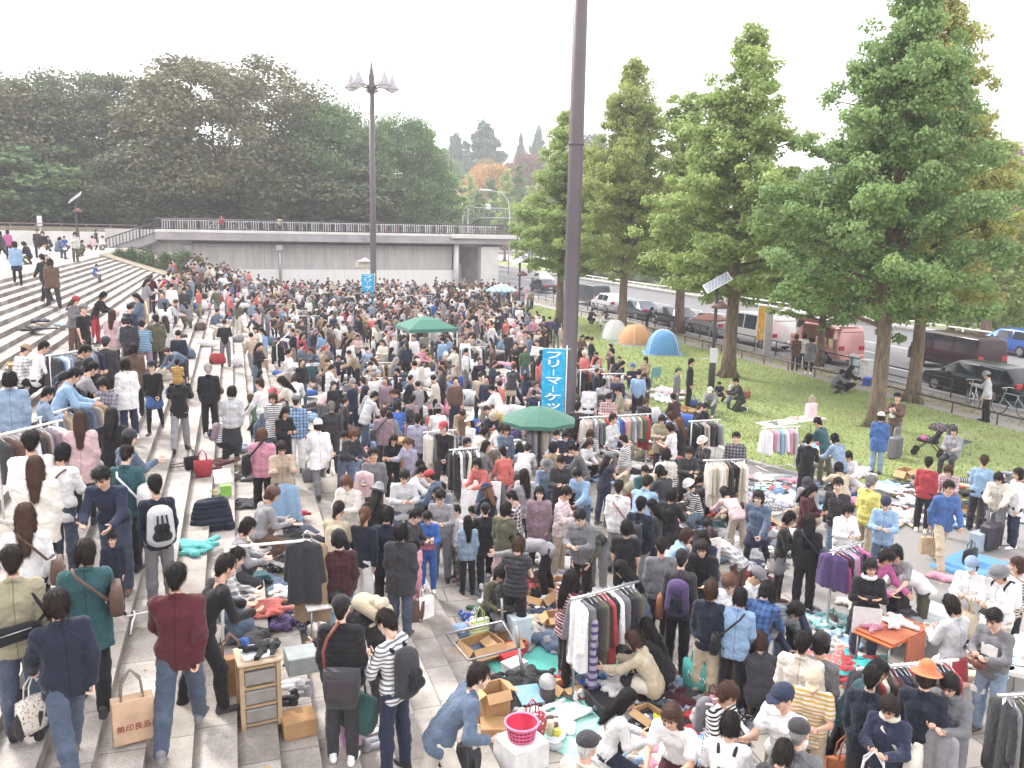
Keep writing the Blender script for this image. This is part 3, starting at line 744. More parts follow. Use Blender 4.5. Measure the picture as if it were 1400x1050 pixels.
# clipped bushes on the planting bank
def bush_meshes(seed, n=2600):
 rs = np.random.RandomState(seed); d = rs.randn(26, 3); d /= np.linalg.norm(d, axis=1)[:, None]; d[:, 2] = np.abs(d[:, 2])
 V, F = leaf_quads(d*np.array([.72, .72, .7]), np.full(26, .34), n//26, .085, rs, .9, .5); return np_mesh('leaves', V, F, smooth=False)
BU = [bush_meshes(1), bush_meshes(2)]
M_BUSH = leafy('azalea', ['4f6644', '5c744a', '44583c', '6c8052'], .15)
for i, (px, py, w, hpx) in enumerate(((166, 350, 26, 16), (185, 352, 30, 20), (203, 357, 34, 24), (224, 356, 22, 16), (247, 356, 38, 22), (270, 356, 18, 9))):
 Y = 70+i*.8; p = at_y(px, py, Y); W = w*Y/FPX/2*1.15; H = hpx*Y/FPX*1.5
 t = thing('clipped_bush', ['clipped bush nearest the foot of the ramp', 'long low clipped bush second from the ramp', 'dark clipped bush at the end of the upper steps', 'small round clipped bush under the wall pipes', 'widest domed clipped bush before the grey wall', 'lowest clipped bush at the end of the bush row'][i], 'bush', (p.x, Y, p.z-H*.5), i, 'clipped bushes on the planting bank')
 t.scale = (W, W, H); o = link('leaves', BU[i % 2], None, t)
 if not BU[i % 2].materials: BU[i % 2].materials.append(M_BUSH)
 b = MB(); b.tube([(0, 0, -.8), (0, 0, .5)], .1, 6); b.obj('stem', M_BARK, t)
# =================================================================== PEOPLE
# person space: facing +Y, z up, feet on z = 0, 1.70 m tall; joints first, then soft solids round them
def vec(*a): return np.array(a, float)
def rotx(v, a): c, s = math.cos(a), math.sin(a); return vec(v[0], c*v[1]-s*v[2], s*v[1]+c*v[2])
def norm(v): return v/np.linalg.norm(v)
# arm: (forward, outward, elbow bend, inward turn of the forearm); leg: (forward, outward, knee bend)
POSES = dict(
 stand=dict(aL=(3, 7, 8, 10), aR=(-2, 8, 12, 10), lL=(2, 3, 3), lR=(-2, 3, 2)),
 stand_weight=dict(aL=(8, 10, 25, 20), aR=(-6, 9, 10, 10), lL=(10, 5, 12), lR=(-3, 2, 0), side=4, head=(12, 15)),
 hold=dict(aL=(22, 10, 75, 35), aR=(18, 10, 82, 40), lL=(3, 4, 4), lR=(-2, 4, 2), lean=4, head=(28, 0)),
 one_arm=dict(aL=(5, 8, 12, 10), aR=(35, 8, 70, 15), lL=(-4, 4, 2), lR=(6, 3, 8), lean=5, head=(18, -15)),
 folded=dict(aL=(20, 12, 95, 75), aR=(24, 12, 92, 80), lL=(3, 5, 3), lR=(-2, 4, 2), head=(8, 10)),
 walk=dict(aL=(22, 8, 20, 12), aR=(-20, 8, 12, 10), lL=(-24, 2, 8), lR=(26, 2, 12), lean=4, head=(8, 0)),
 walk_up=dict(aL=(-18, 8, 20, 12), aR=(24, 8, 25, 10), lL=(42, 3, 55), lR=(-14, 2, 6), lean=9, head=(14, 0)),
 walk_look=dict(aL=(-14, 9, 12, 12), aR=(30, 9, 60, 20), lL=(20, 3, 10), lR=(-18, 3, 12), lean=3, head=(6, 35)),
 reach=dict(aL=(34, 8, 38, 14), aR=(22, 10, 60, 22), lL=(8, 4, 10), lR=(-8, 4, 2), lean=24, head=(22, 0)),
 reach_side=dict(aL=(62, 28, 24, 0), aR=(6, 8, 20, 10), lL=(5, 4, 4), lR=(-4, 4, 2), lean=8, head=(15, 20)),
 bend=dict(aL=(40, 6, 22, 10), aR=(26, 6, 36, 14), lL=(4, 5, 8), lR=(-6, 5, 4), lean=62, head=(15, 0)),
 bend_low=dict(aL=(72, 4, 8, 4), aR=(64, 6, 14, 6), lL=(14, 6, 26), lR=(2, 6, 18), lean=80, head=(0, 10)),
 lean_hip=dict(aL=(-24, 24, 62, 30), aR=(-16, 30, 78, 40), lL=(-12, 5, 4), lR=(20, 4, 14), lean=38, head=(-6, 0)),
 stoop=dict(aL=(22, 12, 58, 30), aR=(16, 12, 66, 25), lL=(-12, 5, 4), lR=(20, 4, 18), lean=27, head=(6, 0)),
 crouch=dict(aL=(55, 8, 25, 10), aR=(45, 10, 50, 15), lL=(102, 10, 128), lR=(84, 14, 132), lean=32, head=(12, 0)),
 kneel=dict(aL=(45, 8, 40, 20), aR=(40, 8, 50, 20), lL=(38, 8, 128), lR=(32, 8, 124), lean=22, head=(20, 0)),
 sit_floor=dict(aL=(20, 10, 62, 35), aR=(14, 12, 70, 30), lL=(80, 38, 118), lR=(76, 40, 122), lean=18, head=(22, 0)),
 sit_step=dict(aL=(22, 10, 66, 35), aR=(16, 10, 74, 35), lL=(86, 8, 92), lR=(80, 9, 80), lean=16, head=(20, 0)),
 sit_chair=dict(aL=(28, 10, 60, 25), aR=(24, 10, 66, 30), lL=(84, 7, 84), lR=(80, 7, 76), lean=-4, head=(14, 0)),
 carry=dict(aL=(30, 8, 85, 50), aR=(36, 10, 100, 55), lL=(4, 4, 4), lR=(-3, 4, 2), lean=-4, head=(10, 20)),
 show=dict(aL=(40, 6, 70, 12), aR=(38, 6, 74, 12), lL=(2, 4, 3), lR=(-2, 4, 2), lean=4, head=(24, 0)),
 shoulder_carry=dict(aL=(50, 12, 118, 20), aR=(50, 12, 118, 20), lL=(-20, 2, 10), lR=(24, 2, 14), lean=5, head=(8, 0)),
 bag_arm=dict(aL=(2, 9, 55, 12), aR=(-4, 8, 10, 8), lL=(-3, 4, 2), lR=(5, 3, 6), head=(10, -12)),
)
def joints(pose):
 q = dict(lean=0, side=0, head=(8, 0), aL=(0, 6, 8, 8), aR=(0, 6, 8, 8), lL=(0, 3, 2), lR=(0, 3, 2)); q.update(POSES[pose])
 J = {}; P = vec(0, 0, .93); ln = R(q['lean']); sd = math.sin(R(q['side']))
 d1 = norm(rotx(vec(sd, 0, 1), -ln*.75)); d2 = norm(rotx(vec(sd*.5, 0, 1), -ln*1.15))
 J['pel'] = P; J['waist'] = P+d1*.16; J['chest'] = J['waist']+d2*.19; J['neck'] = J['chest']+d2*.18; J['d2'] = d2; J['d1'] = d1
 hp = R(q['head'][0]); ca = -(ln*.55+hp)
 dn = norm(rotx(vec(0, .12, 1), ca*.75)); J['hd'] = J['neck']+dn*.165
 cy, sy = math.cos(R(q['head'][1])), math.sin(R(q['head'][1]))
 fy = rotx(vec(0, 1, 0), ca); up = rotx(vec(0, 0, 1), ca); xx = vec(1, 0, 0)
 hx = xx*cy+fy*sy; hy = fy*cy-xx*sy
 J['HM'] = np.array([hx, hy, up]).T        # columns
 for s, k, lk in ((-1, 'aL', 'lL'), (1, 'aR', 'lR')):
  n = 'L' if s < 0 else 'R'; f, o, e, w = (R(a) for a in q[k])
  sh = J['neck']-d2*.074+vec(s*.168, 0, 0); J['sh'+n] = sh
  u = norm(vec(s*math.sin(o), math.sin(f)*math.cos(o), -math.cos(f)*math.cos(o)))
  g = f+e; h = norm(vec(s*math.sin(o)*.6-s*math.sin(w), math.sin(g)*math.cos(w), -math.cos(g)*math.cos(w)))
  J['el'+n] = sh+u*.28; J['wr'+n] = J['el'+n]+h*.245; J['hdir'+n] = h
  f, o, kn = (R(a) for a in q[lk]); hip = P+vec(s*.085, 0, -.02); J['hip'+n] = hip
  t = norm(vec(s*math.sin(o), math.sin(f)*math.cos(o), -math.cos(f)*math.cos(o)))
  g = f-kn; c = norm(vec(s*math.sin(o)*(.2 if kn < 1.8 else -.9), math.sin(g), -math.cos(g)))
  J['kn'+n] = hip+t*.43; J['an'+n] = J['kn'+n]+c*.42; J['shin'+n] = c
 lo = min(J['anL'][2]-.075, J['anR'][2]-.075, J['knL'][2]-.06, J['knR'][2]-.06, P[2]-.115)
 if pose in ('sit_step', 'sit_chair'): lo = min(J['anL'][2], J['anR'][2])-.075
 for k in list(J):
  if k not in ('d1', 'd2', 'HM') and not k.startswith(('hdir', 'shin')): J[k] = J[k]-vec(0, 0, lo)
 # keep the figure over its feet
 c = (J['anL']+J['anR'])/2 if pose not in ('sit_floor', 'kneel') else J['pel']
 if pose in ('sit_step', 'sit_chair'): c = J['pel']
 for k in list(J):
  if k not in ('d1', 'd2', 'HM') and not k.startswith(('hdir', 'shin')): J[k] = J[k]-vec(c[0]*.6, c[1]*.8, 0)
 return J
_J = {k: joints(k) for k in POSES}
def feet(J):
 out = []
 for n in 'LR':
  a = J['an'+n]; c = J['shin'+n]; yaw = (-.18 if n == 'R' else .18)
  pitch = 0.0
  if a[2] > .14: pitch = math.atan2(c[1], -c[2])   # a lifted foot follows the shin
  M = Matrix.Translation(Vector(a)-Vector((0, 0, .075))) @ Matrix.Rotation(yaw, 4, 'Z') @ Matrix.Rotation(pitch, 4, 'X')
  out.append(M)
 return out
# templates in head space (origin: middle of the head, +Y the face)
def head_template(h):
 s = Solid(.022)
 s.ell((0, -.012, .035), (.077, .096, .088)); s.cap((0, .03, -.03), (0, .056, -.088), .058, .03)
 s.cap((-.045, .02, -.035), (-.022, .05, -.085), .03, .02, k=.03); s.cap((.045, .02, -.035), (.022, .05, -.085), .03, .02, k=.03)
 s.cap((-.03, .063, -.022), (.03, .063, -.022), .026)
 s.cap((0, .083, .012), (0, .104, -.024), .008, .0135, k=.014); s.cap((-.016, .088, -.028), (.016, .088, -.028), .008, k=.01)
 s.cap((-.014, .083, -.056), (.014, .083, -.056), .0085, k=.012)
 s.ell((-.032, .1, .006), (.017, .016, .011), k=.012, sub=True); s.ell((.032, .1, .006), (.017, .016, .011), k=.012, sub=True)
 for x in (-1, 1): s.ell((x*.08, -.008, -.008), (.011, .02, .032), k=.012)
 s.cap((0, -.02, -.05), (0, -.035, -.13), .05, .05, k=.03)
 return s.surface(h)
def face_bits():
 """eyes, brows and lips as small solids that stand a little proud of the head"""
 def ell(c, r, n=8):
  vs = []; fs = []
  for i in range(5):
   a = PI*(i+.5)/5
   for k in range(n): vs.append((c[0]+r[0]*math.sin(a)*math.cos(2*PI*k/n), c[1]+r[1]*math.cos(a), c[2]+r[2]*math.sin(a)*math.sin(2*PI*k/n)))
  for i in range(4):
   for k in range(n): fs.append((i*n+k, i*n+(k+1) % n, (i+1)*n+(k+1) % n, (i+1)*n+k))
  return np.array(vs), np.array(fs)
 out = []
 for x in (-1, 1):
  out.append((*ell((x*.032, .0815, .006), (.015, .006, .0075)), 1)); out.append((*ell((x*.034, .086, .028), (.019, .005, .0042)), 1))
 out.append((*ell((0, .091, -.0565), (.021, .004, .005)), 2))
 return out
HEAD = head_template(.0075); FACE = face_bits()
def hand_template(grip):
 """right hand, wrist at the origin, fingers along -Z, palm towards -X... thumb on +Y; five separate fingers"""
 s = Solid(.008); s.ell((0, .0, -.05), (.014, .039, .05), k=.012); s.cap((0, 0, .03), (0, 0, -.03), .024, .024, flat=((1, 0, 0), 1.25))
 for i, (y, L) in enumerate(((.028, .07), (.0095, .08), (-.0095, .074), (-.0275, .058))):
  p = vec(0, y, -.088); a = .25 if not grip else .9
  for j, (l, r) in enumerate(((.42, .0092), (.32, .0084), (.26, .0076))):
   b = p+vec(-math.sin(a), (.012 if not grip else 0)*(1.5-i)*.5, -math.cos(a))*L*l; s.cap(p, b, r, r*.93, k=.005); p = b; a += (.22 if not grip else .95)-.03*i
 p = vec(-.004, .03, -.03); a = vec(-.35, .75, -.55) if not grip else vec(-.8, .35, -.45)
 for l, r in ((.036, .0125), (.03, .0105), (.024, .0092)):
  b = p+norm(a)*l; s.cap(p, b, r, r*.92, k=.006); p = b; a = a+vec(-.22, -.12, -.32)
 return s.surface(.0058)
HANDS = [hand_template(False), hand_template(True)]
def frame_from(d, fwd=vec(0, 1, 0)):
 """matrix whose -Z is d and +Y leans to fwd"""
 z = -norm(d); y = fwd-z*(fwd@z)
 if np.linalg.norm(y) < .2: y = vec(0, 0, 1)-z*z[2]
 y = norm(y); x = np.cross(y, z); return np.array([x, y, z]).T
def limb_radius(J, s, add=0., legs=True, arms=True):
 pass
def body_solid(J):
 s = Solid(.03); d1, d2 = J['d1'], J['d2']; X = vec(1, 0, 0)
 s.cap(J['hipL']+d1*.02, J['hipR']+d1*.02, .078); s.cap(J['pel'], J['waist'], .088, .08)
 s.cap(J['waist']-X*.045, J['chest']-X*.06, .072, .08); s.cap(J['waist']+X*.045, J['chest']+X*.06, .072, .08)
 s.cap(J['chest']-X*.055, J['neck']-d2*.085-X*.07, .076, .05); s.cap(J['chest']+X*.055, J['neck']-d2*.085+X*.07, .076, .05)
 s.cap(J['neck']-d2*.07, J['hd']-J['HM'][:, 2]*.04-J['HM'][:, 1]*.015, .052, .05)
 s.ell(J['hd']+J['HM'] @ vec(0, -.02, .02), (.06, .06, .06))
 for n in 'LR':
  s.cap(J['sh'+n]-d2*.012, J['el'+n], .038, .034); s.cap(J['el'+n], J['wr'+n], .036, .025); s.cap(J['neck']-d2*.075, J['sh'+n]-d2*.015, .036, .036)
  s.cap(J['hip'+n], J['kn'+n], .07, .047); m = J['kn'+n]*.68+J['an'+n]*.32; bk = -vec(0, .012, 0)
  s.cap(J['kn'+n], m+bk, .046, .046); s.cap(m+bk, J['an'+n], .046, .033)
 return s
def make_body(pose, lod=0):
 J = _J[pose]; parts = [(*body_solid(J).surface(.022 if lod == 0 else .034), 0)]
 M = J['HM']; V, F = HEAD; parts.append((V @ M.T+J['hd'], F, 0))
 for V, F, k in FACE: parts.append((V @ M.T+J['hd'], F, k))
 for n in 'LR':
  grip = pose in ('walk', 'bag_arm', 'show', 'walk_up', 'carry', 'hold'); V, F = HANDS[1 if grip else 0]
  if n == 'L': V = V*vec(-1, 1, 1); F = F[:, ::-1]
  Mh = frame_from(J['hdir'+n]); parts.append((V @ Mh.T+J['wr'+n], F, 0))
 V, F, mi = joinVF(parts); return np_mesh('body', V, F, mi=mi)
def make_top(pose, kind):
 """knit, tee, jacket, coat, puffer, hoodie, vest"""
 J = _J[pose]; d1, d2 = J['d1'], J['d2']; X = vec(1, 0, 0)
 a = dict(knit=.011, tee=.013, jacket=.02, coat=.024, puffer=.034, hoodie=.021, vest=.028, blouse=.018)[kind]
 s = Solid(.036)
 hem = dict(knit=.07, tee=.09, jacket=.09, coat=.1, puffer=.09, hoodie=.09, vest=.06, blouse=.15)[kind]
 s.cap(J['hipL']+d1*.06, J['hipR']+d1*.06, .097+a); s.cap(J['pel']+d1*.02, J['waist'], .104+a, .094+a)
 s.cap(J['waist']-X*.05, J['chest']-X*.066, .084+a, .094+a); s.cap(J['waist']+X*.05, J['chest']+X*.066, .084+a, .094+a)
 s.cap(J['chest']-X*.055, J['neck']-d2*.1-X*.08, .09+a, .062+a); s.cap(J['chest']+X*.055, J['neck']-d2*.1+X*.08, .09+a, .062+a)
 sit = abs(J['knL'][2]-J['hipL'][2]) < .25
 he = J['pel']-d1*(hem+.06) if kind != 'coat' else J['pel']*.42+(J['knL']+J['knR'])*.29
 if kind == 'coat' and d1[2] < .6: he = J['pel']-d1*.2
 hd = -d1 if not sit else vec(0, .3, -1)*.4
 e = J['pel']+hd*hem; s.cap(e-X*.07, e+X*.07, .1+a)
 if kind == 'coat' and not sit:
  for n in 'LR':
   q = J['hip'+n]*.35+J['kn'+n]*.65; s.cap(J['hip'+n], q, .097+a, .108+a, k=.07)
  q = (J['knL']+J['knR'])*.32+J['pel']*.36; s.cap(J['pel'], q, .1+a, .115+a, k=.07)
 if kind == 'coat' and sit: s.cap(J['pel'], (J['knL']+J['knR'])*.3+J['pel']*.4, .13, .13, k=.06)
 for n in 'LR':
  s.cap(J['neck']-d2*.045, J['sh'+n], .034+a*.8, .044+a)
  if kind == 'vest': s.cap(J['sh'+n], J['sh'+n]*.85+J['el'+n]*.15, .052+a, .05+a); continue
  if kind == 'tee':
   q = J['sh'+n]*.35+J['el'+n]*.65; s.cap(J['sh'+n], q, .052+a, .05+a); continue
  s.cap(J['sh'+n], J['el'+n], .047+a, .042+a*.95); q = J['wr'+n]*.97+J['el'+n]*.03; s.cap(J['el'+n], q, .042+a*.95, .032+a*.8)
  if kind in ('knit', 'hoodie', 'puffer'): s.cap(q, q+J['hdir'+n]*.004, .034+a*.75)
 if kind in ('jacket', 'coat', 'puffer', 'hoodie'):
  nb = J['neck']-d2*.01
  for k in range(8):
   t0, t1 = k*PI/4, (k+1)*PI/4; f = np.cross(X, d2)*-1
   g = lambda t: nb+X*math.cos(t)*.062-f*math.sin(t)*.058-d2*.03*math.sin(t)*(-1)
   s.cap(g(t0), g(t1), .02 if kind != 'puffer' else .028, k=.02)
 if kind == 'hoodie':
  bk = np.cross(X, d2)*-1; s.ell(J['neck']-bk*(-.075)-d2*.055 if False else J['neck']+np.cross(d2, X)*-.0-vec(0, d2[2], -d2[1])*.085-d2*.06, (.11, .055, .08), k=.05)
 hM = J['HM']; nk = J['hd']
 def cut(x, y, z):   # keeps the cloth off the head
  c = .092-np.sqrt((x-nk[0])**2+(y-nk[1])**2+(z-nk[2])**2)
  if not sit: c = np.maximum(c, -((x-he[0])*d1[0]+(y-he[1])*d1[1]+(z-he[2])*d1[2]))
  return c
 V, F = s.surface(.0135, .0085 if kind not in ('puffer', 'knit') else .0065, sum(map(ord, kind+pose)) % 97, cut)
 return np_mesh('top', V, F)
def make_bottom(pose, kind):
 """trousers, wide, skirt, long_skirt, shorts"""
 J = _J[pose]; s = Solid(.04); d1 = J['d1']; a = .016 if kind == 'trousers' else .03
 s.cap(J['hipL']+d1*.02, J['hipR']+d1*.02, .09); s.cap(J['pel']-d1*.02, J['waist']-d1*.05, .094, .085)
 if 'skirt' in kind:
  f = .55 if kind == 'skirt' else 1.35
  for n in 'LR':
   k = J['kn'+n]; q = J['hip'+n]+(k-J['hip'+n])*min(f, 1.); s.cap(J['hip'+n], q, .086, .112, k=.05)
   if f > 1: s.cap(k, k+(J['an'+n]-k)*.55, .115, .1, k=.07)
  m = J['pel']+((J['knL']+J['knR'])/2-J['pel'])*min(f, 1.); s.cap(J['pel'], m, .088, .12, k=.05)
 else:
  for n in 'LR':
   s.cap(J['hip'+n], J['kn'+n], .087+a*.7, .058+a); q = J['an'+n]*.97+J['kn'+n]*.03
   m = J['kn'+n]*.65+J['an'+n]*.35-vec(0, .012, 0)
   s.cap(J['kn'+n], m, .058+a, .056+a); s.cap(m, q, .056+a, .046+a*1.1)
 V, F = s.surface(.0145, .0065, len(pose)*3+len(kind)); return np_mesh('bottom', V, F)
def strands(V, F, seed, n=900):
 rs = np.random.RandomState(seed); N = np.zeros_like(V); fn = np.cross(V[F[:, 2]]-V[F[:, 0]], V[F[:, 3]]-V[F[:, 1]])
 for k in range(4): np.add.at(N, F[:, k], fn)
 N /= np.linalg.norm(N, axis=1)[:, None]+1e-9; i = rs.randint(0, len(V), n); p, nn = V[i], N[i]
 d = np.array([0, -.25, -1])+rs.randn(n, 3)*.25+p*np.array([2.5, 2.5, 0]); t = d-nn*np.sum(d*nn, 1)[:, None]; t /= np.linalg.norm(t, axis=1)[:, None]+1e-9
 w = np.cross(nn, t)*.0028; L = (.03+.05*rs.rand(n))[:, None]; up = (.002+.006*rs.rand(n))[:, None]
 q = [p+nn*.001, p+t*L*.5+nn*up, p+t*L+nn*(up*.6-.002)]; vs = np.stack([q[0]-w, q[0]+w, q[1]-w, q[1]+w, q[2]-w*.3, q[2]+w*.3], 1).reshape(-1, 3)
 b = len(V)+6*np.arange(n)[:, None]; return np.vstack([V, vs]), np.vstack([F, b+np.array([0, 1, 3, 2]), b+np.array([2, 3, 5, 4])])
def hair_meshes():
 H = {}; HP = {}
 face = lambda s, z=.052, w=.066: (s.ell((0, .105, -.035), (w, .075, z+.04), k=.012, sub=True), s.cap((0, 0, 0), (0, 0, 0), .001))
 def base(s, g=.007): s.ell((0, -.016, .042), (.078+g, .094+g, .09+g)); return s
 def fin(s, nm, fold=.0022, cut=None):
  V, F = strands(*s.surface(.0085, fold, len(nm), cut), len(nm)); H[nm] = np_mesh('hair', V, F); HP[nm] = np_mesh('hair', *s.surface(.0085, 0, len(nm), cut))
 # parts of the face and neck stay free: cut(x, y, z) > 0 is removed
 def front(zl, wl): return lambda x, y, z: np.minimum(np.minimum(y-.03+0*x, zl-z+.0*x+.25*np.abs(x)), .2)
 s = base(Solid(.02)); s.cap((0, -.06, -.02), (0, -.055, -.055), .06, .045); fin(s, 'short', .003, lambda x, y, z: np.maximum(np.minimum(y-.035+0*x+0*z, .062-z+.15*np.abs(x)), np.minimum(-z-.025+0*x, y+.025)))
 s = base(Solid(.02), .011); s.cap((0, -.05, 0), (0, -.055, -.06), .075, .06); s.cap((-.07, -.01, 0), (-.065, 0, -.07), .034, .026); s.cap((.07, -.01, 0), (.065, 0, -.07), .034, .026)
 fin(s, 'bob', .003, lambda x, y, z: np.minimum(np.minimum(y-.02+0*x, .052-z+0*x), .066-np.abs(x)+0*y+.2*np.maximum(z-.0, 0)))
 s = base(Solid(.02), .011); s.cap((0, -.06, 0), (0, -.095, -.2), .08, .07, flat=((0, 1, 0), 1.3)); s.cap((0, -.095, -.18), (0, -.11, -.36), .075, .05, flat=((0, 1, 0), 1.6)); s.cap((-.07, -.01, 0), (-.075, -.02, -.17), .034, .028); s.cap((.07, -.01, 0), (.075, -.02, -.17), .034, .028)
 fin(s, 'long', .0035, lambda x, y, z: np.minimum(np.minimum(y-.02+0*x, .055-z+0*x), .064-np.abs(x)+0*y))
 s = base(Solid(.016), .012); s.cap((0, -.05, -.02), (0, -.05, -.06), .055, .04); s.cap((0, -.115, .035), (0, -.155, -.02), .028, .034); s.cap((0, -.155, -.02), (0, -.14, -.17), .034, .014)
 fin(s, 'pony', .0025, lambda x, y, z: np.maximum(np.minimum(y-.03+0*x+0*z, .06-z+.15*np.abs(x)), np.minimum(-z-.015+0*x, y+.01)))
 s = base(Solid(.016), .012); s.cap((0, -.05, -.02), (0, -.05, -.06), .055, .04); s.ell((0, -.1, .095), (.04, .04, .036))
 fin(s, 'bun', .0025, lambda x, y, z: np.maximum(np.minimum(y-.03+0*x+0*z, .06-z+.15*np.abs(x)), np.minimum(-z-.015+0*x, y+.01)))
 s = Solid(.015).ell((0, -.02, .01), (.086, .094, .075)); fin(s, 'fringe', .002, lambda x, y, z: np.maximum(np.minimum(y-.0+0*x+0*z, .2+0*z), .0*z+z-.045))
 HT = {}
 def finh(s, nm, cut=None): V, F = s.surface(.009, .0008, 5, cut); HT[nm] = np_mesh('hat', V, F)
 s = Solid(.02).ell((0, -.014, .062), (.098, .112, .082)); s.cap((-.035, .1, .052), (.035, .1, .052), .045, flat=((0, 0, 1), 5)); s.cap((0, .1, .05), (0, .135, .044), .045, flat=((0, 0, 1), 5))
 finh(s, 'cap', lambda x, y, z: .036-z+0*x+0*y)
 s = Solid(.02).ell((0, -.016, .058), (.096, .112, .095)); finh(s, 'beanie', lambda x, y, z: .02-z+0*x+.15*y)
 s = Solid(.025).cap((0, -.012, .07), (0, -.012, .115), .098, .08, flat=((0, 1, 0), .88)); s.ell((0, -.012, .05), (.15, .165, .012), k=.02); finh(s, 'brim')
 s = Solid(.03).ell((0, -.014, .07), (.098, .108, .075)); s.cap((0, -.014, .05), (0, -.014, .03), .105, .14, flat=((0, 0, 1), 1.5), k=.03); finh(s, 'bucket', lambda x, y, z: np.maximum(.018-z+0*x+0*y, (np.sqrt(x*x+(y+.01)**2)-.085)*-1+(z-.05)*3 if False else .012-z+0*x+0*y))
 s = Solid(.02).ell((0, -.016, .058), (.096, .112, .095)); s.ell((0, -.03, .165), (.035, .035, .035), k=.008); finh(s, 'pompom', lambda x, y, z: .02-z+0*x+.15*y)
 return H, HT, HP
HAIR, HAT, HAIRP = hair_meshes()
s_ = Solid(.02); s_.cap((0, -.055, .035), (0, .12, .03), .036, .032, flat=((0, 0, 1), 1.05)); s_.cap((0, .05, .03), (0, .165, .022), .037, .03, flat=((0, 0, 1), 1.3)); s_.cap((0, -.04, .04), (0, -.035, .095), .04, .043)
V, F = s_.surface(.0095, 0, 0, lambda x, y, z: .001-z+0*x+0*y); SHOE = np_mesh('shoe', V, F, mi=(V[F].mean(1)[:, 2] < .018).astype(int))
M_EYE = surf('dark_eye', '1c1412', .3, var=0, bumpy=0); M_LIP = surf('lip', 'a86a60', .5, var=.05, bumpy=0)
M_SOLE = surf('shoe_sole', '4a4644', .8); M_SOLEW = surf('white_sole', 'd8d6d4', .7)
_pm = {}
def part_mesh(kind, pose, sub=None):
 k = (kind, pose, sub)
 if k not in _pm:
  me = make_body(pose) if kind == 'body' else make_top(pose, sub) if kind == 'top' else make_bottom(pose, sub)
  if kind == 'body':
   for x in (skinmat(0), M_EYE, M_LIP): me.materials.append(x)
  else: me.materials.append(cloth('808080'))
  _pm[k] = me
 return _pm[k]
for me in list(HAIR.values())+list(HAIRP.values()): me.materials.append(hairmat('2a221f'))
for me in list(HAT.values()): me.materials.append(cloth('303030'))
SHOE.materials.append(surf('shoe_upper', '2b2829', .6)); SHOE.materials.append(M_SOLE)
PEOPLE = []; PPOSE = {}
CW = {}      # colour names
def C(n):
 return CW[n]
CW.update(black='262428', charcoal='3e3c41', navy='2e3550', ink='23293c', grey='78777c', ash='97959a', pale='bdbabd', white='eeecec', cream='ddd3c4', ivory='e8e0d4', beige='bda88f', sand='c7b697', tan='a58a68', khaki='a39a7c', brown='6b4f42', rust='a8613c', maroon='52202a', burgundy='5c2028', red='b3303a', coral='d8695f', pink='dd8fa6', rose='d9b3b6', magenta='c4589a', mauve='9a7f8b', purple='5a4478', lavender='a9a4bc', blue='3f68a8', royal='2f63b8', sky='8db1d6', denim='5c6f88', jeans='4b586e', light_denim='88a0bb', teal='2c5a61', green='4c7050', olive='62604a', lime='9cb556', yellow='ddd04e', mustard='c69a3e', orange='d9743a', aqua='4fb8b4', silver='c9c9cc')
HAIRC = dict(black='1f1a1a', dark='2c221f', brown='4d352a', light='6e4e3b', grey='8b8784', white='c4c0bc')
def person(p, heading, pose, top, bottom, hair, shoes='black', hat=None, h=1.66, label='', group=None, skin=None, legs=None):
 """top = (kind, colour[, pattern, colour2]); bottom = (kind, colour); hair = (style, colour); hat = (kind, colour)"""
 t = thing('person', label, 'person', p, heading-PI/2, group); k = h/1.70; wx = rnd.uniform(.92, 1.07); t.scale = (k*wx, k*wx, k)
 J = _J[pose]; sk = skin if skin is not None else rnd.randrange(3)
 b = link('body', part_mesh('body', pose), None, t); setmat(b, 0, skinmat(sk))
 tp = link({'coat': 'coat', 'tee': 'shirt', 'vest': 'vest', 'blouse': 'blouse', 'knit': 'sweater'}.get(top[0], 'jacket'), part_mesh('top', pose, top[0]), None, t); setmat(tp, 0, cloth(CW.get(top[1], top[1]), *([CW.get(x, x) for x in top[2:]] or (['quilt'] if top[0] in ('puffer', 'vest') else ['zip'] if top[0] in ('jacket', 'hoodie', 'coat') else []))))
 bo = link('skirt' if 'skirt' in bottom[0] else 'trousers', part_mesh('bottom', pose, bottom[0]), None, t); setmat(bo, 0, cloth(CW.get(bottom[1], bottom[1]), *[CW.get(x, x) for x in bottom[2:]]))
 if 'skirt' in bottom[0] or legs:
  lg = link('leggings', part_mesh('bottom', pose, 'tights'), None, t); setmat(lg, 0, cloth(CW[legs or 'black']))
 HM = Matrix([[*J['HM'][i], J['hd'][i]] for i in range(3)]+[[0, 0, 0, 1]])
 if hair[0] != 'bald':
  hr = link('hair', (HAIRP if hat else HAIR)[hair[0]], None, t); hr.matrix_local = HM @ Matrix.Scale(1.02, 4) ; setmat(hr, 0, hairmat(HAIRC[hair[1]]))
 if hat:
  ht = link('hat', HAT[hat[0]], None, t); ht.matrix_local = HM @ Matrix.Scale(1.05, 4); setmat(ht, 0, cloth(CW.get(hat[1], hat[1])))
 for M in feet(J):
  so = link('shoe', SHOE, None, t); so.matrix_local = M; setmat(so, 0, surf('shoe_upper', CW.get(shoes, shoes), .6)); setmat(so, 1, M_SOLEW if shoes in ('white', 'grey') else M_SOLE)
 PPOSE[t.name] = pose; PEOPLE.append(t); return t
def make_tights(pose):
 J = _J[pose]; s = Solid(.03)
 for n in 'LR':
  s.cap(J['hip'+n], J['kn'+n], .088, .06); m = J['kn'+n]*.68+J['an'+n]*.32-vec(0, .015, 0); s.cap(J['kn'+n], m, .058, .059); s.cap(m, J['an'+n], .059, .041)
 return np_mesh('leggings', *s.surface(.018))
_mb = make_bottom
def make_bottom(pose, kind): return make_tights(pose) if kind == 'tights' else _mb(pose, kind)
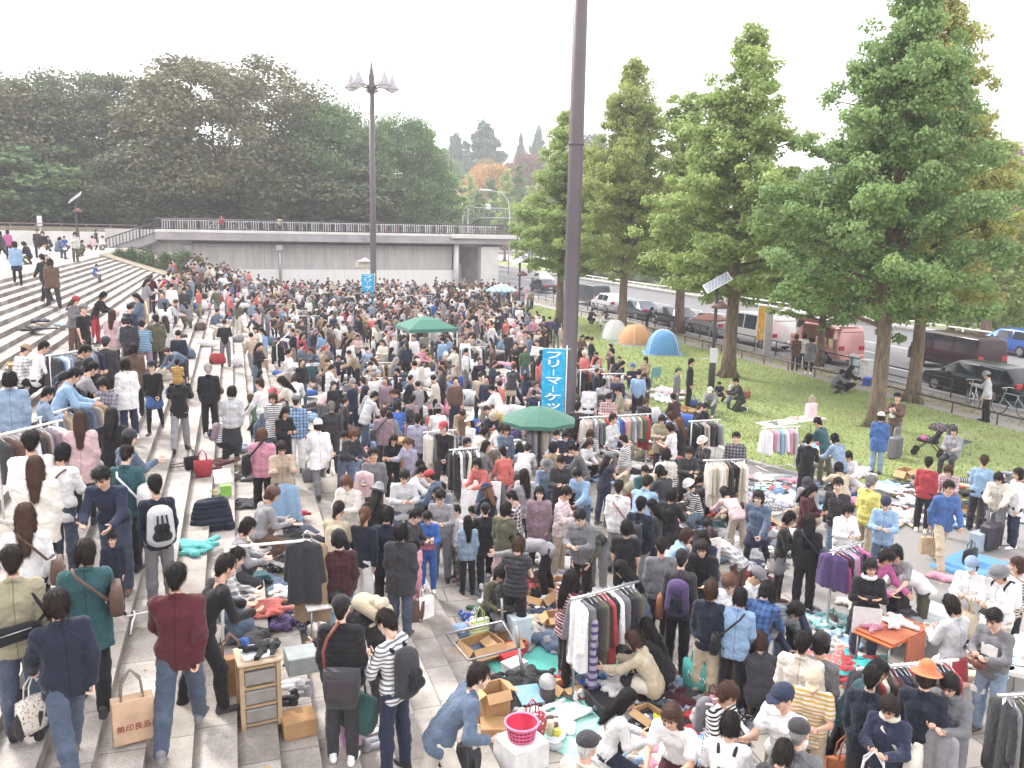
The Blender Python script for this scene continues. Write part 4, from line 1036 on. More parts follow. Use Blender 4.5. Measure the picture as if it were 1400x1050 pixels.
def spot(hx, hy, h, pose):
 """ground point of a person whose head top shows at the photo point (hx, hy)"""
 J = _J[pose]; top = (J['hd'][2]+.135)*h/1.7
 p = on_ground(hx, hy, top); return p
def person_local(t, v):
 return t.location+Matrix.Rotation(t.rotation_euler[2], 3, 'Z') @ (Vector(v)*t.scale[0])
# =================================================================== THINGS OF THE MARKET AND THE STREET
M_CHROME = surf('chrome_tube', 'c4c4c6', .3, .8, var=.06, bumpy=0)
M_WTUBE = surf('white_tube', 'e4e2e0', .45, 0, var=.04, bumpy=0)
M_POLE = surf('purple_grey_paint', '5c5357', .5, .2, var=.08, scale=1.5, bumpy=.08)
M_RUBBER = surf('rubber', '2a2829', .8, var=.1)
M_CARD = surf('cardboard', 'b08a62', .85, var=.12, scale=4)
M_CARDIN = surf('cardboard_inside', 'c29d74', .85, var=.1, scale=4)
M_WOOD = surf('pale_wood', 'b59a7a', .65, var=.15, scale=8)
def text_mesh(txt, size, depth=.004, bold=.018):
 c = bpy.data.curves.new('lettering', 'FONT'); c.body = txt; c.size = size; c.extrude = depth; c.align_x = 'CENTER'; c.align_y = 'CENTER'; c.offset = bold*size
 o = bpy.data.objects.new('lettering', c); COL.objects.link(o); dg = bpy.context.evaluated_depsgraph_get(); dg.update()
 me = bpy.data.meshes.new_from_object(o.evaluated_get(dg)); bpy.data.objects.remove(o); bpy.data.curves.remove(c); return me
def join_meshes(name, items, mats):
 V = []; F = []
 for me, M in items:
  b = len(V); V += [tuple(M @ v.co) for v in me.vertices]; F += [[b+i for i in p.vertices] for p in me.polygons]
 me = bpy.data.meshes.new(name); me.from_pydata(V, [], F); me.materials.append(mats); return me
# ---- lamp posts
def lamp_post(name_label, p, rz, H=18.7):
 t = thing('lamp_post', name_label, 'lamp post', p, rz, 'tall many-armed lamp posts')
 b = MB(); b.tube([(0, 0, -.05), (0, 0, .5), (0, 0, .55), (0, 0, 6), (0, 0, H-.6)], [.3, .3, .24, .235, .2], 18); b.lathe([(.245, 9.0), (.25, 9.02), (.25, 9.06), (.245, 9.08)], n=18); b.obj('post', M_POLE, t)
 b = MB(); b.lathe([(.22, H-.7), (.3, H-.5), (.3, H-.2), (.2, H), (.22, H+.4), (.12, H+.9), (.015, H+1.7)], n=14); b.obj('finial', M_POLE, t)
 for k in range(5):
  a = 2*PI*k/5+.3; d = Vector((math.cos(a), math.sin(a), 0))
  b = MB(); b.tube([d*.2+Vector((0, 0, H-.4)), d*1.1+Vector((0, 0, H-.15)), d*1.6+Vector((0, 0, H-.3))], .06, 8); arm = b.obj('arm', M_POLE, t)
  b = MB(); b.lathe([(.5, -.05), (.52, 0), (.36, .3), (.2, .65), (.02, 1.15)], d*1.6+Vector((0, 0, H-.35)), 16); b.obj('lamp_shade', surf('lamp_shade_grey', 'a29ba2', .45, .2), arm)
  b = MB(); b.lathe([(.2, -.22), (.42, -.1), (.44, -.04), (.1, -.03)], d*1.6+Vector((0, 0, H-.36)), 14); b.obj('globe', surf('frosted_glass', 'd8d6d6', .3), arm)
 return t
P1 = at_z(775.5, 590, 0); P2 = at_z(511, 425, 0)
lamp_post('great purple grey lamp pole rising out of the crowd beside the green umbrella', P1, 0, 20)
lamp_post('distant lamp post with cone shades standing before the footbridge', P2, 1.1, 17.1)
# ---- banners
def banner(p, h0, h1, w, label, face, sub=True):
 t = thing('banner', label, 'banner', p, face, 'blue flea market banners on the lamp posts')
 H = h1-h0; m, n, pr = new_mat('banner_cloth'); o = sepxyz(n); pr.inputs['Roughness'].default_value = .7
 v = n.nodes.new('ShaderNodeTexVoronoi'); v.inputs['Scale'].default_value = 7/w; n.links.new(n.nodes['TC'].outputs['Object'], v.inputs[0])
 n.links.new(ramp(n, v.outputs['Distance'], [(.0, srgb('7fd6ea')), (.28, srgb('2fb3dc')), (.7, srgb('16a0d2'))]), pr.inputs['Base Color'])
 b = MB(); N = 16; vs = []
 for i in range(N+1):
  for j in range(5):
   u = j/4-.5; z = h0+H*i/N; y = .02*math.sin(i*.7+u*3)+.025*math.sin(i*.31)
   vs.append((u*w, y, z))
 fs = [(i*5+j, i*5+j+1, i*5+j+6, i*5+j+5) for i in range(N) for j in range(4)]
 b.smooth = True; b.add(vs, fs); b.add([(x, y+.006, z) for x, y, z in vs], [f[::-1] for f in fs]); b.obj('cloth', m, t)
 items = []; n_ = 8; cs = H/(n_+.6)
 for k, ch in enumerate('フリーマーケット'):
  z = h1-cs*(k+.75)
  if ch == 'ー':
   q = MB(); q.bevbox((0, 0, 0), (cs*.13, .008, cs*.72), .003); me = q.mesh('bar'); M = Matrix.Translation((0, -.052, z))
  else:
   me = text_mesh(ch, cs*1.02); M = Matrix.Translation((cs*.12 if ch == 'ッ' else 0, -.052, z)) @ Matrix.Rotation(PI/2, 4, 'X') @ Matrix.Scale(w/cs*.78 if w/cs > 1.4 else 1.12, 4, (1, 0, 0))
  items.append((me, M))
 link('lettering', join_meshes('lettering', items, surf('white_lettering', 'f4f6f8', .6, var=0, bumpy=0)), None, t)
 b = MB(); b.tube([(w*.56, .02, 0), (w*.56, .02, h1+.12)], .018, 8); b.tube([(-w*.5, 0, h1+.01), (w*.72, .0, h1+.01)], .013, 6); b.obj('banner_pole', M_WTUBE, t)
 return t
pb = at_z(757, 592, 0); d0 = P1.length
hb = lambda q, py: at_y(757, py, q.y).z
banner(Vector((at_y(757, 500, P1.y-.5).x, P1.y-.5, 0)), hb(P1, 570), hb(P1, 474), .72, 'bright blue flea market banner strapped to the great lamp pole', -CAM_YAW*1.2)
q2 = Vector((at_y(503, 400, P2.y-.6).x, P2.y-.6, 0))
banner(q2, at_y(503, 416, q2.y).z, at_y(503, 375, q2.y).z, .95, 'small looking blue flea market banner on the distant lamp post', -CAM_YAW)
b = MB(); b.bevbox((0, 0, .6), (1.5, .3, .4), .02); b.tube([(0, 0, -1.8), (0, 0, .4)], .05, 8); b.lathe([(.7, .82), (.8, .9), (.4, .98), (.02, 1.2)], n=4)
tag(b.obj('notice_board', surf('cream_board', 'cfc6b8', .6), None, at_y(499, 372, 72)), 'cream roofed notice board just behind the distant lamp post', 'notice board')
# ---- solar lamps
def solar_lamp(px, py, H, label, tilt=1, sign=True):
 p = at_z(px, py, 0); t = thing('solar_lamp', label, 'solar lamp', p, -CAM_YAW-.15, 'solar lamps round the lawn')
 b = MB(); b.tube([(0, 0, -.03), (0, 0, H)], .07, 10); b.tube([(0, 0, -.03), (0, 0, 1.7)], .14, 10); b.obj('post', M_IRON, t)
 M = Matrix.Rotation(R(-32*tilt), 3, 'Y') @ Matrix.Rotation(R(34), 3, 'X')
 b = MB(); b.bevbox((0, 0, H+.1), (1.15, .62, .05), .012, M=M); b.obj('panel', M_PALEMETAL, t)
 m, n, pr = new_mat('solar_cells'); pr.inputs['Roughness'].default_value = .12; o = sepxyz(n)
 cel = math_n(n, 'LESS_THAN', math_n(n, 'FRACT', math_n(n, 'MULTIPLY', o[0], 8)), .1)
 n.links.new(mixc(n, cel, srgb('8a8f9a'), srgb('c9ccd2')), pr.inputs['Base Color'])
 b = MB(); b.box(Vector((0, 0, H+.1))+M @ Vector((0, 0, .03)), (1.05, .54, .012), M=M); b.obj('solar_cells', m, t)
 b = MB(); b.lathe([(.32, H-.95), (.4, H-.9), (.1, H-.7), (.05, H-.66)], (.18, 0, 0), 12); b.tube([(0, 0, H-.7), (.3, 0, H-.72)], .03, 6); b.obj('lamp_head', surf('rusty_shade', '7a5a52', .6), t)
 if sign: b = MB(); b.bevbox((.02, -.15, 1.45), (.32, .06, .62), .02); b.bevbox((-.35, -.15, 1.3), (.3, .05, .05), .01); b.obj('sign_plate', M_PALEMETAL, t)
 return t
solar_lamp(972, 532, 4.35, 'nearest solar lamp with tilted panel and white notice plate on the lawn edge')
solar_lamp(709, 447, 4.4, 'farther solar lamp beyond the tents at the narrow end of the lawn')
pp = at_z(108, 338, TOPZ); t = solar_lamp(108, 338, 4.0, 'solar lamp on the upper terrace before the pipe railed wall', 1, False); pq = at_y(107, 335, 72); t.location = (pq.x, 72, TOPZ)
# ---- curved street lamps and gantry beyond the bridge
def street_lamp(px, py, Y, flip, label):
 top = at_y(px, py, Y); t = thing('street_lamp', label, 'street lamp', (top.x, Y, 0), 0, 'curved street lamps beyond the footbridge'); H = top.z; s = flip
 b = MB(); b.tube([(0, 0, 0), (0, 0, H-3), (-.25*s, 0, H-1.4), (-1.2*s, 0, H-.3), (-3.0*s, 0, H)], [.11, .09, .07, .06, .055], 8); b.obj('post', M_PALEMETAL, t)
 b = MB(); b.bevbox((-3.7*s, 0, H-.02), (1.7, .5, .28), .1); b.obj('lamp_head', M_PALEMETAL, t)
street_lamp(697, 261, 120, 1, 'curved white street lamp nearest the gantry'); street_lamp(633, 257, 135, 1, 'curved white street lamp partly behind the conical trees')
street_lamp(1290, 182, 60, 1, 'curved street lamp half hidden in the largest ginkgo')
gp = at_y(640, 300, 125); gq = at_y(726, 300, 125)
t = thing('road_gantry', 'grey lattice road gantry spanning the road beyond the footbridge', 'gantry', (gp.x, 125, 0))
W = gq.x-gp.x; zt = at_y(680, 285, 125).z; zb2 = at_y(680, 298, 125).z; b = MB()
for zz in (zt, zb2):
 for yy in (0, .8): b.tube([(0, yy, zz), (W, yy, zz)], .09, 6)
for i in range(13): b.tube([(W*i/12, 0, zb2), (W*i/12, 0, zt)], .05, 5)
b.obj('truss', M_STEEL, t)
for x in (0, W): b = MB(); b.tube([(x, .4, 0), (x, .4, zt)], .2, 8); b.obj('post', M_STEEL, t)
for i in (.3, .82): b = MB(); b.bevbox((W*i, -.3, zt+.2), (.8, .5, .9), .1); b.obj('signal', M_PALEMETAL, t)
sp = at_y(54, 302, 95); b = MB(); b.bevbox((0, 0, .0), (.45, .06, 1.0), .01); b.tube([(0, .06, -3.2), (0, .06, .5)], .05, 6); tag(b.obj('sign_post', M_PALEMETAL, None, (sp.x, 95, sp.z)), 'white upright sign on a thin post behind the pipe rail', 'sign')
# ---- low rail along the lawn, pipe fence along the road
t = thing('low_rail', 'low dark rail with short posts dividing lawn from footpath', 'rail', (25.32, 0, 0)); b = MB(); b.tube([(0, 8, .42), (0, 66, .42)], .035, 8); b.obj('bar', M_IRON, t)
for i in range(29): b = MB(); b.tube([(0, 8.5+2*i, -.02), (0, 8.5+2*i, .42)], .03, 6); b.obj('post', M_IRON, t)
t = thing('pipe_fence', 'dark pipe guard fence between the footpath and the road', 'fence', (27.75, 0, 0))
b = MB()
for zz in (.4, .78): b.tube([(0, 27, zz), (0, 78, zz)], .032, 6)
b.obj('rail', M_IRON, t)
for i in range(26): b = MB(); b.tube([(0, 27+i*2, -.02), (0, 27+i*2, .8)], .035, 6); b.obj('post', M_IRON, t)
t = thing('bar_fence', 'dark green bar fence beside the bicycles at the road edge', 'fence', (27.6, 0, 0)); railing_mesh([(0, 10, 0), (0, 23.2, 0)], .95, .13, .025, .012).obj('bars', surf('green_iron', '3f4b45', .5, .2), t)
t = thing('white_guardrail', 'white pipe guardrail on the far side of the road', 'guardrail', (44.6, 0, 0))
b = MB()
for zz in (.35, .75): b.tube([(0, 10, zz), (0, 120, zz)], .06, 6)
b.obj('rails', M_WTUBE, t)
for i in range(37): b = MB(); b.tube([(0, 10+3*i, 0), (0, 10+3*i, .8)], .06, 6); b.obj('post', M_WTUBE, t)
b = MB(); b.box((0, 0, .7), (.4, 150, 1.5)); tag(b.obj('far_wall', surf('white_wall', 'd9d6d3', .8, var=.05), None, (53.5, 75, 0)), 'low white wall across the road beyond the grass verge', 'wall')
# ---- vehicles
M_GLASS = surf('dark_glass', '2b3138', .08, 0, var=.1, bumpy=0, spec=.8); M_GLASSL = surf('pale_glass', '6a747c', .1, 0, var=.1, bumpy=0, spec=.8)
M_TAIL = surf('red_lens', 'b03038', .25, var=.1, bumpy=0); M_HEADL = surf('clear_lens', 'd6d8da', .15, .1, var=.05, bumpy=0); M_PLATE = surf('number_plate', 'd8d8d0', .5, bumpy=0)
M_RIM = surf('alloy', '9a9a9c', .35, .7, var=.1, bumpy=0)
def paint(col): return surf('car_paint', col, .22, .25, var=.04, scale=1, bumpy=0, spec=.6)
def car(name, label, cat, p, rz, col, st, glass_side, wind, wheels, W, extra=None, glass=None, group='vehicles parked along the road'):
 """st: stations along +Y: (y, z sill, z belt, z roof, half width belt, half width roof); glass_side: pairs of station numbers; wind: station pairs closed by a screen"""
 t = thing(name, label, cat, p, rz, group); b = MB(); b.smooth = True; rings = []
 for y, zs, zb, zr, wb, wr in st:
  h = [(wb*.9, zs), (wb, zs+.14), (wb+.015, (zs+zb)/2+.05), (wb, zb), (wr, zr-.07 if zr-zb > .2 else zr-.02), (wr*.86, zr), (wr*.4, zr+.02)]
  rings.append([(x, y, z) for x, z in h]+[(-x, y, z) for x, z in h[::-1]])
 m = len(rings[0]); vs = [v for r_ in rings for v in r_]
 fs = [(i*m+k, (i+1)*m+k, (i+1)*m+(k+1) % m, i*m+(k+1) % m) for i in range(len(rings)-1) for k in range(m)]
 fs += [tuple(range(m-1, -1, -1))[::-1], tuple((len(rings)-1)*m+k for k in range(m))[::-1]]
 b.add(vs, fs); body = b.obj('body', paint(col), t)
 mod = body.modifiers.new('bevel', 'BEVEL'); mod.width = .035; mod.segments = 2; mod.limit_method = 'ANGLE'; mod.angle_limit = R(28)
 gl = glass or M_GLASS
 def quad(a, b_, c, d, off):
  A = [Vector(v) for v in (a, b_, c, d)]; nn = (A[1]-A[0]).cross(A[3]-A[0]).normalized(); ctr = sum(A, Vector())/4
  if nn.dot(ctr-Vector((0, ctr.y, .8)) if off is None else Vector((0, off, .35))) < 0: nn = -nn
  A = [ctr+(v-ctr)*.9+nn*.012 for v in A]; q = MB(); B2 = [v-nn*.02 for v in A]
  q.add(A+B2, [(0, 1, 2, 3), (7, 6, 5, 4)]+[(i, 4+i, 4+(i+1) % 4, (i+1) % 4) for i in range(4)]); q.obj('window', gl, t)
 for i, j in glass_side:
  for s in (3, m-1-3):
   s2 = s+1 if s == 3 else s-1; quad(rings[i][s], rings[j][s], rings[j][s2], rings[i][s2], None)
 for i, j, sg in wind: quad(rings[i][3], rings[i][m-4], rings[j][m-5], rings[j][4], sg)
 for y, r_ in wheels:
  for s in (-1, 1):
   w = MB(); w.tube([(s*(W-.2), y, r_), (s*(W+.015), y, r_)], r_, 20, smooth=False); o = w.obj('tyre', M_RUBBER, t)
   w = MB(); w.tube([(s*(W-.1), y, r_), (s*(W+.03), y, r_)], r_*.62, 14, smooth=False); w.obj('rim', M_RIM, o)
 y0, y1 = st[0][0], st[-1][0]; zl = (st[0][1]+st[0][2])/2+.12; wb0 = st[0][4]; zf = (st[-1][1]+st[-1][2])/2+.1
 for s in (-1, 1):
  w = MB(); w.bevbox((s*(wb0-.2), y0-.0, zl+.12), (.32, .1, .22), .03); w.obj('tail_light', M_TAIL, t)
  w = MB(); w.bevbox((s*(st[-1][4]-.22), y1, zf), (.36, .12, .16), .04); w.obj('headlight', M_HEADL, t)
  w = MB(); w.bevbox((s*(W+.1), y1-1.35 if extra != 'van' else y1-.5, st[0][2]+.12), (.16, .1, .15), .03); w.obj('wing_mirror', paint(col), t)
 w = MB(); w.bevbox((0, y0-.03, .42), (wb0*1.85, .14, .26), .05); w.bevbox((0, y1+.02, .42), (wb0*1.8, .14, .26), .05); w.obj('bumper', paint(col), t)
 for yy, s in ((y0-.09, -1), (y1+.1, 1)): w = MB(); w.box((0, yy, .55), (.33, .02, .165)); w.obj('number_plate', M_PLATE, t)
 return t
def van_st(L, H, W, slope=.75):
 return [(-L/2, .32, .98, H-.12, W-.03, W-.16), (-L/2+.12, .3, 1.0, H, W, W-.12), (-L*.17, .3, 1.0, H, W, W-.12), (L*.12, .3, 1.0, H, W, W-.12), (L/2-slope-.25, .3, 1.0, H-.03, W, W-.14), (L/2-.22, .3, .98, 1.06, W, W-.08), (L/2, .32, .8, .84, W-.06, W-.14)]
VG = [(1, 2), (2, 3), (3, 4)]; VW = [(1, 0, -1), (5, 4, 1)]
SED = lambda L, H, W: [(-L/2, .3, .8, .86, W-.08, W-.16), (-L/2+.45, .26, .88, .94, W, W-.12), (-L/2+1.15, .24, .9, H-.03, W, W-.26), (0, .24, .9, H, W, W-.24), (L*.13, .24, .9, H-.03, W, W-.25), (L*.13+.75, .24, .88, .95, W, W-.14), (L/2-.25, .26, .78, .84, W-.02, W-.14), (L/2, .3, .66, .7, W-.12, W-.22)]
SG = [(2, 3), (3, 4)]; SW = [(1, 2, -1), (5, 4, 1)]
WAG = lambda L, H, W: [(-L/2, .3, .9, .98, W-.06, W-.14), (-L/2+.1, .26, .94, 1.05, W, W-.12), (-L/2+.6, .24, .94, H-.04, W, W-.2), (-.5, .24, .94, H, W, W-.2), (L*.13, .24, .92, H-.04, W, W-.22), (L*.13+.8, .24, .9, .98, W, W-.12), (L/2-.25, .26, .8, .86, W-.02, W-.14), (L/2, .3, .66, .72, W-.12, W-.22)]
def wheels(L, r_=.32): return ((-L/2+.9, r_), (L/2-.85, r_))
car('sedan', 'black sedan parked at the kerb behind the largest ginkgo trunk', 'car', (29.2, 27.0, 0), 0, '24252c', WAG(4.7, 1.48, .86), SG, SW, wheels(4.7), .86)
car('minivan', 'dark maroon minivan with red tail lights driving on the road', 'car', (33.9, 33.0, 0), R(-4), '3a262c', van_st(4.7, 1.85, .9), VG, VW, wheels(4.7), .9, 'van')
car('van', 'white van parked beside the yellow flag by the footpath fence', 'van', (29.3, 42.8, 0), 0, 'e6e5e4', van_st(4.6, 1.95, .85), VG, VW, wheels(4.6, .3), .85, 'van')
car('van', 'white van half hidden behind the pink food truck', 'van', (32.9, 44.0, 0), 0, 'dedddc', van_st(4.4, 1.9, .84), VG, VW, wheels(4.4, .3), .84, 'van')
car('minivan', 'dark grey minivan parked at the far end of the row under the tent ginkgo', 'car', (30.4, 70.5, 0), 0, '474a52', van_st(4.6, 1.85, .88), VG, VW, wheels(4.6), .88, 'van')
car('hatchback', 'silver grey car parked just beyond the white van', 'car', (29.3, 48.3, 0), 0, '9a9b9e', WAG(4.1, 1.5, .83), SG, SW, wheels(4.1), .83)
car('sedan', 'black car parked next to the silver grey car near the tent ginkgo', 'car', (29.3, 53.2, 0), 0, '2f3035', SED(4.5, 1.42, .86), SG, SW, wheels(4.5), .86)
car('sedan', 'dark blue grey car parked second behind the dark grey minivan', 'car', (29.3, 58.8, 0), 0, '4b525e', SED(4.5, 1.42, .86), SG, SW, wheels(4.5), .86)
car('hatchback', 'white car in the row between the dark grey minivan and the dark blue grey car', 'car', (29.4, 64.5, 0), 0, 'cfcfd0', WAG(4.1, 1.5, .83), SG, SW, wheels(4.1), .83)
car('sedan', 'white car at the picture edge behind the right hand bicycle', 'car', (29.4, 20.8, 0), 0, 'e2e2e2', SED(4.6, 1.44, .87), SG, SW, wheels(4.6), .87)
car('hatchback', 'blue car with white roof on the far lane of the road', 'car', (42.2, 37.0, 0), 0, '3f63a8', WAG(4.1, 1.5, .84), SG, SW, wheels(4.1), .84)
car('sedan', 'silver car crossing the road under the end of the footbridge', 'car', (36.5, 100.0, 0), PI, 'b9babd', SED(4.5, 1.42, .86), SG, SW, wheels(4.5), .86)
car('sedan', 'dark car standing under the end of the footbridge', 'car', (31.5, 86.0, 0), 0, '3a3a40', SED(4.5, 1.42, .86), SG, SW, wheels(4.5), .86)
ft = car('food_truck', 'pink food truck with open serving hatch beside the footpath', 'food truck', (29.5, 37.2, 0), 0, 'dba3a0', van_st(4.0, 1.95, .84), [(3, 4)], VW, wheels(4.0, .3), .84, 'van')
b = MB(); b.bevbox((-.93, -.35, 1.45), (.06, 2.2, .85), .02); b.obj('hatch_opening', surf('warm_interior', '6b4a40', .7), ft)
b = MB(); b.bevbox((-1.1, -.35, 1.0), (.42, 2.3, .06), .015); b.obj('counter', surf('pink_counter', 'e0aeb0', .5), ft)
b = MB(); b.bevbox((-1.25, -.35, 2.12), (.8, 2.3, .05), .015, M=Matrix.Rotation(R(18), 3, 'Y')); b.obj('awning', surf('pink_awning', 'd98f94', .6), ft)
for k in range(5): b = MB(); b.lathe([(.07, 0), (.08, .02), (.075, .2), (.03, .24)], (-1.12, -1.2+k*.42, 1.03), 10); b.obj('jar', surf('jar', ['c9584e', 'd9c06a', 'e8e2d8', '8a5a48', 'c98a90'][k], .4), ft)
for k in range(3): b = MB(); b.bevbox((-.965, -1.6+k*.5, 1.1), (.02, .34, .5), .005); b.obj('menu_board', surf('menu_paper', ['e8dca0', 'e6c9c0', 'd9e0d0'][k], .7), ft)
# flags and food stall clutter on the footpath
fp = at_z(1064, 481, 0); t = thing('stall_flag', 'tall yellow and orange stall flag by the white van', 'flag', (27.3, 40.2, 0), -.5)
m, n, pr = new_mat('flag_cloth'); n.links.new(ramp(n, noise(n, 2.6, 2), [(.42, srgb('e6b94a')), (.5, srgb('df8f3a')), (.6, srgb('e8cf74'))]), pr.inputs['Base Color'])
b = MB(); b.bevbox((.28, 0, 1.65), (.55, .02, 1.9), .006); b.obj('cloth', m, t); b = MB(); b.tube([(0, 0, 0), (0, 0, 2.7)], .018, 6); b.tube([(0, 0, 2.6), (.56, 0, 2.6)], .01, 6); b.obj('flag_pole', M_WTUBE, t)
b = MB(); b.bevbox((0, 0, 1.25), (.5, .08, 2.4), .02); tag(b.obj('signboard', M_PALEMETAL, None, (27.4, 39.3, 0)), 'tall white panel standing next to the stall flag', 'panel')
for i, (px, py, w, h, col, l) in enumerate(((1183, 520, .5, .9, 'c9c9c8', 'white cooler box standing in front of the food truck'), (1187, 527, .45, .3, '3a5ec0', 'blue crate on the footpath below the food truck'), (1098, 503, .35, .5, 'd9d6d4', 'white bag on the footpath between the waiting people'), (1166, 508, .4, .7, '9fb0b4', 'pale bin on the footpath beside the food truck'))):
 p = at_z(px, py, 0); b = MB(); b.bevbox((0, 0, h/2), (w, w*.8, h), .04); b.bevbox((0, 0, h+.03), (w*1.05, w*.85, .06), .02); tag(b.obj(['cooler_box', 'crate', 'bag', 'bin'][i], surf('plastic', col, .5), None, p, .3), l, ['box', 'crate', 'bag', 'bin'][i])
# ---- bicycles
def bicycle_parts():
 P_ = {}; w = MB()
 def ring(R_, r_, n=26, c=(0, 0)):
  pts = [(c[0]+R_*math.cos(2*PI*k/n), 0, c[1]+R_*math.sin(2*PI*k/n)) for k in range(n+1)]; return pts
 w.tube(ring(.33, 0), .018, 6, cap=False)
 P_['wheel'] = w.mesh('wheel', M_RUBBER); w = MB()
 for k in range(10): a = k*PI/5; w.tube([(0, 0, 0), (.31*math.cos(a), 0, .31*math.sin(a))], .003, 3)
 w.tube([(0, -.05, 0), (0, .05, 0)], .025, 8); w.tube(ring(.31, 0), .01, 5, cap=False); P_['spokes'] = w.mesh('spokes', M_STEEL)
 f = MB(); bb = (-.05, 0, .3); st = (-.2, 0, .78); hd = (.36, 0, .8); hd2 = (.4, 0, .62); rw = (-.5, 0, .34); fw = (.52, 0, .34)
 for a, c in ((bb, st), (st, hd), (bb, hd2), (bb, rw), (rw, (-.17, 0, .7)), (hd, hd2), (hd2, fw)): f.tube([a, c], .018, 6)
 f.tube([(-.05, -.12, .3), (-.05, .12, .3)], .012, 6); f.lathe([(.09, -.01), (.09, .01)], (-.05, .05, .3), 10); P_['frame'] = f.mesh('frame'); P_['frame'].materials.append(M_WTUBE)
 h = MB(); h.tube([(.33, 0, .8), (.31, 0, .98)], .014, 6); h.tube([(.2, -.27, .98), (.34, -.2, 1.0), (.34, .2, 1.0), (.2, .27, .98)], .013, 6); P_['handlebar'] = h.mesh('handlebar', M_CHROME)
 s = MB(); s.bevbox((-.23, 0, .9), (.27, .15, .07), .03); s.tube([(-.2, 0, .78), (-.22, 0, .88)], .014, 6); P_['saddle'] = s.mesh('saddle', M_RUBBER); return P_
BK = bicycle_parts()
def bicycle(p, rz, col, label, group=None):
 t = thing('bicycle', label, 'bicycle', p, rz, group); f = link('frame', BK['frame'], None, t); setmat(f, 0, surf('bike_paint', col, .35, .2))
 for x in (-.5, .52): w = link('wheel', BK['wheel'], None, t, (x, 0, .34)); s = link('spokes', BK['spokes'], None, w)
 link('handlebar', BK['handlebar'], None, t); link('saddle', BK['saddle'], None, t); return t
bicycle((27.25, 25.4, 0), R(60), 'e0e0e0', 'white road bicycle leaning by the black sedan'); bicycle((26.9, 21.9, 0), R(75), 'd9dbe0', 'white bicycle with large wheels near the bar fence')
bicycle((27.2, 23.6, 0), R(96), '9fb6b8', 'pale green bicycle behind the person in white by the fence')
for i in range(30):
 px = 290+i*11.5+rnd.uniform(-3, 3)
 if px > 630 or rnd.random() < .12: continue
 q = at_y(px, 318, BY+1.6); bicycle((q.x, BY+1.6+rnd.random()*.5, 5.66), R(80+rnd.uniform(-16, 16)), rnd.choice(['c9c9cc', '8a8f98', '4a4a50', 'b04a48', 'd8d2c0', '5a6f90']), 'parked bicycle in the long row behind the footbridge railing', 'bicycles parked in a row on the footbridge')
for i in range(7):
 q = at_y(648+i*6, 316, BY+1.4); bicycle((q.x, BY+1.2+i*.1, 5.66), R(30+i*21), rnd.choice(['a88a90', '6a6a70', '9a5a68', 'c9c4c4']), 'bicycle in the crowded cluster over the end pillar of the footbridge', 'bicycle cluster over the footbridge end pillar')
# ---- tents on the lawn
def dome_tent(p, rz, w, d, h, col, label, pole='d9d9d6', open_=False):
 t = thing('dome_tent', label, 'tent', p, rz, 'dome tents on the lawn'); b = MB(); b.smooth = True; N, Mh = 20, 9; vs = []
 for j in range(Mh+1):
  v = j/Mh; z = h*math.sin(v*PI/2); r_ = math.cos(v*PI/2)**.8
  for i in range(N):
   a = 2*PI*i/N; sq = 1/(max(abs(math.cos(a)), abs(math.sin(a)))**.55); x, y = math.cos(a)*w/2*r_*sq*.86, math.sin(a)*d/2*r_*sq*.86
   pinch = 1-.05*math.sin(v*PI)*abs(math.sin(2*a)); vs.append((x*pinch, y*pinch, z))
 b.add(vs, [(j*N+i, j*N+(i+1) % N, (j+1)*N+(i+1) % N, (j+1)*N+i) for j in range(Mh) for i in range(N)]); b.obj('canopy', cloth(col, rough=.6), t)
 for a0 in (PI/4, 3*PI/4):
  pts = []
  for k in range(17):
   u = -1+2*k/16; r_ = math.cos((1-abs(u))*PI/2)**.8; z = h*math.sin((1-abs(u))*PI/2); sq = 1/(.7071**.55); s = 1 if u > 0 else -1
   pin = 1-.05*math.sin((1-abs(u))*PI); pts.append((math.cos(a0)*w/2*r_*sq*.865*s*pin, math.sin(a0)*d/2*r_*sq*.865*s*pin, z+.01))
  q = MB(); q.tube(pts, .018, 5); q.obj('tent_pole', surf('pole_sleeve', pole, .6), t)
 q = MB(); q.box((0, 0, .008), (w*.99, d*.99, .016)); q.obj('ground_mat', cloth('sky' and '7fb0d8'), t); return t
dome_tent(at_z(906, 483, .03), R(-24), 2.15, 2.0, 1.28, '5aa2dc', 'bright blue dome tent with white piping on the lawn'); dome_tent(at_z(868, 470, .03), R(20), 2.2, 1.9, 1.12, 'd99a62', 'orange dome tent leaning against the blue one', 'e8c49a'); dome_tent(at_z(840, 463, .03), R(8), 1.6, 1.5, 1.15, 'dcdcda', 'white dome tent at the foot of the tent ginkgo')
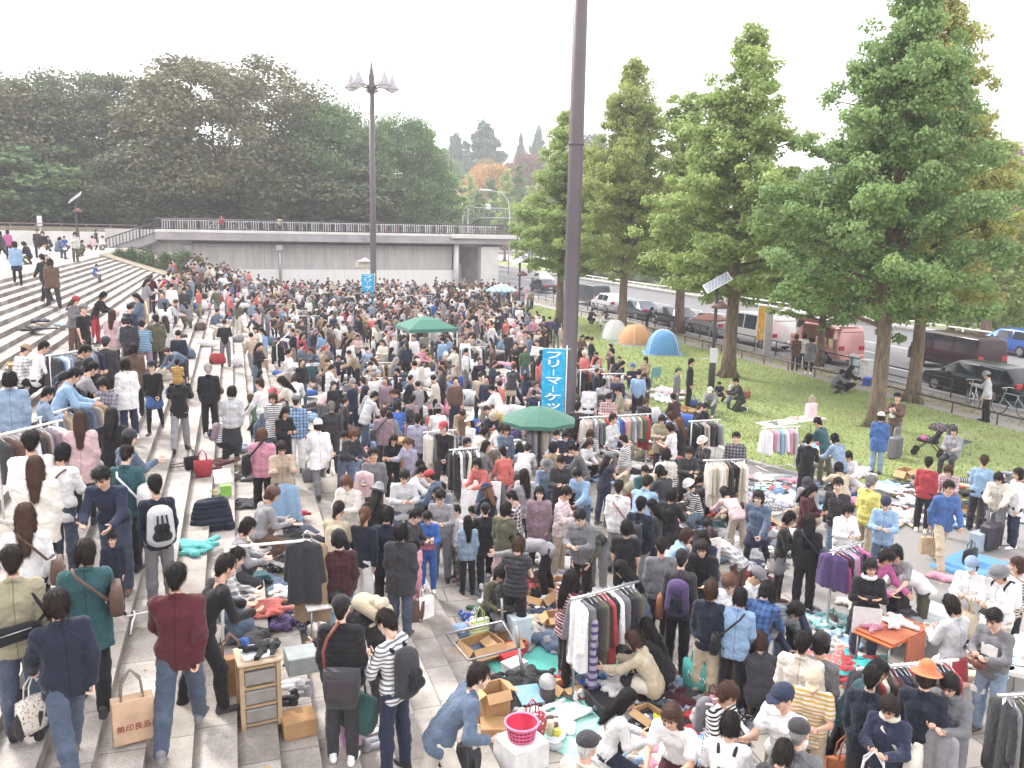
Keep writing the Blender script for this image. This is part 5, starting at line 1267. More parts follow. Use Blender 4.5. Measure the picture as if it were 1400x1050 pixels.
# ---- umbrellas and canopy
def umbrella(p, H, r_, col, label, droop=.36, tilt=0, n=8, rz=0, col2=None):
 t = thing('parasol', label, 'umbrella', p, rz, 'parasols over the stalls'); b = MB(); vs = [(0, 0, H)]
 rr = [.35, .7, 1.0]
 for j, f in enumerate(rr):
  for i in range(2*n): a = PI*i/n; k = 1 if i % 2 == 0 else .955; vs.append((r_*f*k*math.cos(a), r_*f*k*math.sin(a), H-droop*r_*f**1.5-(0 if i % 2 == 0 else -.02*f)))
 N = 2*n; fs = [(0, 1+i, 1+(i+1) % N) for i in range(N)]+[(1+j*N+i, 1+(j+1)*N+i, 1+(j+1)*N+(i+1) % N, 1+j*N+(i+1) % N) for j in range(2) for i in range(N)]
 b.m = 0; b.add(vs, fs); k = len(b.v); b.add([(x*1.0, y*1.0, z-.1) for x, y, z in vs[1+2*N:]], []);
 for i in range(N): b.face([1+2*N+i, k+i, k+(i+1) % N, 1+2*N+(i+1) % N])
 o = b.obj('canopy', cloth(col, 'vstripe' if col2 else None, col2 or 'ffffff', 8, .7), t)
 b = MB(); b.tube([(0, 0, 0), (0, 0, H+.12)], .022, 8); b.obj('pole', M_STEEL, t)
 b = MB()
 for i in range(n): a = 2*PI*i/n; b.tube([(0, 0, H-.05), (r_*.97*math.cos(a), r_*.97*math.sin(a), H-droop*r_-.03)], .008, 4)
 b.obj('ribs', M_STEEL, t); return t
up = at_y(737, 555, 20.6); umbrella((up.x, 20.6, 0), up.z, 1.0, '3f7a66', 'dark green parasol over a stall in front of the blue banner', .36)
ua = at_y(686, 388, 64); umbrella((ua.x, 64, 0), ua.z, 1.25, 'c9e0e4', 'pale blue and white parasol near the bridge pillar', .4, col2='6fb4cc')
up = at_y(972, 428, 42); umbrella((up.x, 42, 0), up.z, 1.0, '96604f', 'brown parasol by the fence behind the nearest solar lamp', .3)
ca_ = at_y(583, 432, 38.5); t = thing('canopy_tent', 'green pyramid roofed canopy tent in the middle of the far crowd', 'canopy', (ca_.x, 38.5, 0), .1)
b = MB(); zt = ca_.z; zb3 = at_y(583, 446, 38.5).z; w = 1.15; b.add([(-w, -w, zb3), (w, -w, zb3), (w, w, zb3), (-w, w, zb3), (-.5, -.5, zb3+(zt-zb3)*.7), (.5, -.5, zb3+(zt-zb3)*.7), (.5, .5, zb3+(zt-zb3)*.7), (-.5, .5, zb3+(zt-zb3)*.7), (0, 0, zt), (-w, -w, zb3-.16), (w, -w, zb3-.16), (w, w, zb3-.16), (-w, w, zb3-.16)], [(0, 1, 5, 4), (1, 2, 6, 5), (2, 3, 7, 6), (3, 0, 4, 7), (4, 5, 8), (5, 6, 8), (6, 7, 8), (7, 4, 8), (9, 10, 1, 0), (10, 11, 2, 1), (11, 12, 3, 2), (12, 9, 0, 3)]); b.obj('roof', cloth('3f8470'), t)
for sx in (-1, 1):
 for sy in (-1, 1): b = MB(); b.tube([(sx*w*.96, sy*w*.96, 0), (sx*w*.96, sy*w*.96, zb3)], .03, 6); b.obj('leg', M_WTUBE, t)
# =================================================================== GOODS ON SALE
LM = []        # landmarks for telling look-alikes apart: (photo x, photo y, phrase)
for px, py, ph in ((775, 600, 'beside the great lamp pole'), (737, 625, 'under the dark green parasol'), (972, 535, 'near the nearest solar lamp'), (905, 492, 'by the blue dome tent'), (583, 465, 'around the green canopy tent'),
                   (440, 402, 'before the white hoarding'), (650, 400, 'at the bridge pillar'), (705, 1020, 'by the pink laundry basket'), (775, 925, 'on the aqua sheets'), (350, 930, 'by the wooden drawer cabinet'),
                   (215, 385, 'near the clipped bushes'), (1275, 620, 'by the pushchair'), (1215, 830, 'by the white folding table'), (1000, 690, 'at the rack of cream coats'), (1385, 1000, 'at the rack of dark coats'),
                   (555, 640, 'by the tall cardboard carton'), (650, 690, 'near the white foam board'), (510, 425, 'around the distant lamp post'), (870, 620, 'along the rack of bright shirts'), (830, 880, 'at the rack with striped scarf'),
                   (1240, 960, 'behind the counter rack'), (1090, 600, 'beside the lawn corner tables'), (240, 640, 'by the red shopping bag'), (90, 530, 'at the fur collar rack'), (400, 800, 'under the bent white pipe'),
                   (640, 660, 'at the rack of black garments'), (520, 540, 'round the twin racks'), (250, 760, 'by the aqua folded jacket'), (330, 500, 'half way up the steps'), (95, 440, 'high on the pale steps'), (60, 360, 'on the upper terrace'),
                   (1110, 690, 'along the grey asphalt strip'), (1340, 760, 'by the black suitcase'), (610, 520, 'between the canopy and parasol'), (690, 480, 'near the lawn tip'), (1340, 950, 'by the bric-a-brac tables'), (1000, 880, 'before the teal shopping bag'), (590, 820, 'at the foot of the steps')):
 LM.append((on_ground(px, py, 0), ph))
def near(p):
 d = p.length
 return min(LM, key=lambda q: (q[0]-p).length)[1]
TXN = dict(ash='light grey', ink='dark navy', sand='sand coloured', ivory='ivory', pale='pale grey', denim='denim blue', jeans='jean blue', light_denim='washed denim', sky='sky blue', royal='bright blue', light='light', coral='coral red', rose='dusty pink')
def cn(c): return TXN.get(c, c)
def hang_mesh(kind, seed):
 s = Solid(.03); L = dict(shirt=.62, coat=.95, dress=1.05, trousers=.9, puffer=.66)[kind]; rs = np.random.RandomState(seed); f = vec(1, 0, 0)
 if kind == 'trousers':
  for y in (-.07, .07): s.cap((0, y, -.06), (.01, y*1.1, -L), .08, .07, flat=(f, 1.9))
 else:
  w = .19; s.cap((0, -w*.8, -.09), (0, w*.8, -.09), .05, flat=(f, 1.25)); fl = 1.5 if kind != 'puffer' else 1.1
  for y in (-.09, .09): s.cap((0, y, -.12), (.015*rs.randn(), y*1.25, -L), .11, .13 if kind != 'dress' else .15, flat=(f, fl))
  if kind != 'dress':
   for y in (-1, 1): s.cap((0, y*w, -.1), (.03*rs.randn(), y*(w+.06), -.62), .055, .05, flat=(f, 1.2))
  s.cap((0, -.05, -.03), (0, .05, -.03), .035)
 V, F = s.surface(.016, .006, seed, lambda x, y, z: (-L-z)+0*x+.01*np.sin(y*40)); return np_mesh(kind, V, F, [cloth('808080')])
HANG = {k: [hang_mesh(k, i) for i in range(4)] for k in ('shirt', 'coat', 'dress', 'trousers', 'puffer')}
b = MB(); b.tube([(0, 0, .035), (.012, 0, .06), (0, .02, .08), (0, 0, .1), (0, -.015, .085)], .005, 5); b.tube([(0, -.2, -.06), (0, 0, .035), (0, .2, -.06)], .007, 5); HANGER = b.mesh('hanger', M_CHROME)
GRP_H = 'clothes hanging on the market racks'
def garment(p, rz, kind, col, label, pat=None, hanger=True, s=1.0):
 o = link('hanging_'+kind, HANG[kind][rnd.randrange(4)], None, None, p, rz); o.scale = (s*rnd.uniform(.9, 1.1), s*rnd.uniform(.92, 1.05), s*rnd.uniform(.88, 1.08))
 setmat(o, 0, cloth(CW[col], *(pat or ()))); tag(o, label, 'coat' if kind in ('coat', 'puffer') else kind, GRP_H)
 if hanger: link('hanger', HANGER, None, o)
 return o
NG = [0]
def rack(a, c, h, what, name, white=True, kinds=('shirt', 'shirt', 'coat'), cols=(), n=12, legs=True, gap=None):
 """a, c: photo points of the rail's two ends; what: how the rack is called in labels"""
 pa, pc = on_ground(*a, h), on_ground(*c, h); g = min(pa.z, pc.z); d = (pc-pa); d.z = 0; L = d.length; rz = math.atan2(d.y, d.x)
 t = thing('clothes_rack', name, 'clothes rack', (pa.x, pa.y, g), rz, 'pipe clothes racks'); m = M_WTUBE if white else M_CHROME
 b = MB(); b.tube([(-.1, 0, h), (L+.1, 0, h)], .02, 8); b.obj('rail', m, t)
 for x in (0, L):
  gz_ = gz(*(Vector((pa.x, pa.y))+d.xy*(x/max(L, .01))))-g
  b = MB(); b.tube([(x, 0, gz_+.05), (x, 0, h)], .018, 8); b.tube([(x, -.28, gz_+.04), (x, .28, gz_+.04)], .018, 6); b.obj('upright', m, t)
 b = MB(); b.tube([(0, 0, .1 if abs(pa.z-pc.z) < .05 else h*.55), (L, 0, .1 if abs(pa.z-pc.z) < .05 else h*.55)], .013, 6); b.obj('crossbar', m, t)
 for i in range(n):
  u = (i+.5+rnd.uniform(-.25, .25))/n; k = rnd.choice(kinds); col = cols[i % len(cols)] if i < len(cols)*3 else rnd.choice(cols)
  q = Vector((pa.x, pa.y, g+h-.07))+d*u; NG[0] += 1
  garment(q, rz+rnd.uniform(-.3, .3), k, col, f'{cn(col)} {"padded coat" if k == "puffer" else k} hanging on the {what}', None, q.length < 24)
 return t
DK = ('black', 'charcoal', 'navy', 'grey', 'black', 'ink', 'white', 'olive', 'brown', 'pale'); MX = ('white', 'grey', 'denim', 'red', 'cream', 'black', 'sky', 'pink', 'beige', 'navy', 'purple', 'ivory')
rack((788, 818), (866, 797), 1.52, 'rack with the striped scarf', 'chrome clothes rack beside the person in striped red dress', False, ('shirt', 'coat'), ('white', 'grey', 'black', 'charcoal', 'olive', 'maroon', 'red', 'black'), 13)
rack((797, 571), (886, 566), 1.5, 'long rack of bright shirts', 'long clothes rack of bright shirts right of the green parasol', True, ('shirt', 'shirt', 'coat'), ('cream', 'pink', 'beige', 'ash', 'white', 'grey', 'sand', 'green', 'red', 'red', 'pale', 'sky', 'royal', 'purple'), 24)
rack((722, 584), (768, 582), 1.45, 'rack behind the dark green parasol', 'clothes rack standing behind the dark green parasol', True, ('shirt', 'coat'), ('grey', 'ash', 'beige', 'charcoal', 'sand', 'pale'), 12)
rack((946, 576), (981, 574), 1.5, 'short rack of black jackets', 'short white clothes rack of black jackets below the solar lamp', True, ('shirt',), ('black', 'charcoal', 'black', 'ash', 'beige'), 9)
rack((584, 591), (619, 588), 1.5, 'rack with pale coat at its end', 'clothes rack with grey garments and a pale coat at its end', True, ('coat', 'shirt'), ('cream', 'grey', 'charcoal', 'ash', 'navy', 'grey', 'black'), 9)
rack((620, 615), (658, 612), 1.5, 'rack of black and white garments', 'clothes rack of black and white garments near the foam board', True, ('coat', 'dress'), ('black', 'charcoal', 'white', 'grey', 'black', 'cream'), 10)
rack((504, 496), (536, 496), 1.5, 'rack of brown jackets', 'clothes rack of brown jackets in the middle crowd', True, ('shirt', 'coat'), ('brown', 'tan', 'beige', 'maroon', 'ash', 'sand'), 9)
rack((519, 517), (545, 517), 1.5, 'rack with red trousers', 'clothes rack with white shirts and red trousers', True, ('shirt', 'trousers'), ('white', 'pale', 'red', 'black', 'navy'), 8)
rack((590, 453), (618, 453), 1.5, 'rack by the canopy tent', 'clothes rack with one red shirt behind the canopy tent', True, ('shirt',), ('red', 'black', 'white', 'ash', 'charcoal'), 8)
rack((631, 475), (662, 474), 1.5, 'rack of grey garments', 'clothes rack of grey and beige garments towards the lamp pole', True, ('shirt', 'coat'), ('grey', 'beige', 'white', 'charcoal', 'ash'), 9)
rack((794, 506), (826, 504), 1.5, 'rack beside the lamp pole', 'clothes rack of dark garments at the lawn edge beside the lamp pole', True, ('shirt', 'coat'), ('black', 'maroon', 'charcoal', 'rust', 'grey', 'lavender'), 10)
rack((826, 511), (852, 511), 1.5, 'rack with red jacket on the lawn edge', 'clothes rack with a red jacket on the lawn edge', True, ('shirt',), ('ash', 'pale', 'beige', 'red', 'sky'), 7)
rack((967, 630), (1018, 628), 1.5, 'rack of cream coats', 'free standing rack of cream coats and one black padded coat', False, ('coat', 'coat', 'puffer'), ('cream', 'sand', 'ivory', 'cream', 'beige', 'charcoal', 'black'), 10)
rack((1182, 914), (1300, 903), 1.4, 'counter rack', 'long clothes rack behind the orange hatted person', True, ('shirt', 'coat'), ('charcoal', 'red', 'cream', 'sand', 'black', 'brown', 'maroon', 'navy', 'black'), 20)
rack((1374, 951), (1440, 947), 1.45, 'rack of dark coats', 'clothes rack of dark coats at the picture edge', False, ('coat',), ('charcoal', 'grey', 'olive', 'black', 'khaki'), 10)
rack((1140, 752), (1176, 742), 1.4, 'rack of purple shirts', 'clothes rack of purple and red shirts behind the pink sweater', False, ('shirt',), ('purple', 'maroon', 'magenta', 'navy', 'lavender', 'pink', 'denim'), 11)
rack((67, 477), (131, 476), 1.4, 'rack of blue striped shirts', 'clothes rack of blue and white shirts on the upper steps', True, ('shirt', 'coat'), ('charcoal', 'navy', 'sky', 'white', 'light_denim', 'grey'), 14)
rack((53, 548), (131, 546), 1.35, 'fur collar rack', 'clothes rack of fur collared coats on the steps', True, ('coat', 'shirt'), ('charcoal', 'denim', 'grey', 'beige', 'tan', 'ash', 'navy'), 12)
rack((-6, 583), (78, 580), 1.4, 'rack at the left edge', 'clothes rack at the picture edge in front of the white shirted person', True, ('shirt',), ('charcoal', 'brown', 'ash', 'mauve', 'white'), 10)
rack((171, 409), (193, 408), 1.4, 'rack with maroon coat', 'clothes rack with maroon coat high on the steps', True, ('coat', 'shirt'), ('white', 'maroon', 'black', 'navy', 'mustard'), 6)
rack((378, 462), (398, 452), 1.4, 'rack low on the steps', 'small clothes rack low on the steps in the far crowd', True, ('shirt',), ('black', 'purple', 'white', 'navy'), 5)
rack((405, 432), (440, 432), 1.5, 'rack before the hoarding', 'clothes rack before the white hoarding', True, ('coat', 'shirt'), ('white', 'charcoal', 'black', 'pale'), 7)
rack((555, 404), (590, 404), 1.5, 'far rack behind the lamp post', 'farthest clothes rack behind the distant lamp post', True, ('coat',), ('black', 'grey', 'white', 'olive'), 6)
rack((1046, 585), (1090, 583), 1.2, 'low rack by the lawn corner', 'low clothes rack by the lawn corner tables', True, ('shirt',), ('white', 'pink', 'pale', 'sky'), 7)
# a bent white pipe stand on the steps with brown and black garments
a_, c_ = on_ground(312, 775, 1.0), on_ground(428, 738, 1.45); t = thing('bent_pipe_rack', 'bent white pipe rack on the steps with a long brown scarf on it', 'clothes rack', (0, 0, 0))
A3 = Vector((a_.x, a_.y, a_.z+1.25)); C3 = Vector((c_.x, c_.y, c_.z+1.45)); A0 = Vector((a_.x-.1, a_.y-.35, gz(a_.x-.1))); C0 = Vector((c_.x+.05, c_.y-.1, gz(c_.x+.05)))
b = MB(); b.tube([A0, A3-Vector((.06, .1, .12)), A3, A3.lerp(C3, .08), C3-(C3-A3)*.06, C3-Vector((-.02, .05, .1)), C0], .02, 8); b.obj('frame', M_WTUBE, t)
garment(C3+Vector((-.02, 0, -.02)), 1.2, 'dress', 'tan', 'long tan scarf hanging at the end of the bent white pipe rack'); garment(C3+(A3-C3)*.12, 1.3, 'coat', 'charcoal', 'dark jacket hanging beside the tan scarf on the bent white pipe')
# ---- cloth lying about: crumpled, folded, spread
def crumple(seed, w=.26, hgt=.05, nn=9):
 rs = np.random.RandomState(seed); s = Solid(.05)
 for i in range(nn):
  a = rs.rand()*6.28; r_ = w*rs.rand()**.7; p = vec(math.cos(a)*r_, math.sin(a)*r_*.75, .015+hgt*rs.rand()*(1-r_/w*.6)); d = rs.randn(3)*vec(.13, .13, .02); s.cap(p-d, p+d, .045+.03*rs.rand(), .03+.03*rs.rand(), flat=((0, 0, 1), 1.35))
 V, F = s.surface(.015, .012, seed, lambda x, y, z: -z+.002+0*x+0*y); return np_mesh('garment', V, F, [cloth('808080')])
CRUMP = [crumple(i) for i in range(5)]+[crumple(20+i, .36, .1, 16) for i in range(3)]
def folded(seed):
 b = MB(); rs = np.random.RandomState(seed); z = 0
 for k in range(1+seed % 3): b.bevbox((rs.randn()*.01, rs.randn()*.01, z+.022), (.3, .24, .042), .018, rs.randn()*.06); z += .042
 return b.mesh('folded_garment', [cloth('808080')])
FOLD = [folded(i) for i in range(3)]
def spread(seed):
 s = Solid(.03); s.cap((0, .2, .01), (0, -.22, .01), .2, .19, flat=((0, 0, 1), 8)); s.cap((-.15, .3, .012), (-.42, .08, .012), .08, .06, flat=((0, 0, 1), 3)); s.cap((.15, .3, .012), (.4, .02+.1*seed, .012), .08, .06, flat=((0, 0, 1), 3))
 V, F = s.surface(.016, .008, seed, lambda x, y, z: -z+.002+0*x+0*y); return np_mesh('spread_garment', V, F, [cloth('808080')])
SPR = [spread(0), spread(1)]
GRP_G = 'second-hand clothes laid out on the ground'
KW = {'crumpled_garment': 'crumpled garment', 'folded_garment': 'folded garments', 'spread_garment': 'spread out top', 'heap': 'heap of clothing'}
NGAR = [0]
def lay(p, kind, col, where=None, rz=None, s=1.0, pat=None, label=None):
 me = {'crumpled_garment': CRUMP[rnd.randrange(5)], 'heap': CRUMP[5+rnd.randrange(3)], 'folded_garment': FOLD[rnd.randrange(3)], 'spread_garment': SPR[rnd.randrange(2)]}[kind]
 o = link('clothes_heap' if kind == 'heap' else kind, me, None, None, p, rnd.uniform(0, 6.28) if rz is None else rz); o.scale = (s*rnd.uniform(.85, 1.2), s*rnd.uniform(.85, 1.15), s*rnd.uniform(.8, 1.3)); NGAR[0] += 1
 setmat(o, 0, cloth(CW[col], *(pat or ()))); tag(o, label or f'{cn(col)} {KW[kind]} lying {where or near(p)}', 'clothing', GRP_G); return o
def box_mesh(w, d, h, open_=True):
 b = MB(); th = .012
 if open_:
  for c, s in (((0, 0, th/2), (w, d, th)), ((w/2-th/2, 0, h/2), (th, d, h)), ((-w/2+th/2, 0, h/2), (th, d, h)), ((0, d/2-th/2, h/2), (w-2*th, th, h-.002)), ((0, -d/2+th/2, h/2), (w-2*th, th, h-.002))): b.box(c, s)
 else: b.bevbox((0, 0, h/2), (w, d, h), .008); b.box((0, 0, h+.001), (w*.98, .05, .003))
 return b
def carton(p, rz, w, d, h, label, open_=True, m=None, grp='cardboard boxes among the stalls'):
 t = thing('cardboard_box', label, 'box', p, rz, grp); box_mesh(w, d, h, open_).obj('body', m or M_CARD, t)
 if open_:
  for k, (x, y, ang, L, ax) in enumerate(((w/2, 0, 1, d, 'Y'), (-w/2, 0, -1, d, 'Y'), (0, d/2, -1, w, 'X'), (0, -d/2, 1, w, 'X'))):
   b = MB(); q = w*.42 if ax == 'Y' else d*.42; M = Matrix.Rotation(R(rnd.uniform(15, 60))*ang, 3, ax)
   off = M @ Vector((q/2*ang if ax == 'Y' else 0, -q/2*ang if ax == 'X' else 0, 0)); b.box(Vector((x, y, h+.004))+off, (q, L*.98, .008) if ax == 'Y' else (L*.98, q, .008), M=M); b.obj('flap', m or M_CARDIN, t)
 return t
def tote_mesh(w=.36, h=.36, d=.12):
 b = MB(); vs = []; prof = ((.0, .78, .9), (.25, .92, 1.15), (.6, 1.0, 1.05), (1, 1.0, .75))
 b.smooth = True
 for z, kx, ky in prof:
  for sx, sy in ((-1, -1), (0, -1.25), (1, -1), (1.04, 0), (1, 1), (0, 1.25), (-1, 1), (-1.04, 0)): vs.append((sx*kx*w/2, sy*ky*d/2, z*h))
 b.add(vs, [(i*8+k, i*8+(k+1) % 8, (i+1)*8+(k+1) % 8, (i+1)*8+k) for i in range(3) for k in range(8)]+[tuple(range(7, -1, -1)), tuple(24+k for k in range(8))])
 return b.mesh('bag_body', [cloth('808080')])
def handle_mesh(w=.36, h=.36, d=.12, drop=.24, r_=.009):
 b = MB()
 for s in (-1, 1): b.tube([(-w*.24, s*d*.36, h-.02), (-w*.2, s*d*.3, h+drop*.6), (0, s*d*.08, h+drop), (w*.2, s*d*.3, h+drop*.6), (w*.24, s*d*.36, h-.02)], r_, 6)
 return b.mesh('handles', [cloth('808080')])
TOTE, HANDLE = tote_mesh(), handle_mesh()
PBAG = MB().bevbox((0, 0, .19), (.32, .12, .38), .006).mesh('bag_body', [surf('x_paper', '808080')])
def bag(p, rz, col, label, s=1.0, paper=False, pat=None, hcol=None, sx=1.0, hand=True):
 """p: where the handles are held (hand=True) or where the bag stands"""
 t = thing('paper_bag' if paper else 'tote_bag', label, 'bag', p, rz, 'bags carried or standing about'); t.scale = (s*sx, s, s)
 off = Vector((0, 0, -.6 if not paper else -.55)) if hand else Vector()
 o = link('bag_body', PBAG if paper else TOTE, None, t, off); setmat(o, 0, surf('paper', CW.get(col, col), .8) if paper else cloth(CW.get(col, col), *(pat or ()))); h = link('handles', HANDLE, None, t, off+Vector((0, 0, .02 if paper else 0))); setmat(h, 0, cloth(CW.get(hcol or col, hcol or col))); return t
def pack_mesh():
 s = Solid(.04); s.cap((0, 0, .06), (0, 0, .34), .12, .11, flat=((0, 1, 0), 1.25)); s.cap((-.06, 0, .06), (-.05, 0, .34), .1, .09, flat=((0, 1, 0), 1.1)); s.cap((.06, 0, .06), (.05, 0, .34), .1, .09, flat=((0, 1, 0), 1.1)); return np_mesh('pack', *s.surface(.015, .003, 3), [cloth('808080')])
def pocket_mesh(): s = Solid(.03); s.cap((-.05, -.1, .1), (.05, -.1, .1), .06); s.cap((-.04, -.095, .2), (.04, -.095, .2), .05); return np_mesh('pocket', *s.surface(.012, .002, 5), [cloth('808080')])
b = MB()
for s_x in (-1, 1): b.tube([(s_x*.085, .07, .42), (s_x*.1, .17, .47), (s_x*.115, .3, .38), (s_x*.12, .3, .2), (s_x*.11, .1, .06)], .02, 6)
PACK, POCK, PSTR = pack_mesh(), pocket_mesh(), b.mesh('straps', [cloth('808080')])
b = MB()
for x in (-.06, 0, .06): b.tube([(x, -.135-.02*(x == 0), .06), (x, -.155-.01*(x == 0), .2), (x*.8, -.12, .36)], .012, 5)
PSTRIPE = b.mesh('webbing', [cloth('808080')])
def backpack(t, col, col2, label, s=1.0, drop=0, web=None):
 """worn by the person t: hung on the back at shoulder height"""
 J = PPOSE[t.name]; J = _J[J]; q = J['neck']-J['d2']*.46+vec(0, -J['d2'][2], J['d2'][1])*.195; tilt = math.atan2(-J['d2'][1], J['d2'][2])
 o = thing('backpack', label, 'backpack', person_local(t, q), t.rotation_euler[2], 'backpacks on backs'); o.rotation_euler = (tilt, 0, t.rotation_euler[2]); o.scale = (t.scale[0]*s,)*3
 for nm, me, c in (('pack', PACK, col), ('pocket', POCK, col2), ('straps', PSTR, col2)): x = link(nm, me, None, o); setmat(x, 0, cloth(CW[c]))
 if web: x = link('webbing', PSTRIPE, None, o); setmat(x, 0, cloth(CW[web]))
 return o
def shoulder_bag(t, col, label, side=1, h=.3, s=.8, z=.86, strap=True):
 o = thing('shoulder_bag', label, 'bag', person_local(t, (side*.27, -.03, z)), t.rotation_euler[2]+PI/2, 'bags carried or standing about'); o.scale = (s, s, s*h/.3)
 x = link('bag_body', TOTE, None, o); setmat(x, 0, cloth(CW[col], rough=.5))
 if strap:
  me = MB(); inv = o.matrix_basis.inverted() if False else None
  J = _J[PPOSE[t.name]]; Q = [(side*.25, -.03, z+.3), (side*.2, -.13, 1.15), (-side*.06, -.125, J['neck'][2]-.02), (-side*.1, -.02, J['neck'][2]+.025), (-side*.05, .13, J['neck'][2]-.1), (side*.2, .13, 1.1), (side*.26, .03, z+.3)]
  Mi = (Matrix.Translation(o.location) @ Matrix.Rotation(o.rotation_euler[2], 4, 'Z') @ Matrix.Diagonal((s, s, s*h/.3, 1))).inverted()
  me.tube([Mi @ person_local(t, v) for v in Q], .02, 6); me.obj('strap', cloth(CW[col], rough=.5), o)
 return o
GRP_S = 'shoes set out for sale'
def shoe(p, rz, col, label, white=True):
 o = link('single_shoe', SHOE, None, None, p, rz); setmat(o, 0, surf('shoe_upper', CW.get(col, col), .6)); setmat(o, 1, M_SOLEW if white else M_SOLE); return tag(o, label, 'shoe', GRP_S)
def shoes(p, rz, col, label, white=True):
 for s in (-1, 1): shoe(p+Vector((math.cos(rz), math.sin(rz), 0))*.06*s, rz+s*.06, col, label, white)
def table(p, rz, w, d, h, label, col='d9d6d2', leg=M_STEEL):
 t = thing('folding_table', label, 'table', p, rz, 'folding tables'); b = MB(); b.bevbox((0, 0, h), (w, d, .035), .01); b.obj('tabletop', surf('table_top', col, .5), t)
 for sx in (-1, 1):
  for sy in (-1, 1): b = MB(); b.tube([(sx*(w/2-.06), sy*(d/2-.05), 0), (sx*(w/2-.06), sy*(d/2-.05), h)], .014, 6); b.obj('leg', leg, t)
 return t
def groundsheet(p, rz, w, d, col, label):
 b = MB(); N = 14; rs = random.Random(int(p.x*100)); b.smooth = True; vs = [((i/N-.5)*w*(1+.02*math.sin(j*2.)), (j/N-.5)*d*(1+.02*math.sin(i*1.7)), .012+.006*math.sin(i*1.9+j)+.005*math.sin(j*2.3-i)) for j in range(N+1) for i in range(N+1)]
 b.add(vs, [(j*(N+1)+i, j*(N+1)+i+1, (j+1)*(N+1)+i+1, (j+1)*(N+1)+i) for j in range(N) for i in range(N)])
 k = len(b.v); b.add([(x, y, .004) for x, y, z in vs], []); ed = [i for i in range(N+1)]+[j*(N+1)+N for j in range(1, N+1)]+[N*(N+1)+i for i in range(N-1, -1, -1)]+[j*(N+1) for j in range(N-1, 0, -1)]
 for a, c in zip(ed, ed[1:]+ed[:1]): b.face([k+a, k+c, c, a])
 return tag(b.obj('ground_sheet', cloth(col, rough=.5), None, p, rz), label, 'sheet', 'ground sheets under the stalls')
def suitcase(p, rz, w, d, h, col, label, lie=False):
 t = thing('suitcase', label, 'suitcase', p, rz, 'suitcases'); b = MB(); b.bevbox((0, 0, h/2+.04), (w, d, h), .05); b.obj('shell', surf('suitcase_shell', col, .45), t)
 b = MB();
 for k in range(5): b.bevbox((-w*.36+k*w*.18, -d/2-.004, h/2+.04), (w*.07, .02, h*.82), .006)
 b.obj('ribs', surf('suitcase_rib', col, .4), t); b = MB(); b.tube([(-.1, 0, h+.04), (-.1, 0, h+.28), (.1, 0, h+.28), (.1, 0, h+.04)], .012, 6); b.obj('handle', M_STEEL, t)
 for sx in (-1, 1):
  b = MB(); b.tube([(sx*w*.38, -.02, .03), (sx*w*.38, .02, .03)], .03, 8); b.obj('wheel', M_RUBBER, t)
 return t
# ---- the stalls seen nearest: placed one by one
G0 = lambda px, py, h=0: on_ground(px, py, h)
for px, py, w, d, col, l, rz in ((762, 905, 1.9, 1.2, '45c4b4', 'aqua ground sheet under the feet of the person in striped dress', .3), (778, 962, 1.3, .8, '45c4b4', 'aqua ground sheet with helmet and boxes on it', .3), (800, 1000, 1.2, .9, '9adccc', 'pale aqua ground sheet beside the pink basket', .5),
        (1325, 772, 1.5, .9, '4a9ae0', 'bright blue ground sheet under the black suitcase', .35), (1100, 690, 1.7, .8, 'b8dcdc', 'pale aqua ground sheet along the asphalt strip', .2), (1070, 655, 2.2, .9, 'b6c8d4', 'pale blue ground sheet at the lawn corner', -.2),
        (980, 960, 1.5, 1.4, '8a8f98', 'grey ground sheet under the crouching person', .4), (900, 1020, 1.8, 1.3, 'c9cdd0', 'pale sheet heaped with clothing below the seated person', .3), (700, 800, 1.6, 1.3, '6b6f78', 'grey ground sheet behind the black suitcase stall', .4), (950, 740, 2.0, 1.5, 'c4c6c8', 'pale ground sheet heaped with goods at the cream coat rack', .3), (1240, 700, 2.0, 1.2, 'b4b8b6', 'pale ground sheet by the yellow shirted person', .2), (1360, 690, 1.8, 1.1, 'd8c4cc', 'pinkish ground sheet near the picture edge', .2), (690, 730, 1.5, 1.2, 'd0d2d2', 'white ground sheet by the pink skirted person', .4), (640, 620, 2.2, 1.4, 'c8ccd0', 'pale ground sheet under the black garment rack', .3), (850, 640, 2.0, 1.3, 'd2d0cc', 'white ground sheet before the bright shirt rack', .2)):
 groundsheet(G0(px, py), rz, w, d, col, l)
# cabinet with drawers on the steps
p = G0(362, 988); t = thing('drawer_cabinet', 'pale wooden drawer cabinet with white papers on top standing on the steps', 'cabinet', (p.x-.05, p.y+.1, p.z), .12)
b = MB()
for sx in (-1, 1):
 for sy in (-1, 1): b.box((sx*.19, sy*.17, .36), (.045, .045, .72))
for z in (.03, .24, .45, .68): b.box((0, 0, z), (.36, .3, .03))
b.obj('frame', M_WOOD, t); b = MB(); b.bevbox((0, 0, .75), (.46, .42, .035), .008); b.obj('top', surf('cabinet_top', 'cdb59a', .6), t)
for z in (.14, .35, .57): b = MB(); b.bevbox((0, -.01, z), (.33, .33, .15), .01); b.obj('drawer', surf('smoky_drawer', '8f8a86', .35), t)
b = MB(); b.bevbox((.0, 0, 0), (.34, .3, .03), .005); tag(b.obj('tray', surf('white_card', 'e6e6e4', .6), None, (p.x-.05, p.y+.1, p.z+.79), .15), 'white tray lying on top of the drawer cabinet', 'tray')
lay(Vector((p.x, p.y+.12, p.z+.81)), 'crumpled_garment', 'black', label='black cloth lying over the white tray on the cabinet', s=.55);
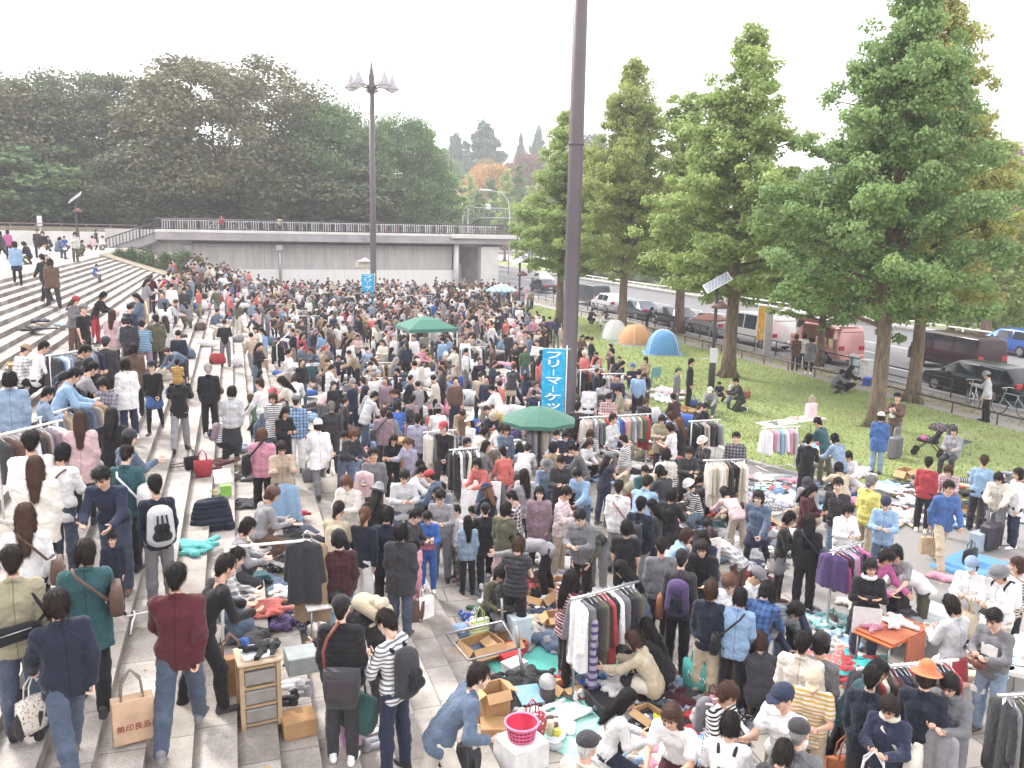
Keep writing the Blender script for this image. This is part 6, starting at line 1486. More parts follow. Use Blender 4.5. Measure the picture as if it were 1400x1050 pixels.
b = MB(); b.bevbox((0, 0, .1), (.34, .34, .2), .01); tag(b.obj('drawer_box', surf('grey_drawer', '8d9392', .5), None, (p.x+.42, p.y+.3, p.z+.42), .1), 'grey plastic drawer pulled out beside the drawer cabinet', 'drawer')
bag(G0(318, 948), .2, '9a7450', 'brown paper bag of sticks standing left of the drawer cabinet', 1.15, True, hand=False)
carton(G0(408, 1000), .12, .36, .3, .2, 'shoe carton with white shoes on top next to the drawer cabinet', False)
for k, (px, py, col) in enumerate(((405, 962, 'white'), (418, 972, 'ash'), (398, 985, 'black'), (410, 930, 'black'))): q = G0(px, py); q.z += .21; shoes(q, 1.4, col, ['white', 'grey', 'black', 'black leather'][k]+' shoes laid '+['on top of the shoe carton', 'at the back of the shoe carton', 'at the front of the shoe carton', 'behind the shoe carton'][k])
for px, py, col, l in ((497, 1003, 'white', 'white sneakers on the steps behind the black padded jacket'), (503, 1022, 'ash', 'grey white sneakers on the steps in front of the white sneakers')): shoes(G0(px, py), -1.3, col, l)
b = MB(); b.bevbox((0, 0, .16), (.2, .3, .32), .006); tag(b.obj('pink_box', surf('pink_print', 'c79ac0', .5), None, G0(478, 1012), .1), 'small pink printed box beside the legs of the black padded jacket', 'box')
# white pipe hanger lying on the steps
p = G0(186, 855); t = thing('hanger_stand', 'white star shaped stand foot lying on the steps', 'stand', (p.x, p.y, p.z+.02), .3); b = MB()
for a in (.3, 1.5, 2.9, 4.3): b.tube([(0, 0, .12), (math.cos(a)*.16, math.sin(a)*.16, .1), (math.cos(a)*.3, math.sin(a)*.3, 0)], .012, 6)
b.obj('foot', M_WTUBE, t)
lay(G0(255, 752), 'heap', 'aqua', label='bright aqua folded jacket lying on the steps', s=.95); s_ = Solid(.04).cap((-.16, 0, .4), (.16, 0, .42), .13, .13).cap((-.16, -.14, .1), (.16, -.14, .12), .12, .12).cap((-.16, .0, .25), (.16, .0, .25), .17, .17).cap((-.3, -.1, .08), (-.2, 0, .34), .09, .1).cap((.26, -.2, .06), (.2, 0, .34), .09, .1)
tag(link('padded_coat', np_mesh('padded_coat', *s_.surface(.015, .008, 3)), cloth(CW['ink'], 'quilt'), None, G0(290, 722), .2), 'dark navy padded coat draped on a low chair on the steps', 'coat')
bag(G0(278, 652), .2, 'red', 'red shopping bag standing on the steps beside the luggage frame', .95, hand=False); bag(G0(262, 650), .5, 'black', 'black bag slumped left of the red shopping bag', .75, hand=False)
lay(G0(292, 640), 'heap', 'maroon', label='maroon and grey coat heaped behind the red shopping bag', s=1.0); lay(G0(322, 618), 'heap', 'lavender', label='lilac cloth heaped in front of the seated striped person', s=1.0); lay(G0(275, 640), 'heap', 'tan', label='tan garment heaped behind the red bag', s=.8)
p = G0(243, 640); t = thing('luggage_frame', 'folded metal luggage frame lying on the steps', 'luggage frame', (p.x, p.y, p.z+.03), .1); b = MB()
for y in (-.12, .12): b.tube([(-.35, y, 0), (.35, y, .05)], .012, 6)
for x in (-.3, 0, .3): b.tube([(x, -.12, .02), (x, .12, .02)], .01, 6)
b.obj('frame', M_IRON, t)
b = MB(); b.bevbox((0, 0, .11), (.2, .16, .22), .008); tag(b.obj('green_box', surf('lime_box', '8cc45a', .5), None, G0(309, 678), .1), 'lime green box on the steps beneath white paper', 'box')
b = MB(); b.bevbox((0, 0, 0), (.34, .3, .006), .002); o = tag(b.obj('paper', surf('white_paper', 'ecebea', .7), None, G0(305, 668)+Vector((0, 0, .26)), .2), 'white paper sheet leaning above the lime green box', 'paper'); o.rotation_euler = (R(50), 0, .2)
lay(G0(293, 676), 'heap', 'khaki', label='khaki cloth bundle left of the lime green box', s=.7); lay(G0(332, 690), 'heap', 'charcoal', label='dark garment heaped right of the lime green box', s=.8); lay(G0(322, 655), 'heap', 'sand', label='sand coloured basket bundle above the lime green box', s=.7)
# foot of the steps: metal frame, cartons, basket, helmet
q = [G0(*v) for v in ((610, 900), (686, 893), (708, 932), (640, 938))]; t = thing('metal_frame', 'grey metal rack frame lying tilted over the last steps', 'frame', (0, 0, 0)); b = MB()
qq = [Vector((v.x, v.y, max(v.z, .3)+.22)) for v in q]; b.tube(qq+[qq[0]], .02, 8); b.tube([qq[1], qq[1]+Vector((.0, .05, .35))], .02, 8); b.tube([qq[2], qq[2]+Vector((.05, -.1, -.4))], .028, 8); b.tube([qq[2], qq[2]+Vector((.0, .1, .3))], .028, 8); b.obj('tubes', M_STEEL, t)
carton(G0(674, 988), .15, .34, .3, .5, 'tall narrow cardboard box with white lid under the metal frame', True); carton(G0(684, 1008), -.25, .5, .3, .2, 'closed cardboard box lying in front of the tall narrow box', False)
carton(G0(658, 898), .3, .55, .42, .26, 'open cardboard box holding a lime green bag', True); carton(G0(690, 890), .2, .4, .35, .22, 'open cardboard box behind the red and white boxes', True)
bag(G0(655, 885)+Vector((0, 0, .16)), .2, 'c4dc50', 'lime green and white striped bag in the open cardboard box', .85, hand=False, pat=('stripe', 'f2f2ee', 1.6)); lay(G0(630, 862), 'heap', 'sky', label='sky blue plastic bag crumpled at the step edge', s=.75)
lay(G0(690, 940), 'heap', 'black', label='black trousers heaped under the metal frame', s=1.05); lay(G0(728, 935), 'heap', 'charcoal', label='dark brown cloth heap right of the metal frame', s=.9); lay(G0(708, 968), 'heap', 'black', label='black plastic bag crumpled behind the cardboard boxes', s=.7)
for k, (px, py, col) in enumerate(((697, 905, 'c23a40'), (705, 892, 'c8484c'), (703, 918, 'e4e2e2'))): b = MB(); b.bevbox((0, 0, .07), (.32, .24, .14), .008); b.bevbox((0, 0, .145), (.33, .25, .03), .006); tag(b.obj('shoe_box', surf('box_print', col, .5), None, G0(px, py)+Vector((0, 0, [0, .0, .0][k])), .2+k*.1), ['red shoe box under the lid', 'red shoe box behind', 'white shoe box in front of the red ones'][k]+' by the cardboard boxes', 'box')
b = MB(); b.bevbox((0, 0, .25), (.32, .26, .5), .01); tag(b.obj('styrofoam_box', surf('pale_plastic', 'cfe0ea', .5), None, G0(709, 882), .1), 'tall pale blue plastic box by the pile of dark clothes', 'box')
p = G0(712, 1045); b = MB(); b.bevbox((0, 0, .17), (.5, .46, .34), .01); tag(b.obj('white_carton', surf('white_card', 'e4e3e2', .7), None, p, .3), 'white carton under the pink laundry basket', 'box')
t = thing('laundry_basket', 'pink plastic laundry basket with slotted sides standing on a white carton', 'basket', p+Vector((0, 0, .345)), .3); m = surf('pink_plastic', 'e0709a', .4); b = MB()
b.lathe([(.15, 0), (.155, .012)], n=24)
for z, r_ in ((.02, .157), (.07, .168), (.12, .178), (.17, .188)): b.lathe([(r_, z-.008), (r_+.006, z), (r_, z+.014), (r_-.006, z)], n=24, cap=False)
for k in range(24): a = 2*PI*k/24; b.tube([(.153*math.cos(a), .153*math.sin(a), 0), (.19*math.cos(a), .19*math.sin(a), .19)], .006, 4)
b.obj('basket_body', m, t); b = MB(); b.lathe([(.186, .185), (.21, .19), (.21, .21), (.186, .21), (.186, .185)], n=24, cap=False); b.obj('rim', surf('pink_rim', 'e88aa8', .4), t); b = MB(); b.lathe([(.185, .2), (.15, .014), (.03, .02)], n=20, cap=False); b.obj('lining', surf('red_lining', 'c83a58', .7), t)
def pot(px, py, r_, h, col, label, nm='jar', up=0): b = MB(); b.lathe([(r_*.85, 0), (r_, .02), (r_, h*.8), (r_*.75, h*.9), (r_*.78, h)], n=14); return tag(b.obj(nm, surf('pot', col, .4), None, G0(px, py)+Vector((0, 0, up))), label, nm)
pot(698, 1000, .09, .2, '3c3a40', 'dark cylindrical tin behind the pink basket', 'tin'); pot(712, 1003, .08, .14, 'c9c6c0', 'pale ceramic pot behind the pink basket', 'pot'); pot(690, 978, .09, .13, '6b4a40', 'round brown pot hanging by the closed cardboard box', 'pot'); pot(752, 1005, .05, .2, 'd8d0b0', 'pale bottle beside the polka dot bag', 'bottle'); pot(762, 1010, .05, .13, 'd8cf60', 'yellow jar beside the polka dot bag', 'jar'); pot(758, 1022, .1, .1, 'b8bcc0', 'glass bowl in front of the yellow jar', 'bowl')
bag(G0(727, 1012), .3, 'c8384a', 'red bag with white polka dots behind the pink basket', .95, hand=False, pat=('spots', 'f4f0f0', 1.0)); lay(G0(748, 985), 'crumpled_garment', 'brown', label='brown leather belt bag beside the polka dot bag', s=.8); lay(G0(765, 985), 'heap', 'white', label='white bag lying between polka dot bag and seated person', s=.9); lay(G0(713, 985), 'heap', 'pale', label='pale grey bundle behind the dark tin', s=.7)
p = G0(748, 958); b = MB(); b.lathe([(.1, 0), (.11, .02), (.11, .2), (.105, .22)], n=16); tag(b.obj('canister', surf('dark_canister', '55464a', .5), None, p), 'dark canister under the silver helmet', 'canister')
s_ = Solid(.02).ell((0, 0, .02), (.12, .14, .12)); V, F = s_.surface(.014, 0, 0, lambda x, y, z: -z-.03+0*x+0*y); o = link('helmet', np_mesh('helmet', V, F), surf('silver_helmet', 'b4b4b0', .3, .2), None, p+Vector((0, 0, .25))); tag(o, 'silver grey helmet resting on the dark canister', 'helmet')
b = MB(); b.bevbox((0, 0, 0), (.42, .3, .02), .008); o = tag(b.obj('ironing_board', surf('pale_blue', '9ac4dc', .6), None, G0(724, 962)+Vector((0, 0, .14)), .3), 'pale blue triangular board beside the silver helmet', 'board'); o.rotation_euler = (.5, .2, .3)
lay(G0(738, 955), 'crumpled_garment', 'pink', label='pink net cloth between the blue board and the helmet', s=.6); carton(G0(775, 945), .3, .3, .24, .12, 'small cardboard box with red shoes on the aqua sheet', True); shoes(G0(763, 932), .9, 'red', 'red and white shoes on the aqua sheet near the striped dress'); shoes(G0(788, 955), .4, 'white', 'white sneaker pair on the aqua sheet beside the helmet')
lay(G0(800, 925), 'heap', 'denim', label='denim garments heaped on the aqua sheet edge', s=.95); lay(G0(812, 935), 'heap', 'ink', label='dark navy garments heaped behind the red cap bag', s=.9); lay(G0(808, 948), 'crumpled_garment', 'red', label='red bag lying at the corner of the aqua sheet', s=.7); bag(G0(855, 908), .2, 'c0a48e', 'beige basket bag standing under the dark garments rack', .8, hand=False)
p = G0(858, 962); b = MB(); b.bevbox((0, 0, .1), (1.1, .5, .2), .02); tag(b.obj('low_stand', surf('black_stand', '302e33', .6), None, p, .12), 'low black stand with white clothing in front of crouching person', 'stand'); lay(p+Vector((-.2, .05, .2)), 'heap', 'white', label='white clothing heaped on the low black stand', s=.9); lay(p+Vector((.3, .0, .2)), 'crumpled_garment', 'ash', label='grey cloth on the end of the low black stand', s=.8); lay(p+Vector((-.3, .3, .2)), 'crumpled_garment', 'royal', label='bright blue cloth at the back of the low black stand', s=.6)
lay(G0(882, 965), 'heap', 'tan', label='tan fur bag lying right of the low black stand', s=.6); shoes(G0(902, 962), 1.4, 'white', 'white shoes right of the tan fur bag')
# garment held in the middle: long striped scarf on the front rack
o = garment(on_ground(808, 838, 1.3)+Vector((0, -.1, 1.28)), .2, 'dress', 'lavender', 'long striped scarf hanging at the front of the rack beside the striped dress', ('stripe', CW['purple'], 2.6)); o.scale = (.7, .35, .95)
# white folding table and things on it, near right
p = G0(1222, 850); tb_ = table(p, .32, 1.0, .5, .7, 'white topped folding table with blue edge and boxes', 'e2e4e8');
for k, (dx, dy, w, h, col, l) in enumerate(((-.25, .05, .36, .16, 'd8dde2', 'white box on the folding table'), (-.2, -.12, .4, .06, '5a9ad8', 'blue shallow tray on the folding table'), (.2, .0, .3, .12, 'e0dcd8', 'pale box at the far end of the folding table'))): b = MB(); b.bevbox((0, 0, h/2), (w, .22, h), .01); tag(b.obj(['carton', 'tray', 'carton'][k], surf('table_box', col, .5), None, p+Vector((dx, dy+.1*k, .72)), .32), l, 'box')
p = G0(1215, 915); table(p, .3, 1.1, .6, .62, 'table draped with orange cloth near the white folding table', 'd06a3a'); b = MB(); b.bevbox((.12, -.3, .36), (.5, .03, .56), .01); b.bevbox((0, 0, .66), (1.0, .62, .02), .008); tag(b.obj('table_cover', cloth('d06a3a'), None, p, .3), 'orange cloth hanging over the front of the table', 'tablecloth')
lay(p+Vector((-.9, .25, .0)), 'heap', 'coral', pat=('spots', 'e8d8d0', .5), label='coral patterned cloth heaped left of the orange table', s=1.6); lay(p+Vector((-.65, -.2, .1)), 'heap', 'red', pat=('stripe', '3fb0b0', 1.2), label='red and multicoloured striped cloth heap before the orange table', s=1.2); lay(p+Vector((.1, .1, .68)), 'crumpled_garment', 'white', label='white cloth on top of the orange table', s=.7); lay(p+Vector((-.3, .12, .68)), 'crumpled_garment', 'pink', label='pink cloth at the back of the orange table', s=.6)
for k, (px, py, col) in enumerate(((1238, 845, '3a3a40'), (1255, 858, '8a8f98'), (1272, 866, 'c9cdd4'), (1230, 835, '2a2a2e'))): b = MB(); b.bevbox((0, 0, .05), (.3, .22, .1), .02); b.bevbox((.02, 0, .11), (.2, .15, .03), .01); tag(b.obj('small_appliance', surf('appliance', col, .5), None, G0(px, py, .5)+Vector((0, 0, .5)), .3+k), ['dark', 'grey', 'pale grey', 'black'][k]+' small appliance on the goods counter right of the orange table', 'appliance')
p = G0(1262, 880); table(p, .3, 1.2, .6, .48, 'low counter of small goods right of the orange table', 'b8bcc0')
for k, (px, py) in enumerate(((1345, 912), (1378, 925), (1335, 945))): table(G0(px, py), .35, .9, .55, .55, ['bric-a-brac table next to the person holding a teapot', 'bric-a-brac table nearest the picture edge', 'bric-a-brac table behind the red gift bag'][k], 'dcdad6')
for k, (px, py, col, nm) in enumerate(((1330, 915, '7a5a40', 'wooden_box'), (1345, 905, '4a3a34', 'tray'), (1365, 910, 'e6e4e0', 'bowl'), (1350, 925, 'c8b090', 'basket'), (1372, 930, 'e8e6e4', 'bowl'), (1390, 920, '9ac0d8', 'plate'), (1388, 935, 'e0dcd4', 'box'), (1325, 940, 'd8c8a8', 'box'), (1362, 942, '8fb4d0', 'book'), (1340, 955, 'e4e0dc', 'box'))):
 q = on_ground(px, py-12, .57)+Vector((0, 0, .575)); b = MB()
 if nm in ('bowl', 'plate', 'basket'): b.lathe([(.05, 0), (.1, .03), (.13, .08 if nm != 'plate' else .035), (.11, .08 if nm != 'plate' else .03)], n=14)
 else: b.bevbox((0, 0, .04), (.26, .18, .08 if nm != 'book' else .03), .008)
 tag(b.obj(nm, surf('crockery', col, .4), None, q, k*.4), ['dark wooden box', 'dark tray', 'white bowl', 'straw basket', 'smaller white bowl', 'blue plate', 'cream box', 'beige box', 'blue book', 'white box'][k]+' on the '+['first', 'first', 'first', 'first', 'second', 'second', 'second', 'third', 'third', 'third'][k]+' bric-a-brac table', nm.replace('_', ' '))
suitcase(G0(1352, 752), .25, .5, .26, .55, '39363c', 'upright black ribbed suitcase on the bright blue sheet'); bag(G0(1325, 770), .3, 'black', 'black duffel bag on the bright blue sheet', .8, hand=False, sx=1.5); b = MB(); b.bevbox((0, 0, .2), (.42, .26, .4), .015); tag(b.obj('storage_box', surf('grey_pink', '9aa4ac', .6), None, G0(1338, 752), .25), 'grey storage box with pink lid between duffel bag and suitcase', 'box')
suitcase(at_z(1222, 628, 0), .3, .5, .22, .66, '6e6c72', 'grey upright suitcase beside the person in blue coat'); suitcase(at_z(875, 598, .03), .2, .5, .25, .2, '46484e', 'dark suitcase lying on the lawn edge')
# front left steps table with sneakers
p = G0(448, 872); table(p, .1, .62, .5, .55, 'white table with dark sneakers on the steps behind the cap wearer', 'e6e4e2'); shoes(p+Vector((-.1, .02, .57)), .3, 'black', 'black sneakers on the white steps table'); shoes(p+Vector((.12, .1, .57)), .2, 'white', 'white sneakers on the white steps table'); b = MB(); b.bevbox((0, 0, .12), (.42, .14, .24), .04); tag(b.obj('handbag', surf('maroon_leather', '6b2a30', .45), None, p+Vector((.05, .32, .57)), .1), 'maroon leather handbag at the back of the white steps table', 'bag')
for k, (px, py, kind, col, l, s) in enumerate(((395, 745, 'heap', 'black', 'black jacket heaped under the bent white pipe', 1.5), (378, 770, 'heap', 'charcoal', 'floral dark cloth heaped below the black jacket', 1.2), (375, 800, 'crumpled_garment', 'denim', 'denim garment on the steps left of the white table', .9), (395, 810, 'crumpled_garment', 'white', 'white garment on the steps left of the white table', .9), (360, 835, 'heap', 'coral', 'coral knitted bag on the steps behind the cabinet', .8), (385, 850, 'heap', 'purple', 'purple cloth on the steps right of the coral bag', .8), (375, 830, 'crumpled_garment', 'brown', 'round brown hat on the steps near the coral bag', .7), (345, 870, 'heap', 'charcoal', 'dark tool case on the steps behind the cabinet', .8), (330, 880, 'crumpled_garment', 'royal', 'bright blue cloth on the steps behind the paper bag', .7), (352, 790, 'folded_garment', 'teal', 'teal folded garments beside the seated plaid person', 1.0), (405, 770, 'crumpled_garment', 'red', 'red cloth beneath the brown scarf', .8), (365, 700, 'heap', 'rose', 'pale pink bag next to the person in pompom hat', .8), (380, 720, 'heap', 'black', 'black handbag before the person in pompom hat', .8), (405, 705, 'crumpled_garment', 'red', 'red cloth in a clear bag before the person in pompom hat', .8), (345, 640, 'heap', 'tan', 'wicker tan bundle beside the pink topped person', .8), (330, 655, 'heap', 'charcoal', 'charcoal cloth behind the white paper', .9))):
 lay(G0(px, py), kind, col, label=l, s=s, pat=('spots', 'b8b0b0', .4) if 'floral' in l else None)
# tall cartons, foam board, other landmarks of the middle
carton(G0(545, 648), .3, .5, .45, .95, 'tall brown cardboard carton behind the dark red hoodie', False); carton(G0(560, 650), .1, .45, .4, .5, 'short brown cardboard carton leaning on the tall carton', False); carton(G0(846, 622), .1, .75, .5, .42, 'wide beige cardboard box on the table before the bright shirt rack', False, surf('beige_card', 'c4a888', .8));
b = MB(); b.bevbox((0, 0, .45), (.9, .06, .9), .012); o = tag(b.obj('foam_board', surf('white_foam', 'eeeeee', .7), None, G0(655, 712), -.5), 'large white foam board standing in the middle crowd', 'board'); o.rotation_euler = (R(-14), 0, -.5)
b = MB(); b.bevbox((0, 0, .35), (.4, .06, .8), .01); o = tag(b.obj('white_lace', cloth('f0ece6', 'spots', 'b8a8a0', 1.6), None, on_ground(970, 775, .8)+Vector((0, 0, .55)), .1), 'white crochet lace hanging on a dark stand', 'lace')
b = MB(); b.tube([(0, 0, 0), (0, 0, 1.5)], .02, 8); b.tube([(-.25, 0, 1.45), (.25, 0, 1.45)], .012, 6); b.lathe([(.2, 0), (.2, .03), (.05, .04)], n=12); q = on_ground(970, 775, .8); tag(b.obj('lace_stand', M_IRON, None, q+Vector((0, .08, 0)), .1), 'dark stand that carries the white crochet lace', 'stand')
# pushchair and camp chairs at the lawn
def pushchair(p, rz, label):
 t = thing('pushchair', label, 'pushchair', p, rz); b = MB()
 for s in (-1, 1): b.tube([(s*.22, .35, .1), (s*.22, -.05, .5), (s*.22, -.45, 1.0)], .016, 6); b.tube([(s*.22, -.35, .1), (s*.22, .05, .55)], .016, 6)
 b.tube([(-.22, -.45, 1.0), (.22, -.45, 1.0)], .016, 6); b.obj('frame', M_IRON, t)
 for s in (-1, 1):
  for y in (.35, -.35): w = MB(); w.tube([(s*.24-.02, y, .1), (s*.24+.02, y, .1)], .1, 14, smooth=False); w.obj('wheel', M_RUBBER, t)
 s_ = Solid(.03); s_.cap((0, -.12, .42), (0, .2, .45), .16, .15, flat=((0, 0, 1), 2.2)); s_.cap((0, -.16, .5), (0, -.32, .85), .17, .15, flat=((0, 1, .5), 1.8)); link('seat', np_mesh('seat', *s_.surface(.02, .004, 3)), cloth('2c2a30'), t)
 s_ = Solid(.02); s_.ell((0, -.22, .82), (.24, .28, .2)); V, F = s_.surface(.022, .003, 2, lambda x, y, z: .8-z+0*x+0*y*.3); link('hood', np_mesh('hood', V, F), cloth('4a3f4a', 'spots', 'c9b0b0', .8), t)
 s_ = Solid(.03); s_.cap((-.1, .1, .5), (.1, .18, .5), .1, flat=((0, 0, 1), 1.5)); link('blanket', np_mesh('blanket', *s_.surface(.02, .008, 2)), cloth(CW['magenta']), t); return t
pushchair(at_z(1268, 622, .03), R(40), 'dark pushchair with pink blanket on the lawn'); pushchair(at_z(830, 448, .03), R(200), 'small looking dark pushchair at the far end of the lawn')
def camp_chair(p, rz, col, label):
 t = thing('camp_chair', label, 'chair', p, rz, 'folding camp chairs'); b = MB()
 for s in (-1, 1): b.tube([(s*.26, -.24, 0), (-s*.26, .24, .44)], .012, 6); b.tube([(s*.26, .24, 0), (-s*.26, -.24, .44)], .012, 6); b.tube([(s*.26, -.24, .4), (s*.27, -.3, .85)], .012, 6); b.tube([(s*.26, .24, 0), (s*.27, .2, .6), (s*.27, -.25, .62)], .012, 6)
 b.obj('frame', M_STEEL, t); b = MB(); b.bevbox((0, 0, .43), (.5, .5, .025), .01); b.obj('seat', cloth(col), t); b = MB(); b.bevbox((0, -.29, .66), (.52, .03, .42), .01, M=Matrix.Rotation(R(8), 3, 'X')); b.obj('backrest', cloth(col), t)
camp_chair(at_z(890, 528, .03), CAM_YAW*-1+R(35), '6fb0b4', 'pale teal camp chair on the lawn with someone seated in it'); camp_chair(at_z(1310, 622, .03), R(20)+PI, '3a3f4e', 'dark blue camp chair behind the grey hooded sitter')
for k, (px, py) in enumerate(((1060, 605), (1100, 598), (1115, 640), (835, 640), (1000, 700), (420, 520), (100, 540), (690, 640))):
 p = G0(px, py); table(p, rnd.uniform(0, .5), 1.2 if k != 6 else 1.5, .6, .62 if k < 6 else .68, 'pale folding table '+['at the lawn corner beside the low rack', 'at the lawn corner under the pink paper bag', 'on the asphalt strip below the lawn corner', 'before the rack of bright shirts', 'left of the cream coat rack', 'far up beside the middle steps', 'crowded with buyers on the left steps', 'under the dark green parasol'][k], ['e8e8e6', 'e4e2e2', 'dcdcdc', 'e8e6e2', 'd8d8d8', 'd8d4d0', 'dcdcdc', 'd8d8d6'][k])
 for j in range(4): lay(p+Vector((-.4+.27*j, rnd.uniform(-.12, .12), .64 if k < 6 else .7)), rnd.choice(['crumpled_garment', 'folded_garment']), rnd.choice(['white', 'pink', 'sky', 'grey', 'cream', 'black', 'red', 'beige']), s=.6, where='on the table '+near(p))
bag(G0(1100, 598)+Vector((.2, .05, .64)), .1, 'e8c4cc', 'pink and white paper bag standing on the lawn corner table', 1.2, True, hand=False); bag(at_z(1020, 545, .03), .1, 'a85a3c', 'rust brown leather bag on the lawn beside the kneeling person', .8, hand=False, sx=1.3); bag(at_z(947, 557, 0), .3, '4a6fa8', 'blue holdall at the lawn edge under the track suit wearer', .8, hand=False, sx=1.5)
for k, (px, py, col) in enumerate(((905, 535, 'e4e0de'), (920, 538, 'e8dcdc'), (898, 545, 'd8d4d8'), (912, 548, 'e4e4e6'))): lay(at_z(px, py, .03), 'heap', ['white', 'rose', 'pale', 'white'][k], label=['white', 'dusty pink', 'pale grey', 'second white'][k]+' plastic bundle piled on the lawn edge', s=1.3)
# scattered goods: areas of the photo where things for sale cover the ground
AREAS = [((690, 830, 800, 870), 26), ((860, 1000, 955, 1050), 30), ((850, 1050, 655, 770), 46), ((1040, 1190, 640, 695), 18), ((1100, 1180, 830, 900), 8), ((1225, 1400, 655, 715), 30), ((640, 770, 680, 790), 28), ((330, 430, 660, 860), 10), ((350, 480, 480, 600), 26), ((480, 690, 520, 660), 34), ((790, 930, 590, 660), 26), ((1010, 1060, 700, 800), 8), ((640, 690, 840, 900), 6), ((20, 120, 440, 520), 8), ((700, 960, 540, 580), 10), ((1290, 1330, 800, 880), 4)]
GC = ['white']*8+['cream']*2+['pale']*4+['black']*5+['charcoal']*3+['grey']*3+['navy']*3+['denim']*3+['sky']*3+['red']*2+['pink']*3+['beige']*3+['brown']*2+['maroon']+['royal']+['lavender']+['teal']+['aqua', 'yellow', 'orange', 'green', 'olive', 'coral']
for (x0, x1, y0, y1), n in AREAS:
 for i in range(n):
  px, py = rnd.uniform(x0, x1), rnd.uniform(y0, y1); p = G0(px, py); r_ = rnd.random(); p.z += .01
  if p.x > 13.4 and abs(p.z) < .05: p.z += .02
  if r_ < .68 and NGAR[0] < 298: lay(p, rnd.choices(['crumpled_garment', 'heap', 'folded_garment', 'spread_garment'], [5, 4, 2, 2])[0], rnd.choice(GC), s=rnd.uniform(.8, 1.15), pat=rnd.choice([None, None, None, None, ('stripe', 'f2f2f2', 1), ('spots', 'e8e0e0', .6), ('plaid', 'e0e0e0', .6)]))
  elif r_ < .78: c = rnd.choice(['black', 'white', 'brown', 'red', 'beige', 'navy', 'grey']); shoes(p, rnd.uniform(0, 6), c, f'{c} shoes set out {near(p)}', rnd.random() < .6)
  elif r_ < .87: carton(p, rnd.uniform(0, 3), rnd.uniform(.3, .5), rnd.uniform(.25, .4), rnd.uniform(.15, .3), f'open cardboard box of goods {near(p)}')
  elif r_ < .95: c = rnd.choice(['black', 'brown', 'cream', 'red', 'navy', 'beige', 'pink']); bag(p, rnd.uniform(0, 6), c, f'{cn(c)} bag standing on the ground {near(p)}', rnd.uniform(.55, .85), hand=False)
  else:
   c = rnd.choice(['red', 'white', 'sky', 'yellow', 'green']); b = MB(); b.bevbox((0, 0, .06), (.24, .17, .12), .008); b.bevbox((.01, .02, .14), (.2, .14, .04), .006, .4); tag(b.obj('small_carton', surf('print', CW[c], .5), None, p, rnd.uniform(0, 3)), f'small {cn(c)} carton of goods {near(p)}', 'box', 'small cartons of goods')
# clothes past the three hundred that can be told apart, heaped loosely over the same stalls
cols = ['white']*3+['pale', 'cream', 'black', 'charcoal', 'grey', 'sky', 'pink', 'denim', 'beige', 'maroon', 'navy', 'red', 'lavender', 'ash']; VV = []; FF = []; MM = []; b_ = 0; SRC = []
for me in CRUMP+FOLD+SPR:
 v = np.empty(len(me.vertices)*3, np.float32); me.vertices.foreach_get('co', v); SRC.append((v.reshape(-1, 3), [tuple(p.vertices) for p in me.polygons]))
SRC = [(v, np.array([f if len(f) == 4 else (*f, f[-1]) for f in fs if len(f) < 5])) for v, fs in SRC if all(len(f) == 4 for f in fs)]
for (x0, x1, y0, y1), n in AREAS:
 for i in range(int(n*1.3)):
  p = G0(rnd.uniform(x0-8, x1+8), rnd.uniform(y0-5, y1+5)); V, F = rnd.choice(SRC); a = rnd.uniform(0, 6.28); sc = rnd.uniform(.75, 1.15)
  if p.z > .01: continue
  VV.append((V*sc) @ np.array([[math.cos(a), -math.sin(a), 0], [math.sin(a), math.cos(a), 0], [0, 0, 1]]).T+np.array([p.x, p.y, .012+(.03 if p.x > 13.4 else 0)])); FF.append(F+b_); b_ += len(V); MM.append(np.full(len(F), rnd.randrange(len(cols))))
struct(link('loose_clothes', np_mesh('loose_clothes', np.vstack(VV), np.vstack(FF), [cloth(CW[c]) for c in cols], mi=np.concatenate(MM))), 'stuff')
# fallen leaves and litter
m_ = 5200; xs = nrs.uniform(-9, 27.5, m_); ys = nrs.uniform(4, 60, m_); keep = nrs.rand(m_) < np.where(xs > 11.5, .45, .25); xs, ys = xs[keep], ys[keep]; zs = np.array([gz(x, y)+.012+(.05 if x > 15 else 0) for x, y in zip(xs, ys)])
V, F = leaf_quads(np.c_[xs, ys, zs], np.full(len(xs), .004), 1, .06, nrs, .5, 3.0); struct(link('fallen_leaves', np_mesh('fallen_leaves', V, F, leafy('dry_leaves', ['b09a5a', '9a7a4c', 'c4b070', '8a6a48', 'b8b4a8'], .1), smooth=False)), 'stuff')
